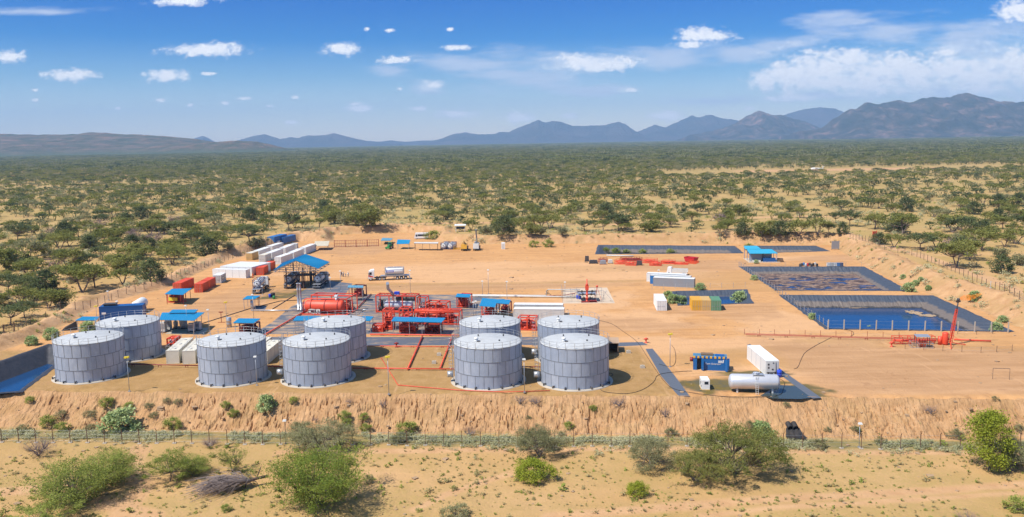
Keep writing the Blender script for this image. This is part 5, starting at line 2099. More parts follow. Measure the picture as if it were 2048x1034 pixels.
# cream box tanks
for A, B, L_, lab in (((359, 727), (389, 699), 11.4, 'cream rectangular water tank, left one of the pair beside the lone galvanised tank'), ((391.5, 727.5), (417, 700), 11.4, 'cream rectangular water tank, right one of the pair beside the lone galvanised tank'),
                      ((423, 728.5), (447, 702), 11.4, 'cream rectangular water tank mostly hidden behind the lone galvanised tank'), ((535.5, 729), (566.5, 702.5), 9.8, 'cream rectangular water tank right of the lone galvanised tank, whole long side visible'),
                      ((515, 722), (543, 700), 9.8, 'cream rectangular water tank showing only its roof right behind the lone galvanised tank')):
    t = container(lab, A, B, L_, 2.5, 2.7, 1, 'cream', roof='cream', ribs=False, door=None, group='cream box tanks', name='box_tank', cat='water tank')
    hh = MB()
    for k in (.15, .5, .85):
        hh.cyl((L_ * k, 1.2, 2.7), (L_ * k, 1.2, 2.85), .3, n=12)
    hh.build('hatch', M['offwhite'], t)
    rl = MB()
    for k in range(6):
        rl.bar((L_ * k / 5, 2.4, 2.7), (L_ * k / 5, 2.4, 3.6), .05)
    rl.bar((0, 2.4, 3.6), (L_, 2.4, 3.6), .05)
    rl.bar((0, .1, 3.4), (0, 2.4, 3.6), .05)
    rl.build('hand_rail', M['steel'], t)
for k, (A, B, lab) in enumerate((((1027, 640), (1128, 641), 'long white box container behind the tanks, nearer of two with red skid before it'), ((1027.5, 631), (1126, 632), 'long white box container directly behind the nearer one'))):
    container(lab, A, B, 12.2, 2.5, 2.75 + k * .05, 1, 'offwhite', roof='white', group=CG)

# ---- blue plant container with lettering
M['plantblue'] = paint('plant_blue', (.008, .11, .33), .4, dirt=.18, dirtcol=(.05, .08, .12))
a, yaw = base((1386, 739.5), (1450, 742))
t = thing('plant_container', 'blue machinery container with white lettering, open doors and yellow black roof edge', 'container', a, yaw)
mb = MB()
Lp, Wp, Hp = 6.1, 2.4, 2.6
mb.box(0, 0, 0, .7, Wp, Hp - .1)
mb.box(.7, .9, 0, 1.5, Wp, Hp - .1, 1)
mb.box(1.5, 0, 0, Lp, Wp, Hp - .1)
mb.build('body', [M['plantblue'], M['dark']], t)
rf = MB()
rf.box(-.03, -.03, Hp - .1, Lp + .03, Wp + .03, Hp)
rf.box(1.4, .8, Hp, 3.6, 2.1, Hp + .28, 1)
rf.box(4.0, .6, Hp, 5.6, 1.9, Hp + .1, 2)
rf.build('roof', [paint('worn_blue_roof', (.06, .20, .32), .5, dirt=.6, dirtcol=(.10, .09, .06)), M['wood'], M['blue']], t)
ch = MB()
n = 16
for k in range(n):
    x_ = Lp * k / n
    w = Lp / n
    for (yf, zf) in ((-.06, 0), ):
        ch.quad((x_, yf, Hp - .32), (x_ + w, yf, Hp - .32), (x_ + w, yf, Hp + .02), (x_, yf, Hp + .02), k % 2)
        ch.quad((x_, yf, Hp + .02), (x_ + w, yf, Hp + .02), (x_ + w, .22, Hp + .02), (x_, .22, Hp + .02), k % 2)
ch.build('warning_edge', [M['yellow'], M['plantblue']], t)
dl = MB()
dl.hexa([(Lp - .3, -.55, .1), (Lp + .1, -1.0, .1), (Lp + .14, -.97, .1), (Lp - .26, -.5, .1), (Lp - .3, -.55, 2.35), (Lp + .1, -1.0, 2.35), (Lp + .14, -.97, 2.35), (Lp - .26, -.5, 2.35)])
dl.box(Lp + .05, .1, .1, Lp + .5, .16, 2.35)
dl.build('door', M['plantblue'], t)
dl2 = MB()
dl2.hexa([(1.5, -.02, .1), (1.9, -.7, .1), (1.95, -.67, .1), (1.55, 0, .1), (1.5, -.02, 2.35), (1.9, -.7, 2.35), (1.95, -.67, 2.35), (1.55, 0, 2.35)])
dl2.build('door', M['plantblue'], t)
fn = MB()
fn.cyl((-.6, 1.2, 1.7), (0, 1.2, 1.7), .4, n=14)
fn.build('exhaust_cowl', M['darkred'], t)


def text(s, size, mat, parent, loc, rot, ext=.01):
    c = bpy.data.curves.new('lettering', 'FONT')
    c.resolution_u = 2
    c.body = s
    c.size = size
    c.extrude = ext
    c.materials.append(mat)
    tmp = bpy.data.objects.new('lettering_curve', c)
    me = bpy.data.meshes.new_from_object(tmp)
    bpy.data.objects.remove(tmp)
    if not me.materials:
        me.materials.append(mat)
    o = bpy.data.objects.new('lettering', me)
    COL.objects.link(o)
    o.parent = parent
    o.location = loc
    o.rotation_euler = rot
    return o


H90 = math.pi / 2
text('Team Generator', .42, M['white'], t, (2.2, -.02, 1.15), (H90, 0, 0))
ub = MB()
for z_ in (1.50, 1.66, 1.82):
    ub.box(4.55, -.03, z_, 5.25, -.005, z_ + .11)
ub.hexa([(5.3, -.03, 1.5), (5.5, -.03, 1.5), (5.5, -.005, 1.5), (5.3, -.005, 1.5), (5.36, -.03, 2.0), (5.6, -.03, 2.12), (5.6, -.005, 2.12), (5.36, -.005, 2.0)])
ub.build('emblem', M['white'], t)

# ---- reefer end details
re = [o for o in bpy.data.objects if o.name == 'shipping_container' and 'reefer' in o['label']][0]
e = MB()
e.box(-.05, .15, .12, .02, 2.3, 2.6)
ro = e.build('machinery_end', M['offwhite'], re)
e = MB()
for (y_, z_, w, h) in ((1.75, 1.9, .3, .3), (1.75, 1.3, .25, .3), (.9, 2.2, .25, .2), (1.0, 1.0, .3, .25), (1.75, .35, .3, .25), (.5, .3, .3, .4), (1.1, .25, .5, .15)):
    e.box(-.08, y_, z_, -.05, y_ + w, z_ + h)
e.bar((-.1, .2, .6), (-.1, 2.25, .62), .05)
e.bar((-.12, .55, .1), (-.12, .6, 2.5), .05)
e.build('panel_fittings', M['dark'], ro)
# generator box
a, yaw = base((1403.5, 780.5), (1397, 768))
t = thing('generator', 'small white generator box with dark windows beside the silver tank', 'generator', a, yaw)
mb = MB()
mb.box(0, -1.35, .15, 2.6, 0, 1.75)
mb.build('housing', M['white'], t)
mb = MB()
mb.box(-.03, -1.1, 1.05, 0, -.45, 1.5)
mb.box(.3, 0, .5, .7, .03, .8)
mb.box(1.0, 0, 1.0, 1.4, .03, 1.3)
mb.box(1.6, 0, .6, 1.9, .03, .85)
mb.build('window', M['glass'], t)
mb = MB()
mb.box(-.1, -1.4, 0, 2.7, .05, .15)
mb.box(-.15, 0, .15, -.0, .3, .2)
mb.build('skid', M['sandyellow'], t)
# silver horizontal tank
a, yaw = base((1466, 786.5), (1546, 788))
a2 = at(1466, 783)
t = thing('fuel_tank', 'silver horizontal fuel tank on short legs with a ladder and roof hatch', 'fuel tank', (a.x, a.y + 1.2, 0), yaw)
mb = MB()
mb.vessel((-.5, 0, 1.75), (8.0, 0, 1.75), 1.3, 32)
mb.build('vessel', M['silver'], t)
for x_ in (.9, 6.7):
    for y_ in (-.7, .7):
        mb = MB()
        mb.box(x_ - .14, y_ - .12, 0, x_ + .14, y_ + .12, .95)
        mb.build('leg', M['offwhite'], t)
mb = MB()
for x_ in (3.85, 4.25):
    mb.bar((x_, -1.75, 0), (x_, -1.0, 3.0), .05)
for k in range(9):
    y_ = -1.75 + .75 * k / 9
    mb.bar((3.85, y_, 3.0 * k / 9 + .15), (4.25, y_, 3.0 * k / 9 + .15), .04)
mb.build('ladder', M['offwhite'], t)
mb = MB()
mb.cyl((4.05, 0, 2.95), (4.05, 0, 3.3), .42, n=16)
mb.cyl((4.05, 0, 3.3), (4.05, 0, 3.36), .48, n=16)
mb.cyl((4.6, 0, 2.95), (4.6, 0, 3.5), .05, n=8)
mb.build('hatch', M['silver'], t)
mb = MB()
mb.box(3.5, -.7, 3.03, 5.3, .7, 3.08)
for x_ in (3.5, 5.3):
    for y_ in (-.7, .7):
        mb.bar((x_, y_, 2.6), (x_, y_, 3.08), .04)
mb.build('walkway', M['steel'], t)
# blue barrel
def drum(label, px, py, m='midblue', r=.3, h=.9, name='barrel', cat='barrel', group=None, z=0):
    mb = MB()
    mb.lathe((0, 0, 0), (0, 0, 1), [(0, r * .95), (.03, r), (h * .33, r), (h * .34, r * 1.05), (h * .36, r), (h * .66, r), (h * .67, r * 1.05), (h * .69, r), (h - .03, r), (h, r * .95)], 16)
    p = at(px, py)
    return mb.build(name, M[m], None, (p.x, p.y, z), label=label, cat=cat, group=group)


M['drumblue'] = paint('bright_blue_plastic', (.01, .06, .55), .4, dirt=.1)
drum('bright blue plastic tank at the machinery end of the long white reefer', 1558.5, 754, 'drumblue', .42, 1.3, 'plastic_tank', 'plastic tank')
drum('blue barrel by the wellhead, left one of two', 1155, 597.5, 'drumblue', .32, .95, group='blue barrels at the wellhead')
drum('blue barrel by the wellhead, right one of two', 1160, 598.5, 'drumblue', .32, .95, group='blue barrels at the wellhead')
drum('blue barrel near the loading canopy, beside the black bin', 540, 595, 'drumblue', .35, 1.0, group='barrels near the loading canopy')
drum('green barrel near the loading canopy, in front of the black bin', 548, 598, 'tractor', .35, .9, group='barrels near the loading canopy')
drum('black bin between the blue and the green barrel', 546, 594, 'black', .6, 1.2, 'rubbish_bin', 'bin')
drum('grey upright drum left of the blue roof over the purple skid', 458.5, 654.5, 'steel', .6, 2.4, 'upright_tank', 'tank')
drum('grey steel chimney drum beside the dark tarpaulin patch', 504.5, 618.5, 'steel', .4, 2.4, 'upright_tank', 'tank')


# ------------------------------------------------------------------ canopies
def canopy(label, quad, h, legs=None, mat='roofblue', hs=None, group='blue roofed shelters', legm='steel', thick=.1, name='canopy', lh=0.0, cat='shelter', trim=True):
    """quad: the four roof corners as photo pixels (front left, back left, back right, front right), at height h (or hs each)"""
    hs = hs or [h] * 4
    P_ = [at(x, y, z) for (x, y), z in zip(quad, hs)]
    c = sum(P_, Vector()) / 4
    t = thing(name, label, cat, (c.x, c.y, 0), 0, group)
    q = [p - Vector((c.x, c.y, 0)) for p in P_]
    mb = MB()
    n = max(4, int((q[3] - q[0]).length / .5))
    for k in range(n):   # ribbed sheets
        u0, u1 = k / n, (k + 1) / n
        um = u0 + (u1 - u0) * .7
        f0, f1, b0, b1 = q[0].lerp(q[3], u0), q[0].lerp(q[3], um), q[1].lerp(q[2], u0), q[1].lerp(q[2], um)
        g0, g1 = q[0].lerp(q[3], u1), q[1].lerp(q[2], u1)
        mb.quad(f0, f1, b1, b0)
        up = Vector((0, 0, .04))
        fm, bm = (f1 + g0) / 2 + up, (b1 + g1) / 2 + up
        mb.quad(f1, fm, bm, b1)
        mb.quad(fm, g0, g1, bm)
    dz = Vector((0, 0, -.06))
    mb.quad(q[3] + dz, q[0] + dz, q[1] + dz, q[2] + dz)
    for a_, b_ in ((0, 3), (3, 2), (2, 1), (1, 0)):
        mb.quad(q[a_] + dz, q[b_] + dz, q[b_], q[a_])
    mb.build('roof', M[mat], t)
    fr = MB()
    d2 = Vector((0, 0, -.16))
    for u in (.08, .5, .92):
        fr.bar(q[0].lerp(q[3], u) + d2, q[1].lerp(q[2], u) + d2, .1)
    for u in (.1, .9):
        fr.bar(q[0].lerp(q[1], u) + d2 * 1.4, q[3].lerp(q[2], u) + d2 * 1.4, .1)
    fr.build('roof_frame', M[legm], t)
    for u, w in (legs or ((.06, .1), (.06, .9), (.94, .1), (.94, .9))):
        p = q[0].lerp(q[3], u).lerp(q[1].lerp(q[2], u), w)
        lg = MB()
        lg.bar((p.x, p.y, lh), (p.x, p.y, p.z - .15), .11)
        lg.build('post', M[legm], t)
    return t


canopy('low blue roof sheet under the left bank, left of the long blue container', [(150, 640.5), (165, 633), (199, 633), (192, 640.5)], 2.6)
canopy('large blue roof over pale machinery, right of the second tank', [(318, 639.5), (324, 625), (409, 624.5), (388, 641)], 3.6)
canopy('blue roof joined behind the large one over the pale machinery', [(337, 625.8), (345, 619), (396, 618.8), (390, 625)], 3.9)
canopy('blue roof over a red frame with a yellow sign', [(329, 588), (344, 577.5), (384, 576.5), (366, 589.5)], 3.0, legm='darkred')
canopy('small blue roof on thin posts above the dark tarpaulin patch', [(485, 598.5), (494, 591.5), (521, 591), (509.5, 598)], 2.9)
canopy('blue roof above the purple steel skid behind the lone tank', [(466, 645.5), (477, 636.5), (521, 637), (508, 646)], 3.0)
canopy('blue roof partly hidden by the tank below the big red vessel', [(586, 641), (593, 632), (642, 632.5), (634, 641)], 3.2)
canopy('small blue roof at the right edge of the tank below the red vessel', [(720, 640.5), (726, 632), (747.5, 633), (740, 641.5)], 3.0)
canopy('long blue roof over red pump skids in the middle of the process area', [(782.5, 642), (788, 633.5), (891, 635.5), (883.5, 644.5)], 3.2, ((.03, .1), (.03, .9), (.35, .1), (.6, .1), (.97, .1), (.97, .9)))
canopy('blue roof over a red meter skid at the far right of the process area', [(911, 593.5), (914, 587), (942, 588), (939, 594.5)], 3.2)
canopy('large blue roof right of the process area, left half of a stepped pair', [(958.5, 611.5), (964.5, 596), (996, 598.5), (990, 614)], 3.8)
canopy('smaller blue roof forming the right half of the stepped pair', [(992, 606), (996.5, 598.3), (1021.5, 599.5), (1018, 608)], 3.8)
canopy('pale blue roof on four posts over a dark pump set behind the big red vessel', [(695, 574.8), (697, 570.2), (727, 571), (726.5, 575.3)], 4.0, mat='paleroof')
canopy('faded blue roof lying low near the gate', [(761.5, 481), (765, 475.5), (786, 476.5), (780.5, 481)], 1.8, mat='paleroof')
canopy('bright blue awning beside the green tractor', [(793, 488), (795, 479), (821, 479.5), (818, 487.5)], 2.4, hs=[2.2, 3.4, 3.4, 2.2])
canopy('long grey roofed open shelter under the far bank', [(828, 486.3), (829, 484), (877, 484.2), (876, 486.8)], 3.0, ((.03, .1), (.35, .1), (.65, .1), (.97, .1), (.03, .9), (.97, .9)), mat='offwhite', group='open shelters by the far bank', legm='darksteel', name='open_shelter')
tt = canopy('beige canvas roofed shelter near the red gate', [(627, 492), (630, 482.5), (659, 482), (656.5, 491.5)], 2.4, hs=[1.9, 2.9, 2.9, 1.9], mat='beige', group='open shelters by the far bank', legm='darksteel', name='open_shelter')

# big gabled loading canopy
Hr, He = 8.9, 6.2
r0, r1 = at(591, 520.5, Hr), at(611, 508, Hr)
e0_, e1_ = at(636.5, 537, He), at(659.5, 523.8, He)
w0, w1 = 2 * r0 - e0_, 2 * r1 - e1_
w0.z = w1.z = He
c = (r0 + r1) / 2
t = thing('loading_canopy', 'tall bright blue gable roof on steel columns over the tanker loading bay', 'loading canopy', (c.x, c.y, 0))
o0_ = Vector((c.x, c.y, 0))
R0, R1, E0, E1, W0, W1 = [p - o0_ for p in (r0, r1, e0_, e1_, w0, w1)]
mb = MB()
for (a_, b_, c_, d_) in ((R0, E0, E1, R1), (R1, W1, W0, R0)):
    mb.slab([a_, b_, c_, d_], .1)
    for k in range(24):
        u = (k + .5) / 24
        mb.bar(a_.lerp(d_, u) + Vector((0, 0, .02)), b_.lerp(c_, u) + Vector((0, 0, .02)), .06)
mb.build('roof', M['roofblue'], t)
tr = MB()
for u in (.04, .35, .65, .96):
    w_, e_, r__ = W0.lerp(W1, u), E0.lerp(E1, u), R0.lerp(R1, u)
    w_, e_ = w_ - Vector((0, 0, .7)), e_ - Vector((0, 0, .7))
    tr.bar(w_, e_, .16)
    tr.bar(w_, r__ - Vector((0, 0, .25)), .14)
    tr.bar(e_, r__ - Vector((0, 0, .25)), .14)
    for k in range(1, 8):
        q1 = w_.lerp(e_, k / 8)
        hgt_ = (1 - abs(k / 8 - .5) * 2)
        q2 = Vector((q1.x, q1.y, He - .35 + (Hr - He) * hgt_ + .05))
        tr.bar(q1, q2, .07)
        tr.bar(q2, w_.lerp(e_, (k + 1) / 8), .06)
for q_ in (W0, E0):
    q2 = W1 if q_ is W0 else E1
    tr.bar(q_ - Vector((0, 0, .7)), q2 - Vector((0, 0, .7)), .14)
tr.build('truss', M['steel'], t)
for u in (.12, .88):
    for s_ in (-.25, .12):
        mid = W0.lerp(W1, u).lerp(E0.lerp(E1, u), .5 + s_)
        mb = MB()
        mb.bar((mid.x, mid.y, 0), (mid.x, mid.y, He + .2), .28)
        mb.build('column', M['darksteel'], t)
# loading gantry between the lanes
gp = at(606, 577) - o0_
ga = thing('loading_gantry', 'brown steel loading platform with ladders and pipes under the blue gable roof', 'gantry', (at(606, 575).x, at(606, 575).y, 0), .12)
for x_ in (-1.6, 0, 1.6, 3.4):
    for y_ in (0, 4.5):
        mb = MB()
        mb.bar((x_, y_, 0), (x_, y_, 5.4), .16)
        mb.build('column', M['darksteel'], ga)
mb = MB()
mb.box(-5.5, -.2, 3.6, 7.5, -.0, 3.8)
mb.box(-2, 0, 3.5, 3.6, 4.7, 3.62)
for x_ in (-5.4, -3.4, 5.4, 7.3):
    mb.bar((x_, -.1, 3.8), (x_, -.1, 4.8), .07)
mb.bar((-5.5, -.1, 4.8), (7.5, -.1, 4.8), .07)
mb.build('platform', M['darksteel'], ga)
mb = MB()
for x_ in (.5, 1.0):
    mb.bar((x_, -.4, 0), (x_, -.2, 5.2), .08)
for k in range(16):
    mb.bar((.5, -.4, .3 * k + .2), (1.0, -.4, .3 * k + .2), .05)
mb.build('ladder', M['darksteel'], ga)
mb = MB()
for x_ in (-.9, -.4, 2.2, 2.7):
    mb.tube([(x_, 1, 0), (x_, 1, 4.6), (x_ + .8, 1, 5.0), (x_ + 1.6, .6, 4.2)], .12, 8)
mb.build('loading_pipe', M['steel'], ga)

# pump house at the right
p = at(1527, 524)
t = thing('pump_house', 'blue roofed pump house on a pale slab beside the far short pit', 'pump house', (p.x, p.y, 0), SITE)
mb = MB()
mb.box(-5.2, -1.5, 0, 5.4, 9, .12)
mb.build('slab', M['slab'], t)
mb = MB()
mb.box(-4.0, 1.0, .12, -.3, 4.6, 2.6)
mb.box(.2, 1.0, .12, 3.0, 4.6, 2.7)
mb.build('machine_cabinet', M['grey'], t)
mb = MB()
mb.box(-.2, -.4, .12, 4.0, .8, 1.4)
mb.box(-3.8, -.2, .12, -1.0, .5, .7, 1)
mb.build('blue_tank', [M['blue'], M['offwhite']], t)
mb = MB()
mb.slab([(-4.9, -.8, 3.1), (4.6, -.8, 3.1), (3.6, 4.4, 3.9), (-4.9, 4.4, 3.9)], .12)
for k in range(20):
    u = (k + .5) / 20
    mb.bar((-4.9 + 9.5 * u, -.8, 3.12), (-4.9 + 8.5 * u, 4.4, 3.92), .05)
mb.slab([(-5.2, 5.2, 3.9), (0.2, 5.2, 3.9), (-.6, 8.6, 4.6), (-5.2, 8.6, 4.6)], .12)
mb.build('roof', paint('light_blue_roof', (.03, .34, .52), .45, dirt=.15), t)
for x_ in (-4.7, 4.3):
    for y_ in (-.6, 4.2):
        mb = MB()
        mb.bar((x_, y_, .1), (x_, y_, 3.1 + (y_ > 0) * .7), .14)
        mb.build('post', M['midblue'], t)
for x_ in (-4.9, -.4):
    mb = MB()
    mb.bar((x_, 8.2, .1), (x_, 8.2, 4.4), .14)
    mb.build('post', M['midblue'], t)
mb = MB()
mb.box(4.6, -.5, .12, 6.6, .6, .9)
mb.box(5.0, .8, .12, 6.8, 1.8, 1.1)
mb.build('timber_rack', M['wood'], t)

# ------------------------------------------------------------------ vehicles
def wheel(parent, x, y, r=.52, w=.32):
    mb = MB()
    s = 1 if y > 0 else -1
    mb.lathe((x, y - s * w / 2, r), (0, s, 0), [(0, r * .9), (.04, r), (w - .04, r), (w, r * .9)], 18)
    o = mb.build('wheel', M['black'], parent)
    mb = MB()
    mb.cyl((x, y + s * (w / 2 + .003), r), (x, y + s * (w / 2 + .025), r), r * .5, n=12)
    mb.build('rim', M['offwhite'], o)
    return o


def iso_tank(parent, x0, z0, L=6.0, frame='blue', shell='offwhite', label_m=None, R=1.12, own=None):
    """framed tank: returns nothing, parts go under parent"""
    W = 2.44
    H = 2.5
    f = MB()
    for xe in (x0, x0 + L - .16):
        for y_ in (-W / 2, W / 2 - .14):
            f.box(xe, y_, z0, xe + .16, y_ + .14, z0 + H)
        f.box(xe, -W / 2 + .14, z0, xe + .16, W / 2 - .14, z0 + .16)
        f.box(xe, -W / 2 + .14, z0 + H - .14, xe + .16, W / 2 - .14, z0 + H)
        for (ya, za, yb, zb) in ((-1.1, .8, -.5, .15), (1.1, .8, .5, .15), (-1.1, 1.7, -.5, 2.35), (1.1, 1.7, .5, 2.35)):
            f.bar((xe + .08, ya, z0 + za), (xe + .08, yb, z0 + zb), .12)
    for y_ in (-W / 2 + .07, W / 2 - .07):
        f.bar((x0 + .1, y_, z0 + .1), (x0 + L - .1, y_, z0 + .1), .14)
        f.bar((x0 + .1, y_, z0 + H - .07), (x0 + L - .1, y_, z0 + H - .07), .1)
    f.build('tank_frame', M[frame], parent)
    s = MB()
    s.vessel((x0 + .05, 0, z0 + 1.27), (x0 + L - .05, 0, z0 + 1.27), R, 28)
    sh = s.build('tank_shell', M[shell], parent)
    k = MB()
    k.box(x0 + .8, -.4, z0 + H - .12, x0 + L - .8, .4, z0 + H - .06)
    k.cyl((x0 + L * .5, 0, z0 + H - .1), (x0 + L * .5, 0, z0 + H + .1), .3, n=12)
    k.build('catwalk', M['steel'], parent)
    h = MB()
    h.cyl((x0 - .02, 0, z0 + 1.5), (x0 + .1, 0, z0 + 1.5), .2, n=12)
    h.cyl((x0 - .02, .5, z0 + .8), (x0 + .1, .5, z0 + .8), .1, n=8)
    h.cyl((x0 - .02, -.5, z0 + .9), (x0 + .1, -.5, z0 + .9), .12, n=8)
    h.build('valve', M['dark'], sh)


def tanker(label, A, B, frame='blue', shell='offwhite', flip=False, cabm='white'):
    """articulated lorry carrying a framed tank; x=0 at the tail, cab at +x"""
    a, yaw = base(A, B)
    t = thing('tanker_lorry', label, 'tanker lorry', a, yaw, 'tanker lorries')
    L = 13.0
    c = MB()
    for y_ in (-.5, .4):
        c.box(0, y_, .95, 9.2, y_ + .12, 1.3)
    c.box(0, -1.2, 1.3, 9.0, 1.2, 1.42)
    c.box(-.1, -1.2, .55, .1, 1.2, .75)
    c.box(4.6, -.9, .7, 5.0, .9, 1.0)
    c.build('trailer_bed', M['steel' if shell == 'offwhite' else 'dark'], t)
    iso_tank(t, 1.6, 1.45, 6.06, frame, 'white')
    for x_ in (1.2, 2.5, 3.8, 8.0, 9.3):
        for y_ in (-1.05, 1.05):
            wheel(t, x_, y_)
    tc_ = MB()
    for y_ in (-.45, .35):
        tc_.box(7.2, y_, .7, 12.3, y_ + .12, .95)
    tc_.box(9.9, -1.1, .45, 10.6, -.6, 1.0)
    tc_.box(9.9, .6, .45, 10.6, 1.1, 1.0)
    tc_.build('tractor_chassis', M['dark'], t)
    for y_ in (-1.0, 1.0):
        wheel(t, 12.1, y_)
    cab = MB()
    y0, y1 = -1.2, 1.2
    x0, x1 = 11.0, 12.95
    cab.hexa([(x0, y0, .9), (x1, y0, .6), (x1, y1, .6), (x0, y1, .9), (x0, y0, 3.05), (x1 - .25, y0, 3.05), (x1 - .25, y1, 3.05), (x0, y1, 3.05)])
    cab.hexa([(x0, y0 + .1, 3.05), (x1 - .4, y0 + .1, 3.05), (x1 - .4, y1 - .1, 3.05), (x0, y1 - .1, 3.05), (x0, y0 + .2, 3.5), (x1 - 1.0, y0 + .2, 3.45), (x1 - 1.0, y1 - .2, 3.45), (x0, y1 - .2, 3.5)])
    co = cab.build('cab', M[cabm], t)
    w = MB()
    w.quad((x1 - .11, y0 + .15, 1.9), (x1 - .11, y1 - .15, 1.9), (x1 - .225, y1 - .15, 2.85), (x1 - .225, y0 + .15, 2.85))
    w.build('windscreen', M['glass'], co)
    for s in (-1, 1):
        w = MB()
        w.box(x1 - 1.2, min(s * 1.2, s * 1.21), 1.9, x1 - .45, max(s * 1.2, s * 1.21), 2.7)
        w.build('side_window', M['glass'], co)
        w = MB()
        w.box(x1 - .25, min(s * 1.25, s * 1.5), 2.0, x1 - .15, max(s * 1.25, s * 1.5), 2.6)
        w.build('mirror', M['dark'], co)
        w = MB()
        w.box(x1 - .06, s * .75 - .2, .75, x1 + .03, s * .75 + .2, .95)
        w.build('headlight', M['silver'], co)
    w = MB()
    w.box(x1 - .1, -1.15, .45, x1 + .06, 1.15, .72)
    w.box(x1 - .08, -.8, 1.0, x1 - .0, .8, 1.6)
    w.build('bumper', M['dark'], co)
    w = MB()
    w.box(x0 - .05, y0, 3.05, x0 + .02, y1, 3.3)
    w.build('wind_deflector', M[cabm], co)
    return t


M['navy'] = paint('navy_frame', (.03, .05, .14), .45, dirt=.2)
tanker('tanker lorry parked outside the gable roof, its white tank end and blue frame towards us', (512, 588.5), (541, 566), 'navy', 'offwhite')
tanker('tanker lorry standing under the left side of the gable roof', (575, 578), (602, 556), 'dark', 'offwhite')
tanker('tanker lorry with a dark frame under the right side of the gable roof', (633, 578), (661, 556), 'dark', 'offwhite')
tl = tanker('tanker lorry seen broadside alone on the open sandy yard, cab to the left', (819, 557.5), (741, 560.5), 'steel', 'offwhite')
# blue name panel on the broadside tanker (its left-hand side faces us)
w = MB()
w.quad((5.0, 1.02, 3.05), (7.4, 1.02, 3.05), (7.4, 1.10, 2.55), (5.0, 1.10, 2.55))
np_ = MB()
np_.box(4.9, 1.1, 2.5, 7.3, 1.14, 3.05)
pn = np_.build('name_panel', M['drumblue'], tl)
w_ = MB()
w_.box(5.1, 1.14, 2.68, 7.1, 1.155, 2.9)
w_.build('name_band', M['white'], pn)
sp = MB()
sp.hexa([(11.3, 1.2, 1.0), (12.8, 1.2, 1.35), (12.8, 1.215, 1.35), (11.3, 1.215, 1.0), (11.3, 1.2, 1.35), (12.8, 1.2, 1.85), (12.8, 1.215, 1.85), (11.3, 1.215, 1.35)])
sp.build('red_stripe', M['red'], tl)

# two framed tanks standing by the far bank
for A, B, lab in (((880, 499), (886, 490), 'framed tank with a round white end by the far bank, left one of two'), ((893.5, 499.3), (899.5, 490.3), 'framed tank with a round white end by the far bank, right one of two')):
    a, yaw = base(A, B)
    t = thing('framed_tank', lab, 'framed tank', a + Vector((1.3, 0, 0)), yaw - .2, 'framed tanks by the far bank')
    iso_tank(t, 0, .1, 6.06, 'navy', 'white')

# bus beyond the gate
p = gnd(829, 478)
p2 = gnd(857, 477.5)
t = thing('bus', 'white bus with dark windows parked on the sand beyond the far end of the yard', 'bus', (p2.x, p2.y, p.z + .02), math.atan2(p.y - p2.y, p.x - p2.x))
Lb = (p2 - p).length
mb = MB()
mb.hexa([(0, -1.15, .4), (Lb, -1.15, .4), (Lb, 1.15, .4), (0, 1.15, .4), (.05, -1.1, 2.75), (Lb - .5, -1.1, 2.75), (Lb - .5, 1.1, 2.75), (.05, 1.1, 2.75)])
mb.build('body', M['white'], t)
mb = MB()
mb.box(.3, 1.15, 1.35, Lb - 1.6, 1.17, 2.15)
mb.box(.3, -1.17, 1.35, Lb - 1.6, -1.15, 2.15)
mb.build('window', M['glass'], t)
mb = MB()
mb.quad((Lb - .18, -1.0, 1.35), (Lb - .18, 1.0, 1.35), (Lb - .40, 1.0, 2.3), (Lb - .40, -1.0, 2.3))
mb.box(Lb - 1.4, 1.15, 1.2, Lb - .7, 1.17, 2.1)
mb.build('windscreen', M['glass'], t)
for x_ in (Lb * .2, Lb * .8):
    for y_ in (-1.0, 1.0):
        wheel(t, x_, y_, .42, .26)

# pickup behind the grey container trio
a, yaw = base((1338, 551.5), (1380, 553))
t = thing('flatbed_lorry', 'white flatbed lorry standing behind the three long containers', 'lorry', a + Vector((0, 3, 0)), yaw)
mb = MB()
mb.box(1.6, -1.1, .8, 6.4, 1.1, 1.0)
mb.box(1.6, -1.1, 1.0, 6.4, -1.0, 1.9)
mb.box(1.6, 1.0, 1.0, 6.4, 1.1, 1.9)
mb.build('load_bed', M['offwhite'], t)
mb = MB()
mb.hexa([(-.1, -1.05, .5), (1.5, -1.05, .5), (1.5, 1.05, .5), (-.1, 1.05, .5), (.25, -1, 2.4), (1.4, -1, 2.4), (1.4, 1, 2.4), (.25, 1, 2.4)])
cb = mb.build('cab', M['white'], t)
mb = MB()
mb.quad((.06, .9, 1.5), (.06, -.9, 1.5), (.22, -.9, 2.25), (.22, .9, 2.25))
mb.build('windscreen', M['glass'], cb)
for x_ in (.7, 5.2):
    for y_ in (-.95, .95):
        wheel(t, x_, y_, .42, .26)

# green tractor
a, yaw = base((776, 498.5), (786, 496.5))
t = thing('tractor', 'bright green farm tractor parked near the far bank beside a blue awning', 'tractor', a, yaw + .3)
mb = MB()
mb.hexa([(0, -.4, .7), (2.2, -.5, .7), (2.2, .5, .7), (0, .4, .7), (.1, -.3, 1.5), (2.2, -.4, 1.7), (2.2, .4, 1.7), (.1, .3, 1.5)])
mb.build('bonnet', M['tractor'], t)
mb = MB()
mb.hexa([(2.2, -.75, .8), (3.6, -.75, .8), (3.6, .75, .8), (2.2, .75, .8), (2.4, -.7, 2.6), (3.5, -.7, 2.6), (3.5, .7, 2.6), (2.4, .7, 2.6)])
cb = mb.build('cab', M['tractor'], t)
mb = MB()
mb.quad((2.26, .6, 1.6), (2.26, -.6, 1.6), (2.38, -.6, 2.45), (2.38, .6, 2.45))
mb.box(2.55, -.77, 1.6, 3.4, -.755, 2.4)
mb.build('window', M['glass'], cb)
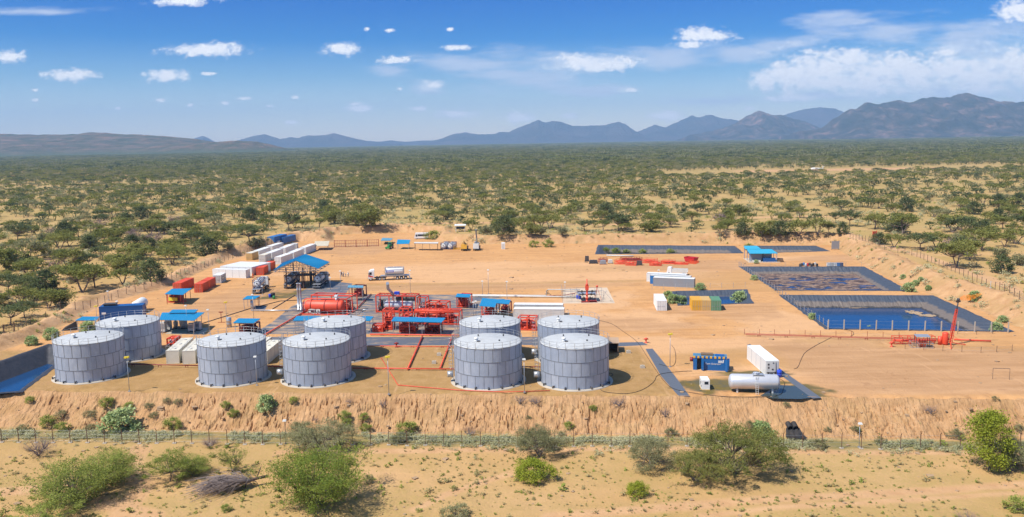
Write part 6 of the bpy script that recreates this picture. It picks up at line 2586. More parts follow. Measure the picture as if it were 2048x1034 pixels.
for x_, r_2 in ((.6, .5), (3.2, .85)):
    for y_ in (-.95, .95):
        wheel(t, x_, y_, r_2, .4)
mb = MB()
mb.box(-.9, -.9, .4, -.1, .9, 1.0)
mb.bar((-.2, -.5, .8), (1.6, -.5, 1.2), .14)
mb.bar((-.2, .5, .8), (1.6, .5, 1.2), .14)
mb.build('loader_bucket', M['tractor'], t)


def crane(label, A, B, colr, boomc, up=0.9, Lb_=6.0):
    a, yaw = base(A, B)
    t = thing('mobile_crane', label, 'mobile crane', a, yaw)
    mb = MB()
    mb.box(0, -1.1, .7, 6.6, 1.1, 1.35)
    mb.build('chassis', M['dark'], t)
    mb = MB()
    mb.hexa([(-.3, -1.15, .7), (1.5, -1.15, .7), (1.5, 1.15, .7), (-.3, 1.15, .7), (-.05, -1.1, 2.7), (1.4, -1.1, 2.7), (1.4, 1.1, 2.7), (-.05, 1.1, 2.7)])
    cb = mb.build('cab', M[colr], t)
    mb = MB()
    mb.quad((-.16, 1.0, 1.7), (-.16, -1.0, 1.7), (-.07, -1.0, 2.5), (-.07, 1.0, 2.5))
    mb.box(.3, -1.18, 1.7, 1.1, -1.16, 2.4)
    mb.build('windscreen', M['glass'], cb)
    mb = MB()
    mb.box(-.42, -1.1, .55, -.3, 1.1, .85)
    mb.build('bumper', M['black'], cb)
    for x_ in (.8, 4.0, 5.4):
        for y_ in (-1.0, 1.0):
            wheel(t, x_, y_)
    mb = MB()
    mb.cyl((3.6, 0, 1.35), (3.6, 0, 1.8), .8, n=16)
    mb.box(2.6, -.9, 1.8, 5.0, .9, 2.8)
    mb.cyl((3.2, .5, 2.8), (3.2, .5, 3.3), .5, n=10)
    sl = mb.build('slewing_body', M[boomc], t)
    mb = MB()
    e_ = (3.8 - Lb_ * math.cos(up), 0, 2.4 + Lb_ * math.sin(up))
    mb.bar((4.4, 0, 2.4), e_, .5)
    mb.bar(((4.4 + e_[0]) / 2, 0, (2.4 + e_[2]) / 2), e_, .36)
    mb.build('boom', M[boomc], sl)
    mb = MB()
    mb.bar((3.2, 0, 1.8), ((4.4 + e_[0]) / 2, 0, (2.2 + e_[2]) / 2), .2)
    mb.bar(e_, (e_[0], 0, e_[2] - 1.2), .08)
    mb.build('hydraulic_ram', M['steel'], sl)
    return t


crane('yellow crane lorry with an orange boom, under the far bank', (928, 502), (934, 495), 'yellow', 'sandyellow', .35, 4.5)
crane('grey and white crane lorry with raised boom, right of the yellow one', (952, 501.5), (958, 494.5), 'offwhite', 'grey', 1.15, 6.5)
for A, lab in (((906, 499.5), 'low yellow steel frame lying between the framed tanks and the yellow crane'),):
    p = at(*A)
    mb = MB()
    for k in range(4):
        mb.bar((k * 1.1, 0, .1), (k * 1.1, 2.2, .1), .14)
        mb.bar((k * 1.1, 0, .1), (k * 1.1 + .3, 0, .8), .1)
    for y_ in (0, 1.1, 2.2):
        mb.bar((0, y_, .2), (3.8, y_, .2), .14)
    mb.bar((0, 0, .8), (3.6, 0, .8), .12)
    mb.build('yellow_frame', M['yellow'], None, p, label=lab, cat='steel frame')
p = at(1006.5, 498.5)
t = thing('toilet_cabin', 'narrow white cabin standing alone under the far bank', 'cabin', p, 0)
mb = MB()
mb.box(-.75, 0, 0, .75, 1.5, 2.4)
mb.hexa([(-.8, -.05, 2.4), (.8, -.05, 2.4), (.8, 1.55, 2.4), (-.8, 1.55, 2.4), (-.6, .2, 2.6), (.6, .2, 2.6), (.6, 1.3, 2.6), (-.6, 1.3, 2.6)])
mb.build('walls', M['white'], t)
mb = MB()
mb.box(-.4, -.03, .15, .4, 0, 2.1)
mb.build('door', M['offwhite'], t)
# guard tower hut by far bank
p = gnd(921, 463)
t = thing('guard_hut', 'small white roofed guard hut on dark posts on top of the far bank', 'hut', p, 0)
mb = MB()
mb.slab([(-2.6, -1.6, 2.9), (2.6, -1.6, 2.9), (2.6, 1.6, 3.2), (-2.6, 1.6, 3.2)], .2)
mb.build('roof', M['white'], t)
mb = MB()
mb.box(-1.8, -1, 1.2, 1.8, 1, 2.2)
mb.build('walls', M['dark'], t)
for x_ in (-2, 2):
    for y_ in (-1.2, 1.2):
        mb = MB()
        mb.bar((x_, y_, -.5), (x_, y_, 2.9), .16)
        mb.build('post', M['offwhite'], t)

# ------------------------------------------------------------------ people
def person(label, px, py, shirt, trousers, pose=0, hat=None, h=1.75):
    p = at(px, py)
    t = thing('person', label, 'person', (p.x, p.y, 0), pose * 1.3)
    k = h / 1.75
    st = .12 + .05 * (pose % 3)
    verts = [(0, 0, .95), (0, 0, 1.15), (0, 0, 1.40), (0, 0, 1.50), (0, 0, 1.62), (0, .01, 1.72),
             (-.19, 0, 1.40), (-.27, .04, 1.15), (-.25, .2, .95 + .1 * pose % .3), (.19, 0, 1.40), (.28, .02, 1.15), (.28, .1, .90),
             (-.1, 0, .88), (-.12, st, .48), (-.13, st * .6, .06), (-.13, st * .6 + .14, .03), (.1, 0, .88), (.12, -st * .6, .48), (.13, -st, .06), (.13, -st + .14, .03)]
    rad = [.15, .14, .16, .06, .095, .08, .075, .05, .035, .075, .05, .035, .10, .065, .045, .04, .10, .065, .045, .04]
    edges = [(0, 1), (1, 2), (2, 3), (3, 4), (4, 5), (2, 6), (6, 7), (7, 8), (2, 9), (9, 10), (10, 11), (0, 12), (12, 13), (13, 14), (14, 15), (0, 16), (16, 17), (17, 18), (18, 19)]
    me = bpy.data.meshes.new('body')
    me.from_pydata([(a * k, b * k, c_ * k) for a, b, c_ in verts], edges, [])
    me.materials.append(M['skin'])
    o = bpy.data.objects.new('body', me)
    COL.objects.link(o)
    o.parent = t
    sk = o.modifiers.new('skin', 'SKIN')
    for i, r in enumerate(rad):
        me.skin_vertices[0].data[i].radius = (r * k, r * k * .85)
    me.skin_vertices[0].data[0].use_root = True
    o.modifiers.new('sub', 'SUBSURF').levels = 1
    # clothing as close fitting sleeves
    mb = MB()
    mb.lathe((0, 0, .9 * k), (0, 0, 1), [(0, .20 * k), (.25 * k, .185 * k), (.5 * k, .21 * k), (.58 * k, .09 * k)], 12)
    for s in (-1, 1):
        mb.tube([(s * .17 * k, 0, 1.42 * k), (s * .275 * k, .03 * k, 1.15 * k), (s * .265 * k, .12 * k, 1.0 * k)], [.095 * k, .07 * k, .055 * k], 8)
    mb.build('shirt', M[shirt], t)
    mb = MB()
    for s, sy in ((-1, st), (1, -st * .6)):
        mb.tube([(s * .09 * k, 0, .95 * k), (s * .12 * k, sy * k, .48 * k), (s * .13 * k, (st * .6 if s < 0 else -st) * k, .1 * k)], [.13 * k, .09 * k, .07 * k], 8)
    mb.build('trousers', M[trousers], t)
    if hat:
        mb = MB()
        mb.lathe((0, 0, 1.68 * k), (0, 0, 1), [(0, .15 * k), (.03, .12 * k), (.12 * k, .08 * k), (.15 * k, .01)], 12)
        mb.build('hard_hat', M[hat], t)
    return t


person('person in dark work clothes standing at the left of the small group on the yard', 683, 553, 'cloth', 'cloth', 1)
person('person in pale clothes standing second in the small group on the yard', 686.5, 553.5, 'clothlight', 'cloth', 0)
person('person in grey crouching low in the middle of the small group', 691.5, 554, 'grey', 'cloth', 2, h=1.25)
person('person in white overalls at the right of the small group on the yard', 696.5, 554.5, 'white', 'clothlight', 3, 'white')
person('person in an orange overall by the corner of the long white office row', 506, 556.5, 'hivis', 'hivis', 0, 'hivis')

# ------------------------------------------------------------------ process plant
def cage(mb, x0, y0, x1, y1, z0, z1, w=.2, nx=3, mid=False, diag=False):
    for k in range(nx):
        x_ = x0 + (x1 - x0) * k / (nx - 1)
        for y_ in (y0, y1):
            mb.bar((x_, y_, z0), (x_, y_, z1), w)
        mb.bar((x_, y0, z1), (x_, y1, z1), w)
        mb.bar((x_, y0, z0 + w), (x_, y1, z0 + w), w)
    for y_ in (y0, y1):
        mb.bar((x0, y_, z1), (x1, y_, z1), w)
        mb.bar((x0, y_, z0 + w), (x1, y_, z0 + w), w)
        if mid:
            mb.bar((x0, y_, (z0 + z1) / 2), (x1, y_, (z0 + z1) / 2), w * .6)
    if diag:
        for k in range(nx - 1):
            xa, xb = x0 + (x1 - x0) * k / (nx - 1), x0 + (x1 - x0) * (k + 1) / (nx - 1)
            mb.bar((xa, y1, z0), (xb, y1, z1), w * .6)


def pipes(mb, seed, x0, y0, x1, y1, z1, n=10, r=.09):
    g_ = random.Random(seed)
    for k in range(n):
        ax, ay = g_.uniform(x0, x1), g_.uniform(y0, y1)
        bx, by = g_.uniform(x0, x1), g_.uniform(y0, y1)
        h = g_.uniform(.4, z1)
        h0 = g_.uniform(.2, .8)
        mb.tube([(ax, ay, h0), (ax, ay, h), (bx, ay, h), (bx, by, h), (bx, by, h0)], r * g_.uniform(.7, 1.4), 6)
        mb.cyl((ax, ay, h * .6), (ax, ay, h * .6 + .15), r * 2.4, n=8)
        if k % 3 == 0:
            mb.cyl((bx, by, h0), (bx, by, h0 + g_.uniform(.4, .9)), r * 3, n=10)


# big red vessel skid
a, yaw = base((604, 629), (704, 631))
t = thing('separator_skid', 'big red horizontal vessel lying in an open red steel frame', 'separator skid', a, yaw)
mb = MB()
mb.vessel((.3, 1.6, 2.0), (11.0, 1.6, 2.0), 1.55, 32)
ve = mb.build('vessel', M['red'], t)
mb = MB()
for x_ in (2.2, 5.9, 9.4):
    mb.lathe((x_, 1.6, 2.0), (1, 0, 0), [(0, 1.56), (0, 1.63), (.18, 1.63), (.18, 1.56)], 32, cap=False)
mb.build('band', M['darkred'], ve)
mb = MB()
mb.cyl((8.8, 1.6, 3.4), (8.8, 1.6, 4.4), .35, n=12)
mb.box(8.4, 1.2, 4.4, 9.2, 2.0, 4.9)
mb.build('instrument_box', M['white'], t)
mb = MB()
mb.box(-.6, -.3, .0, 12.4, .0, .3)
mb.box(-.6, 3.3, .0, 12.4, 3.6, .3)
for k in range(6):
    mb.box(-.6 + k * 2.5, 0, .02, -.3 + k * 2.5, 3.3, .28)
cage(mb, 1.2, 3.6, 12.2, 7.2, 0, 4.3, .22, 3)
mb.box(1.0, 3.5, 4.3, 12.4, 4.3, 4.45)
mb.bar((12.2, -.1, 0), (12.2, -.1, 4.3), .22)
mb.bar((12.2, -.1, 4.3), (12.2, 3.6, 4.3), .22)
mb.tube([(-.2, 1.6, .4), (-.3, 1.6, 2.4), (.1, 1.6, 3.6), (1.0, 1.6, 3.9), (11.3, 1.6, 3.9), (11.8, 1.6, 3.0)], .14, 8)
mb.build('frame', M['red'], t)
mb = MB()
pipes(mb, 1, 1.5, -.1, 5.0, .1, 1.6, 8, .06)
mb.build('pipework', M['offwhite'], t)
mb = MB()
pipes(mb, 2, 2, 4, 11.5, 7, 3.0, 16, .13)
mb.cyl((4.5, 5.6, 1.6), (9.5, 5.6, 1.6), .75, n=16)
mb.build('burner_pipework', M['darkred'], t)
# twin grey chimneys
for px, lab in ((597.5, 'tall grey steel chimney, left one of two beside the red vessel'), (602.5, 'tall grey steel chimney, right one of two beside the red vessel')):
    p = at(px, 622)
    mb = MB()
    mb.lathe((0, 0, 0), (0, 0, 1), [(0, .42), (.6, .42), (.62, .27), (5.5, .27), (5.6, .33), (5.7, .27), (7.2, .27), (7.25, .34), (7.35, .34)], 14)
    mb.build('chimney', M['steel'], None, (p.x, p.y, 0), label=lab, cat='chimney', group='grey chimneys')
p = at(600, 619)
t = thing('valve_cluster', 'white valves at the foot of the twin chimneys', 'valves', (p.x, p.y - 1, 0))
mb = MB()
pipes(mb, 5, -1.1, -.4, .9, .4, 1.8, 6, .12)
mb.build('valve', M['white'], t)

# second skid: silver vessel in a red frame
a, yaw = base((752, 625), (842, 626.5))
t = thing('heater_skid', 'silver heater vessel inside a tall red open frame', 'heater skid', a, yaw)
mb = MB()
cage(mb, .1, 0, 10.6, 3.4, 0, 4.4, .24, 4)
mb.box(0, 0, 4.4, 10.7, .3, 4.52)
mb.box(0, 3.1, 4.4, 10.7, 3.4, 4.52)
for k in range(14):
    mb.bar((.3 + k * .8, 0, 4.45), (.3 + k * .8, 3.4, 4.45), .1)
for k in (0, 1, 2):
    mb.bar((.1 + .0, 0, 0) if k == 0 else (k * 3.5, 0, 0), (.9 + k * 3.5, 0, 2.0), .08)
cage(mb, 10.9, .8, 13.0, 3.6, 0, 3.9, .2, 2, True)
mb.build('frame', M['red'], t)
mb = MB()
mb.vessel((1.8, 1.7, 1.75), (9.4, 1.7, 1.75), 1.05, 28)
mb.build('vessel', M['silver'], t)
mb = MB()
mb.vessel((4.6, 2.7, 3.2), (9.8, 2.7, 3.2), .55, 20)
mb.box(3.4, -.05, .15, 6.0, .25, .6, 1)
mb.build('drum', [M['dark'], M['red']], t)
mb = MB()
pipes(mb, 6, .4, .2, 1.8, 3, 3.8, 7, .12)
mb.build('black_pipework', M['dark'], t)
mb = MB()
pipes(mb, 7, 11.0, 1, 12.8, 3.2, 3.2, 8, .13)
mb.build('grey_pipework', M['steel'], t)
mb = MB()
mb.box(4.6, 1.2, 4.55, 5.9, 2.0, 5.2)
mb.build('control_box', M['drumblue'], t)
mb = MB()
q1, q2, q3, q4 = [at(x, y, z) - Vector(a) for x, y, z in ((785, 590, 4.0), (784.5, 586, 4.8), (776, 577, 7.4), (775, 566.5, 9.6))]
rm = Matrix.Rotation(-yaw, 3, 'Z')
mb.tube([rm @ q for q in (q1, q2, q3, q4)], .38, 12)
mb.build('bent_stack', M['steel'], t)

# more skids  (near-left foot, near-right foot, depth, height, seed, extras)
SK = [((766, 660), (784, 660), 3.0, 4.6, 'tall red valve tower, left one of two before the silver heater', True, 3), ((799, 656), (818, 656.5), 2.8, 4.6, 'tall red valve tower rising just behind the long blue roof', True, 4),
      ((829, 649), (919, 650), 3.4, 3.2, 'long red pipe frame holding a dark red vessel, beside the front right tanks', False, 5), ((851, 625), (893, 626.5), 3.0, 2.6, 'low red frame with grey pipes right of the silver heater', False, 6),
      ((1036, 660.5), (1072, 661.5), 2.6, 3.0, 'bright red framed compressor skid between the two rear right tanks', False, 7), ((913, 614.5), (932, 615.5), 4.2, 3.0, 'red meter skid with upright drums near the small blue roof', False, 8),
      ((963.5, 632), (984, 633), 3.6, 3.0, 'red pump skid under the large half of the stepped blue roofs', False, 9), ((998, 626), (1014, 627), 3.0, 2.6, 'dark red pump skid under the smaller half of the stepped blue roofs', False, 10),
      ((799, 665), (830, 665.5), 2.6, 1.5, 'red pump skid under the left end of the long blue roof', False, 11), ((850, 666.5), (879, 667), 2.6, 1.9, 'dark red pump skid under the right end of the long blue roof', False, 12),
      ((745, 664), (765, 664), 2.0, 1.6, 'low red manifold left of the leftmost valve tower', False, 13), ((479, 664), (509, 665), 2.6, 2.0, 'plum coloured steel skid under a blue roof behind the lone tank', False, 14),
      ((704, 593), (724, 594), 2.6, 3.0, 'dark pump set in a plum frame under the pale blue roof', False, 15), ((334, 690), (350, 690), 2.6, 1.4, 'red pipe manifold behind the left cream box tank', False, 16)]
for i, (A, B, D, Hh, lab, tower, sd) in enumerate(SK):
    a, yaw = base(A, B)
    Lx = (at(*B) - at(*A)).length
    dk = sd in (10, 12, 14, 15)
    fm = {10: 'darkred', 12: 'darkred', 14: 'purple', 15: 'purple'}.get(sd, 'red')
    t = thing('valve_tower' if tower else 'pump_skid', lab, 'valve tower' if tower else 'skid', a, yaw)
    mb = MB()
    cage(mb, .1, 0, Lx, D, 0, Hh, .25, 2 if Lx < 4 else 3 if Lx < 8 else 5, tower)
    mb.box(0, -.05, 0, Lx + .1, D, .16)
    if tower:
        mb.box(.1, .1, 2.6, Lx, D - .1, 2.68)
        for z_ in (3.4,):
            cage(mb, .1, 0, Lx, D, 3.2, z_, .08, 2)
    mb.build('frame', M[fm], t)
    mb = MB()
    pipes(mb, 20 + sd, .3, .3, Lx - .3, D - .3, Hh * .8, int(16 + Lx * 2.2), .14)
    if tower:
        mb.cyl((Lx * .65, D * .4, .2), (Lx * .65, D * .4, 3.4), .38, n=14)
    mb.build('pipework', M['red' if fm == 'red' else 'darkred'], t)
    mb = MB()
    if sd in (5, 7):
        x0_ = Lx * (.42 if sd == 5 else .15)
        mb.vessel((x0_, D * .5, 1.4), (Lx * .9, D * .5, 1.4), .85 if sd == 5 else .8, 20)
        mb.build('vessel', M['darkred'], t)
        if sd == 5:
            mb = MB()
            mb.tube([(0, .4, Hh + .15), (Lx, .4, Hh + .15)], .24, 10)
            mb.build('header_pipe', M['red'], t)
    elif sd == 8:
        for x_ in (.7, 1.7):
            mb.cyl((x_, .6, .2), (x_, .6, 2.6), .4, n=14)
        mb.build('upright_drum', M['red'], t)
    elif sd in (9, 10, 11, 12, 15):
        mb.cyl((Lx * .2, D * .5, .7), (Lx * .6, D * .5, .7), .4, n=12)
        mb.box(Lx * .62, D * .3, .2, Lx * .9, D * .7, 1.2)
        mb.build('motor', M['dark'], t)
    else:
        pipes(mb, 60 + sd, .3, .2, Lx - .3, D - .2, Hh * .6, 5, .08)
        mb.build('grey_pipework', M['steel'], t)

# pale machinery under the large left canopy
for k, (px, py, w, h, lab) in enumerate(((327, 664, 1.3, 2.4, 'pale upright pump cabinet at the left end under the large left blue roof'), (338, 660, 1.1, 2.5, 'pale pump cabinet second from the left under the large left blue roof'),
                                         (352, 656, .9, 1.8, 'short brown and grey filter under the large left blue roof'), (367, 657, 1.4, 2.4, 'tapered pale hopper under the large left blue roof'),
                                         (384, 663, 1.3, 2.0, 'grey pump cabinet near the right end under the large left blue roof'), (396, 660, 1.3, 2.0, 'grey pump cabinet at the right end under the large left blue roof'))):
    p = at(px, py)
    t = thing('pump_cabinet', lab, 'machine', (p.x, p.y, 0), SITE, 'machines under the left blue roof')
    mb = MB()
    if k in (2, 3):
        mb.lathe((0, 0, .1), (0, 0, 1), [(0, w * .3), (h * .4, w * .6), (h * .8, w * .62), (h * .85, w * .3), (h, w * .3)], 14)
    else:
        mb.hexa([(-w / 2, -.6, .1), (w / 2, -.6, .1), (w / 2, .6, .1), (-w / 2, .6, .1), (-w / 2, -.6, h), (w / 2, -.6, h), (w / 2, .5, h), (-w / 2, .5, h)])
        mb.box(-w / 2 + .1, -.64, .9, w / 2 - .1, -.6, h - .3, 1)
    mb.build('housing', [M['offwhite'], M['grey']], t)
    mb = MB()
    mb.box(-w / 2 - .2, -.8, 0, w / 2 + .2, .8, .1)
    mb.tube([(0, -.7, .3), (0, -1.2, .3), (w, -1.2, .3)], .08)
    mb.build('base_frame', M['dark'], t)
sheet('canopy_floor', [(330, 668), (345, 658), (418, 655), (408, 669)], .008, M['concrete'], kind='structure')
# orange generator under canopy
a, yaw = base((336, 605), (361, 606))
t = thing('generator_skid', 'dark red engine set with a yellow sign under a blue roof at the left', 'generator', a, yaw)
mb = MB()
cage(mb, 0, 0, 4.2, 2.2, 0, 2.4, .16, 3)
mb.build('frame', M['red'], t)
mb = MB()
mb.box(.3, .3, .2, 3.9, 1.9, 2.0)
mb.cyl((3.2, 1, 2.0), (3.2, 1, 2.5), .2, n=10)
mb.build('engine_housing', M['darkred'], t)
mb = MB()
mb.box(.35, -.12, .55, 3.2, -.08, 1.5)
sg = mb.build('sign', M['signyellow'], t)
# white horizontal tank behind the blue container
p = at(281, 625)
t = thing('white_vessel', 'white horizontal tank with a domed end sticking out behind the deep blue container', 'tank', (p.x - .2, p.y - 2.2, 0), 1.7)
mb = MB()
mb.vessel((0, 0, 2.0), (7, 0, 2.0), 1.35, 26)
mb.build('vessel', M['white'], t)
for x_ in (1.2, 5.6):
    mb = MB()
    mb.box(x_, -1, 0, x_ + .3, 1, .9)
    mb.build('leg', M['offwhite'], t)

# pipelines
def pipeline(label, pts, r, mat, z=.35, cat='pipe', supports=True, zs=None, group='pipelines across the yard', name='pipeline'):
    zs = zs or [z] * len(pts)
    P_ = [at(x, y, zz_) for (x, y), zz_ in zip(pts, zs)]
    c = P_[0]
    t = thing(name, label, cat, (c.x, c.y, 0), 0, group)
    o_ = Vector((c.x, c.y, 0))
    mb = MB()
    mb.tube([p - o_ for p in P_], r, 8)
    mb.build('pipe', M[mat], t)
    if supports:
        s = MB()
        for a_, b_ in zip(P_, P_[1:]):
            n = max(1, int((b_ - a_).length / 5))
            for k in range(n):
                q = a_.lerp(b_, (k + .5) / n) - o_
                if q.z - r > .05:
                    s.bar((q.x - .25, q.y, 0), (q.x - .25, q.y, q.z - r), .08)
                    s.bar((q.x + .25, q.y, 0), (q.x + .25, q.y, q.z - r), .08)
                    s.bar((q.x - .35, q.y, q.z - r), (q.x + .35, q.y, q.z - r), .08)
        if s.v:
            s.build('support', M['darkred' if 'red' in mat else 'dark'], t)
    return t


pipeline('red pipe slanting from the channel down towards the front tanks, left one of two', [(845, 672), (815, 738)], .16, 'red')
pipeline('red pipe slanting down towards the front tanks, right one of two', [(905, 672), (880, 736)], .14, 'red')
pipeline('thin red pipe running level behind the front tanks', [(705, 736), (915, 738)], .12, 'red')
pipeline('thin red pipe between the front tank pair and the lone tank', [(240, 728), (400, 731)], .1, 'darkred', .5)
pipeline('thin red pipe from the lone tank to the cream tank on its right', [(530, 732), (572, 733)], .12, 'red', .4)
pipeline('dark thin pipe joining the two right hand front tanks', [(1040, 733), (1086, 734)], .1, 'darkred', .5)
pipeline('thin red pipe along the front of the yard, bending down beside the yellow pole', [(762, 715), (796, 770), (915, 780), (1010, 784), (1100, 781)], .07, 'red', .12, supports=False)
pipeline('red pipe along the front edge of the channel', [(735, 691.5), (915, 693.5)], .09, 'red', .3)
pipeline('red pipe lying on the near wall of the process floor', [(740, 668.5), (985, 671)], .14, 'red', .3)
pipeline('long diagonal red pipe crossing the black sheet towards the vessel', [(530, 669), (612, 621)], .16, 'red', .3)
pipeline('diagonal red pipe behind the big vessel towards the pale blue roof', [(715, 615), (742, 588)], .14, 'darkred', .3)
pipeline('grey pipe running level from the dark patch to the chimneys', [(502, 620.5), (596, 621)], .16, 'steel', .4)
pipeline('grey pipe crossing the black sheet behind the vessels', [(705, 619.5), (752, 620)], .12, 'steel', .4)
pipeline('dark hose line along the left side of the yard', [(400, 648), (500, 617), (560, 602), (600, 600)], .10, 'dark', .1, supports=False)
pipeline('dark line from the loading bay to the sheet', [(545, 618), (590, 590)], .10, 'dark', .1, supports=False)
pipeline('white pipe pair running to the wellhead', [(940, 591.5), (1090, 593), (1160, 594)], .2, 'offwhite', .35)
pipeline('second white pipe beside the first, with an upright loop', [(942, 589.5), (1092, 591), (1093, 582), (1096, 579), (1160, 579.5)], .14, 'offwhite', zs=[.35, .35, .4, 2.0, 2.0])
pipeline('red brown pipe from the wellhead back towards the yard', [(1040, 594), (1130, 590), (1165, 583)], .08, 'darkred', zs=[.2, .2, 1.2])
pipeline('long red pipe rack crossing the right yard towards the flare, front pipe', [(1491, 669), (1600, 672), (1760, 677), (1900, 679.5)], .09, 'fadedred', .45, group='red pipes to the flare')
pipeline('second red pipe beside the front one towards the flare', [(1491, 667), (1600, 670), (1760, 675), (1900, 677.5)], .07, 'fadedred', .5, supports=False, group='red pipes to the flare')
pipeline('red pipe running right from the flare base', [(1908, 678.5), (1982, 682)], .16, 'red', .3, group='red pipes to the flare')
for lab, pts, z in (('black hose curling from the rightmost front tank to the dark strip', [(1200, 776), (1204, 783), (1235, 787), (1262, 787), (1290, 778), (1310, 762), (1312, 752), (1325, 746), (1370, 742), (1384, 742)], .06),
                    ('black hose lying from the rear right tank over the bank to the strip', [(1196, 640), (1225, 647), (1245, 662), (1275, 682), (1292, 710), (1315, 745), (1330, 765), (1345, 778), (1385, 786), (1450, 794), (1540, 793)], .05),
                    ('black hose looping from the reefer end down to the silver tank', [(1559, 757), (1571, 764), (1566, 779), (1565, 787), (1550, 792)], .06),
                    ('thin dark cable crossing the bare ground right of the reefer', [(1668, 672), (1612, 701), (1603, 716), (1596, 735), (1588, 738)], .05),
                    ('black hose curving round near the blue pond corner', [(1680, 658), (1704, 661), (1709, 668), (1700, 673)], .07),
                    ('thin hose from the yellow lamp pole to the strip', [(1343, 690), (1351, 700), (1352, 728), (1340, 734), (1318, 728)], .05),
                    ('hose coil in the shadow of the rightmost front tank', [(1214, 748), (1222, 745), (1227, 750), (1218, 754), (1213, 750)], .07)):
    q = [at(x, y, z) for x, y in pts]
    # smooth the path
    for _ in range(2):
        q = [q[0]] + [v for a_, b_ in zip(q, q[1:]) for v in (a_.lerp(b_, .25), a_.lerp(b_, .75))] + [q[-1]]
    mb = MB()
    mb.tube(q, .04, 5)
    mb.build('hose', M['black'], label=lab, cat='hose', group='hoses on the ground')

# wellhead
p = at(1174, 604)
t = thing('wellhead', 'tall red wellhead valve tree on the pale slab', 'wellhead', (p.x, p.y, 0))
mb = MB()
mb.lathe((0, 0, 0), (0, 0, 1), [(0, .5), (.3, .5), (.32, .28), (1.0, .28), (1.02, .45), (1.2, .45), (1.22, .25), (2.0, .25), (2.02, .42), (2.2, .42), (2.22, .25), (3.2, .25), (3.22, .4), (3.4, .4), (3.42, .28), (4.6, .28), (4.62, .35), (4.9, .35), (4.95, .16), (6.2, .14), (6.25, .02)], 14)
mb.box(-.45, -.35, 3.4, .45, .35, 4.5)
mb.build('valve_tree', M['red'], t)
mb = MB()
for z_, l1 in ((1.1, 1.4), (2.1, 1.9), (2.9, 2.3)):
    mb.cyl((-l1, 0, z_), (l1, 0, z_), .15, n=10)
    for s in (-1, 1):
        mb.cyl((s * (l1 + .1), 0, z_), (s * (l1 + .2), 0, z_), .38, n=12)
        mb.cyl((s * l1 * .6, 0, z_ - .3), (s * l1 * .6, 0, z_ + .3), .24, n=10)
mb.build('side_valve', M['dark'], t)
mb = MB()
mb.box(-1.6, -.9, 0, 2.6, -.4, .35)
mb.box(.6, -.9, .1, 2.4, .9, .5)
mb.build('base_skid', M['darkred'], t)
t2 = thing('well_platform', 'thin grey railed work platform round the wellhead', 'platform', (p.x, p.y, 0))
mb = MB()
for x_ in (-6.5, -4, -2.4, 2.6, 4.4):
    for y_ in (0, 5):
        mb.bar((x_, y_, 0), (x_, y_, 3.0 if x_ > -6 else 4), .08)
for z_ in (2.0, 3.0):
    mb.bar((-6.5, 0, z_), (4.4, 0, z_), .07)
    mb.bar((-6.5, 5, z_), (4.4, 5, z_), .07)
mb.bar((4.4, 0, 3.0), (7.0, -.8, 0), .08)
mb.bar((5.2, 0, 3.0), (3.6, -.6, 0), .08)
mb.box(-2.4, 0, 1.9, 2.6, 5, 1.95)
mb.build('railing', M['steel'], t2)
tr3 = thing('tripod', 'red tripod stand to the right of the wellhead', 'tripod', at(1194, 600))
mb = MB()
for a_ in (0, 2.1, 4.2):
    mb.bar((1.2 * math.cos(a_), 1.2 * math.sin(a_), 0), (0, 0, 3.6), .09)
mb.build('leg', M['red'], tr3)
mb = MB()
mb.lathe((0, 0, 3.5), (0, 0, 1), [(0, .1), (.1, .3), (.4, .3), (.5, .1)], 10)
mb.build('head', M['red'], tr3)

# flare
p = at(1900, 690)
t = thing('flare_stack', 'leaning red lattice flare mast with a blackened tip beside the blue pond', 'flare stack', (p.x, p.y, 0))
top = at(1913, 600, 0)
tip = Vector((1.25, .0, 9.5))
mb = MB()
n = 16
for k in range(4):
    a_ = math.pi / 4 + k * math.pi / 2
    o1 = Vector((math.cos(a_) * .42, math.sin(a_) * .42, .5))
    o2 = tip + Vector((math.cos(a_) * .16, math.sin(a_) * .16, 0))
    mb.bar(o1, o1.lerp(o2, .78), .08)
    a2_ = a_ + math.pi / 2
    p1 = Vector((math.cos(a2_) * .42, math.sin(a2_) * .42, .5))
    p2 = tip + Vector((math.cos(a2_) * .16, math.sin(a2_) * .16, 0))
    for j in range(int(n * .78)):
        mb.bar(o1.lerp(o2, j / n), p1.lerp(p2, (j + 1) / n), .04)
mb.tube([(0, 0, .5), tip * .78], .08, 8)
mb.build('lattice_mast', M['red'], t)
mb = MB()
mb.tube([tip * .70, tip * .95], .14, 8)
mb.bar(tip * .95 - Vector((.4, 0, 0)), tip * .95 + Vector((.4, 0, .05)), .3)
mb.lathe(tip * .95, (0, 0, 1), [(0, .25), (.6, .32), (.65, .2)], 12)
mb.build('burnt_tip', M['dark'], t)
fm = bpy.data.materials.new('flame')
fm.use_nodes = True
fn_, fl_ = fm.node_tree.nodes, fm.node_tree.links
for k in list(fn_):
    fn_.remove(k)
em, tp, mx_, fo = fn_.new('ShaderNodeEmission'), fn_.new('ShaderNodeBsdfTransparent'), fn_.new('ShaderNodeMixShader'), fn_.new('ShaderNodeOutputMaterial')
em.inputs[0].default_value = (1.0, .27, .02, 1)
em.inputs[1].default_value = .9
ft, fz = fn_.new('ShaderNodeTexCoord'), fn_.new('ShaderNodeTexNoise')
fz.inputs['Scale'].default_value = 1.6
fz.inputs['Detail'].default_value = 5
fl_.new(ft.outputs['Object'], fz.inputs['Vector'])
fr_ = fn_.new('ShaderNodeMapRange')
fl_.new(fz.outputs[0], fr_.inputs[0])
fr_.inputs[1].default_value, fr_.inputs[2].default_value = .36, .62
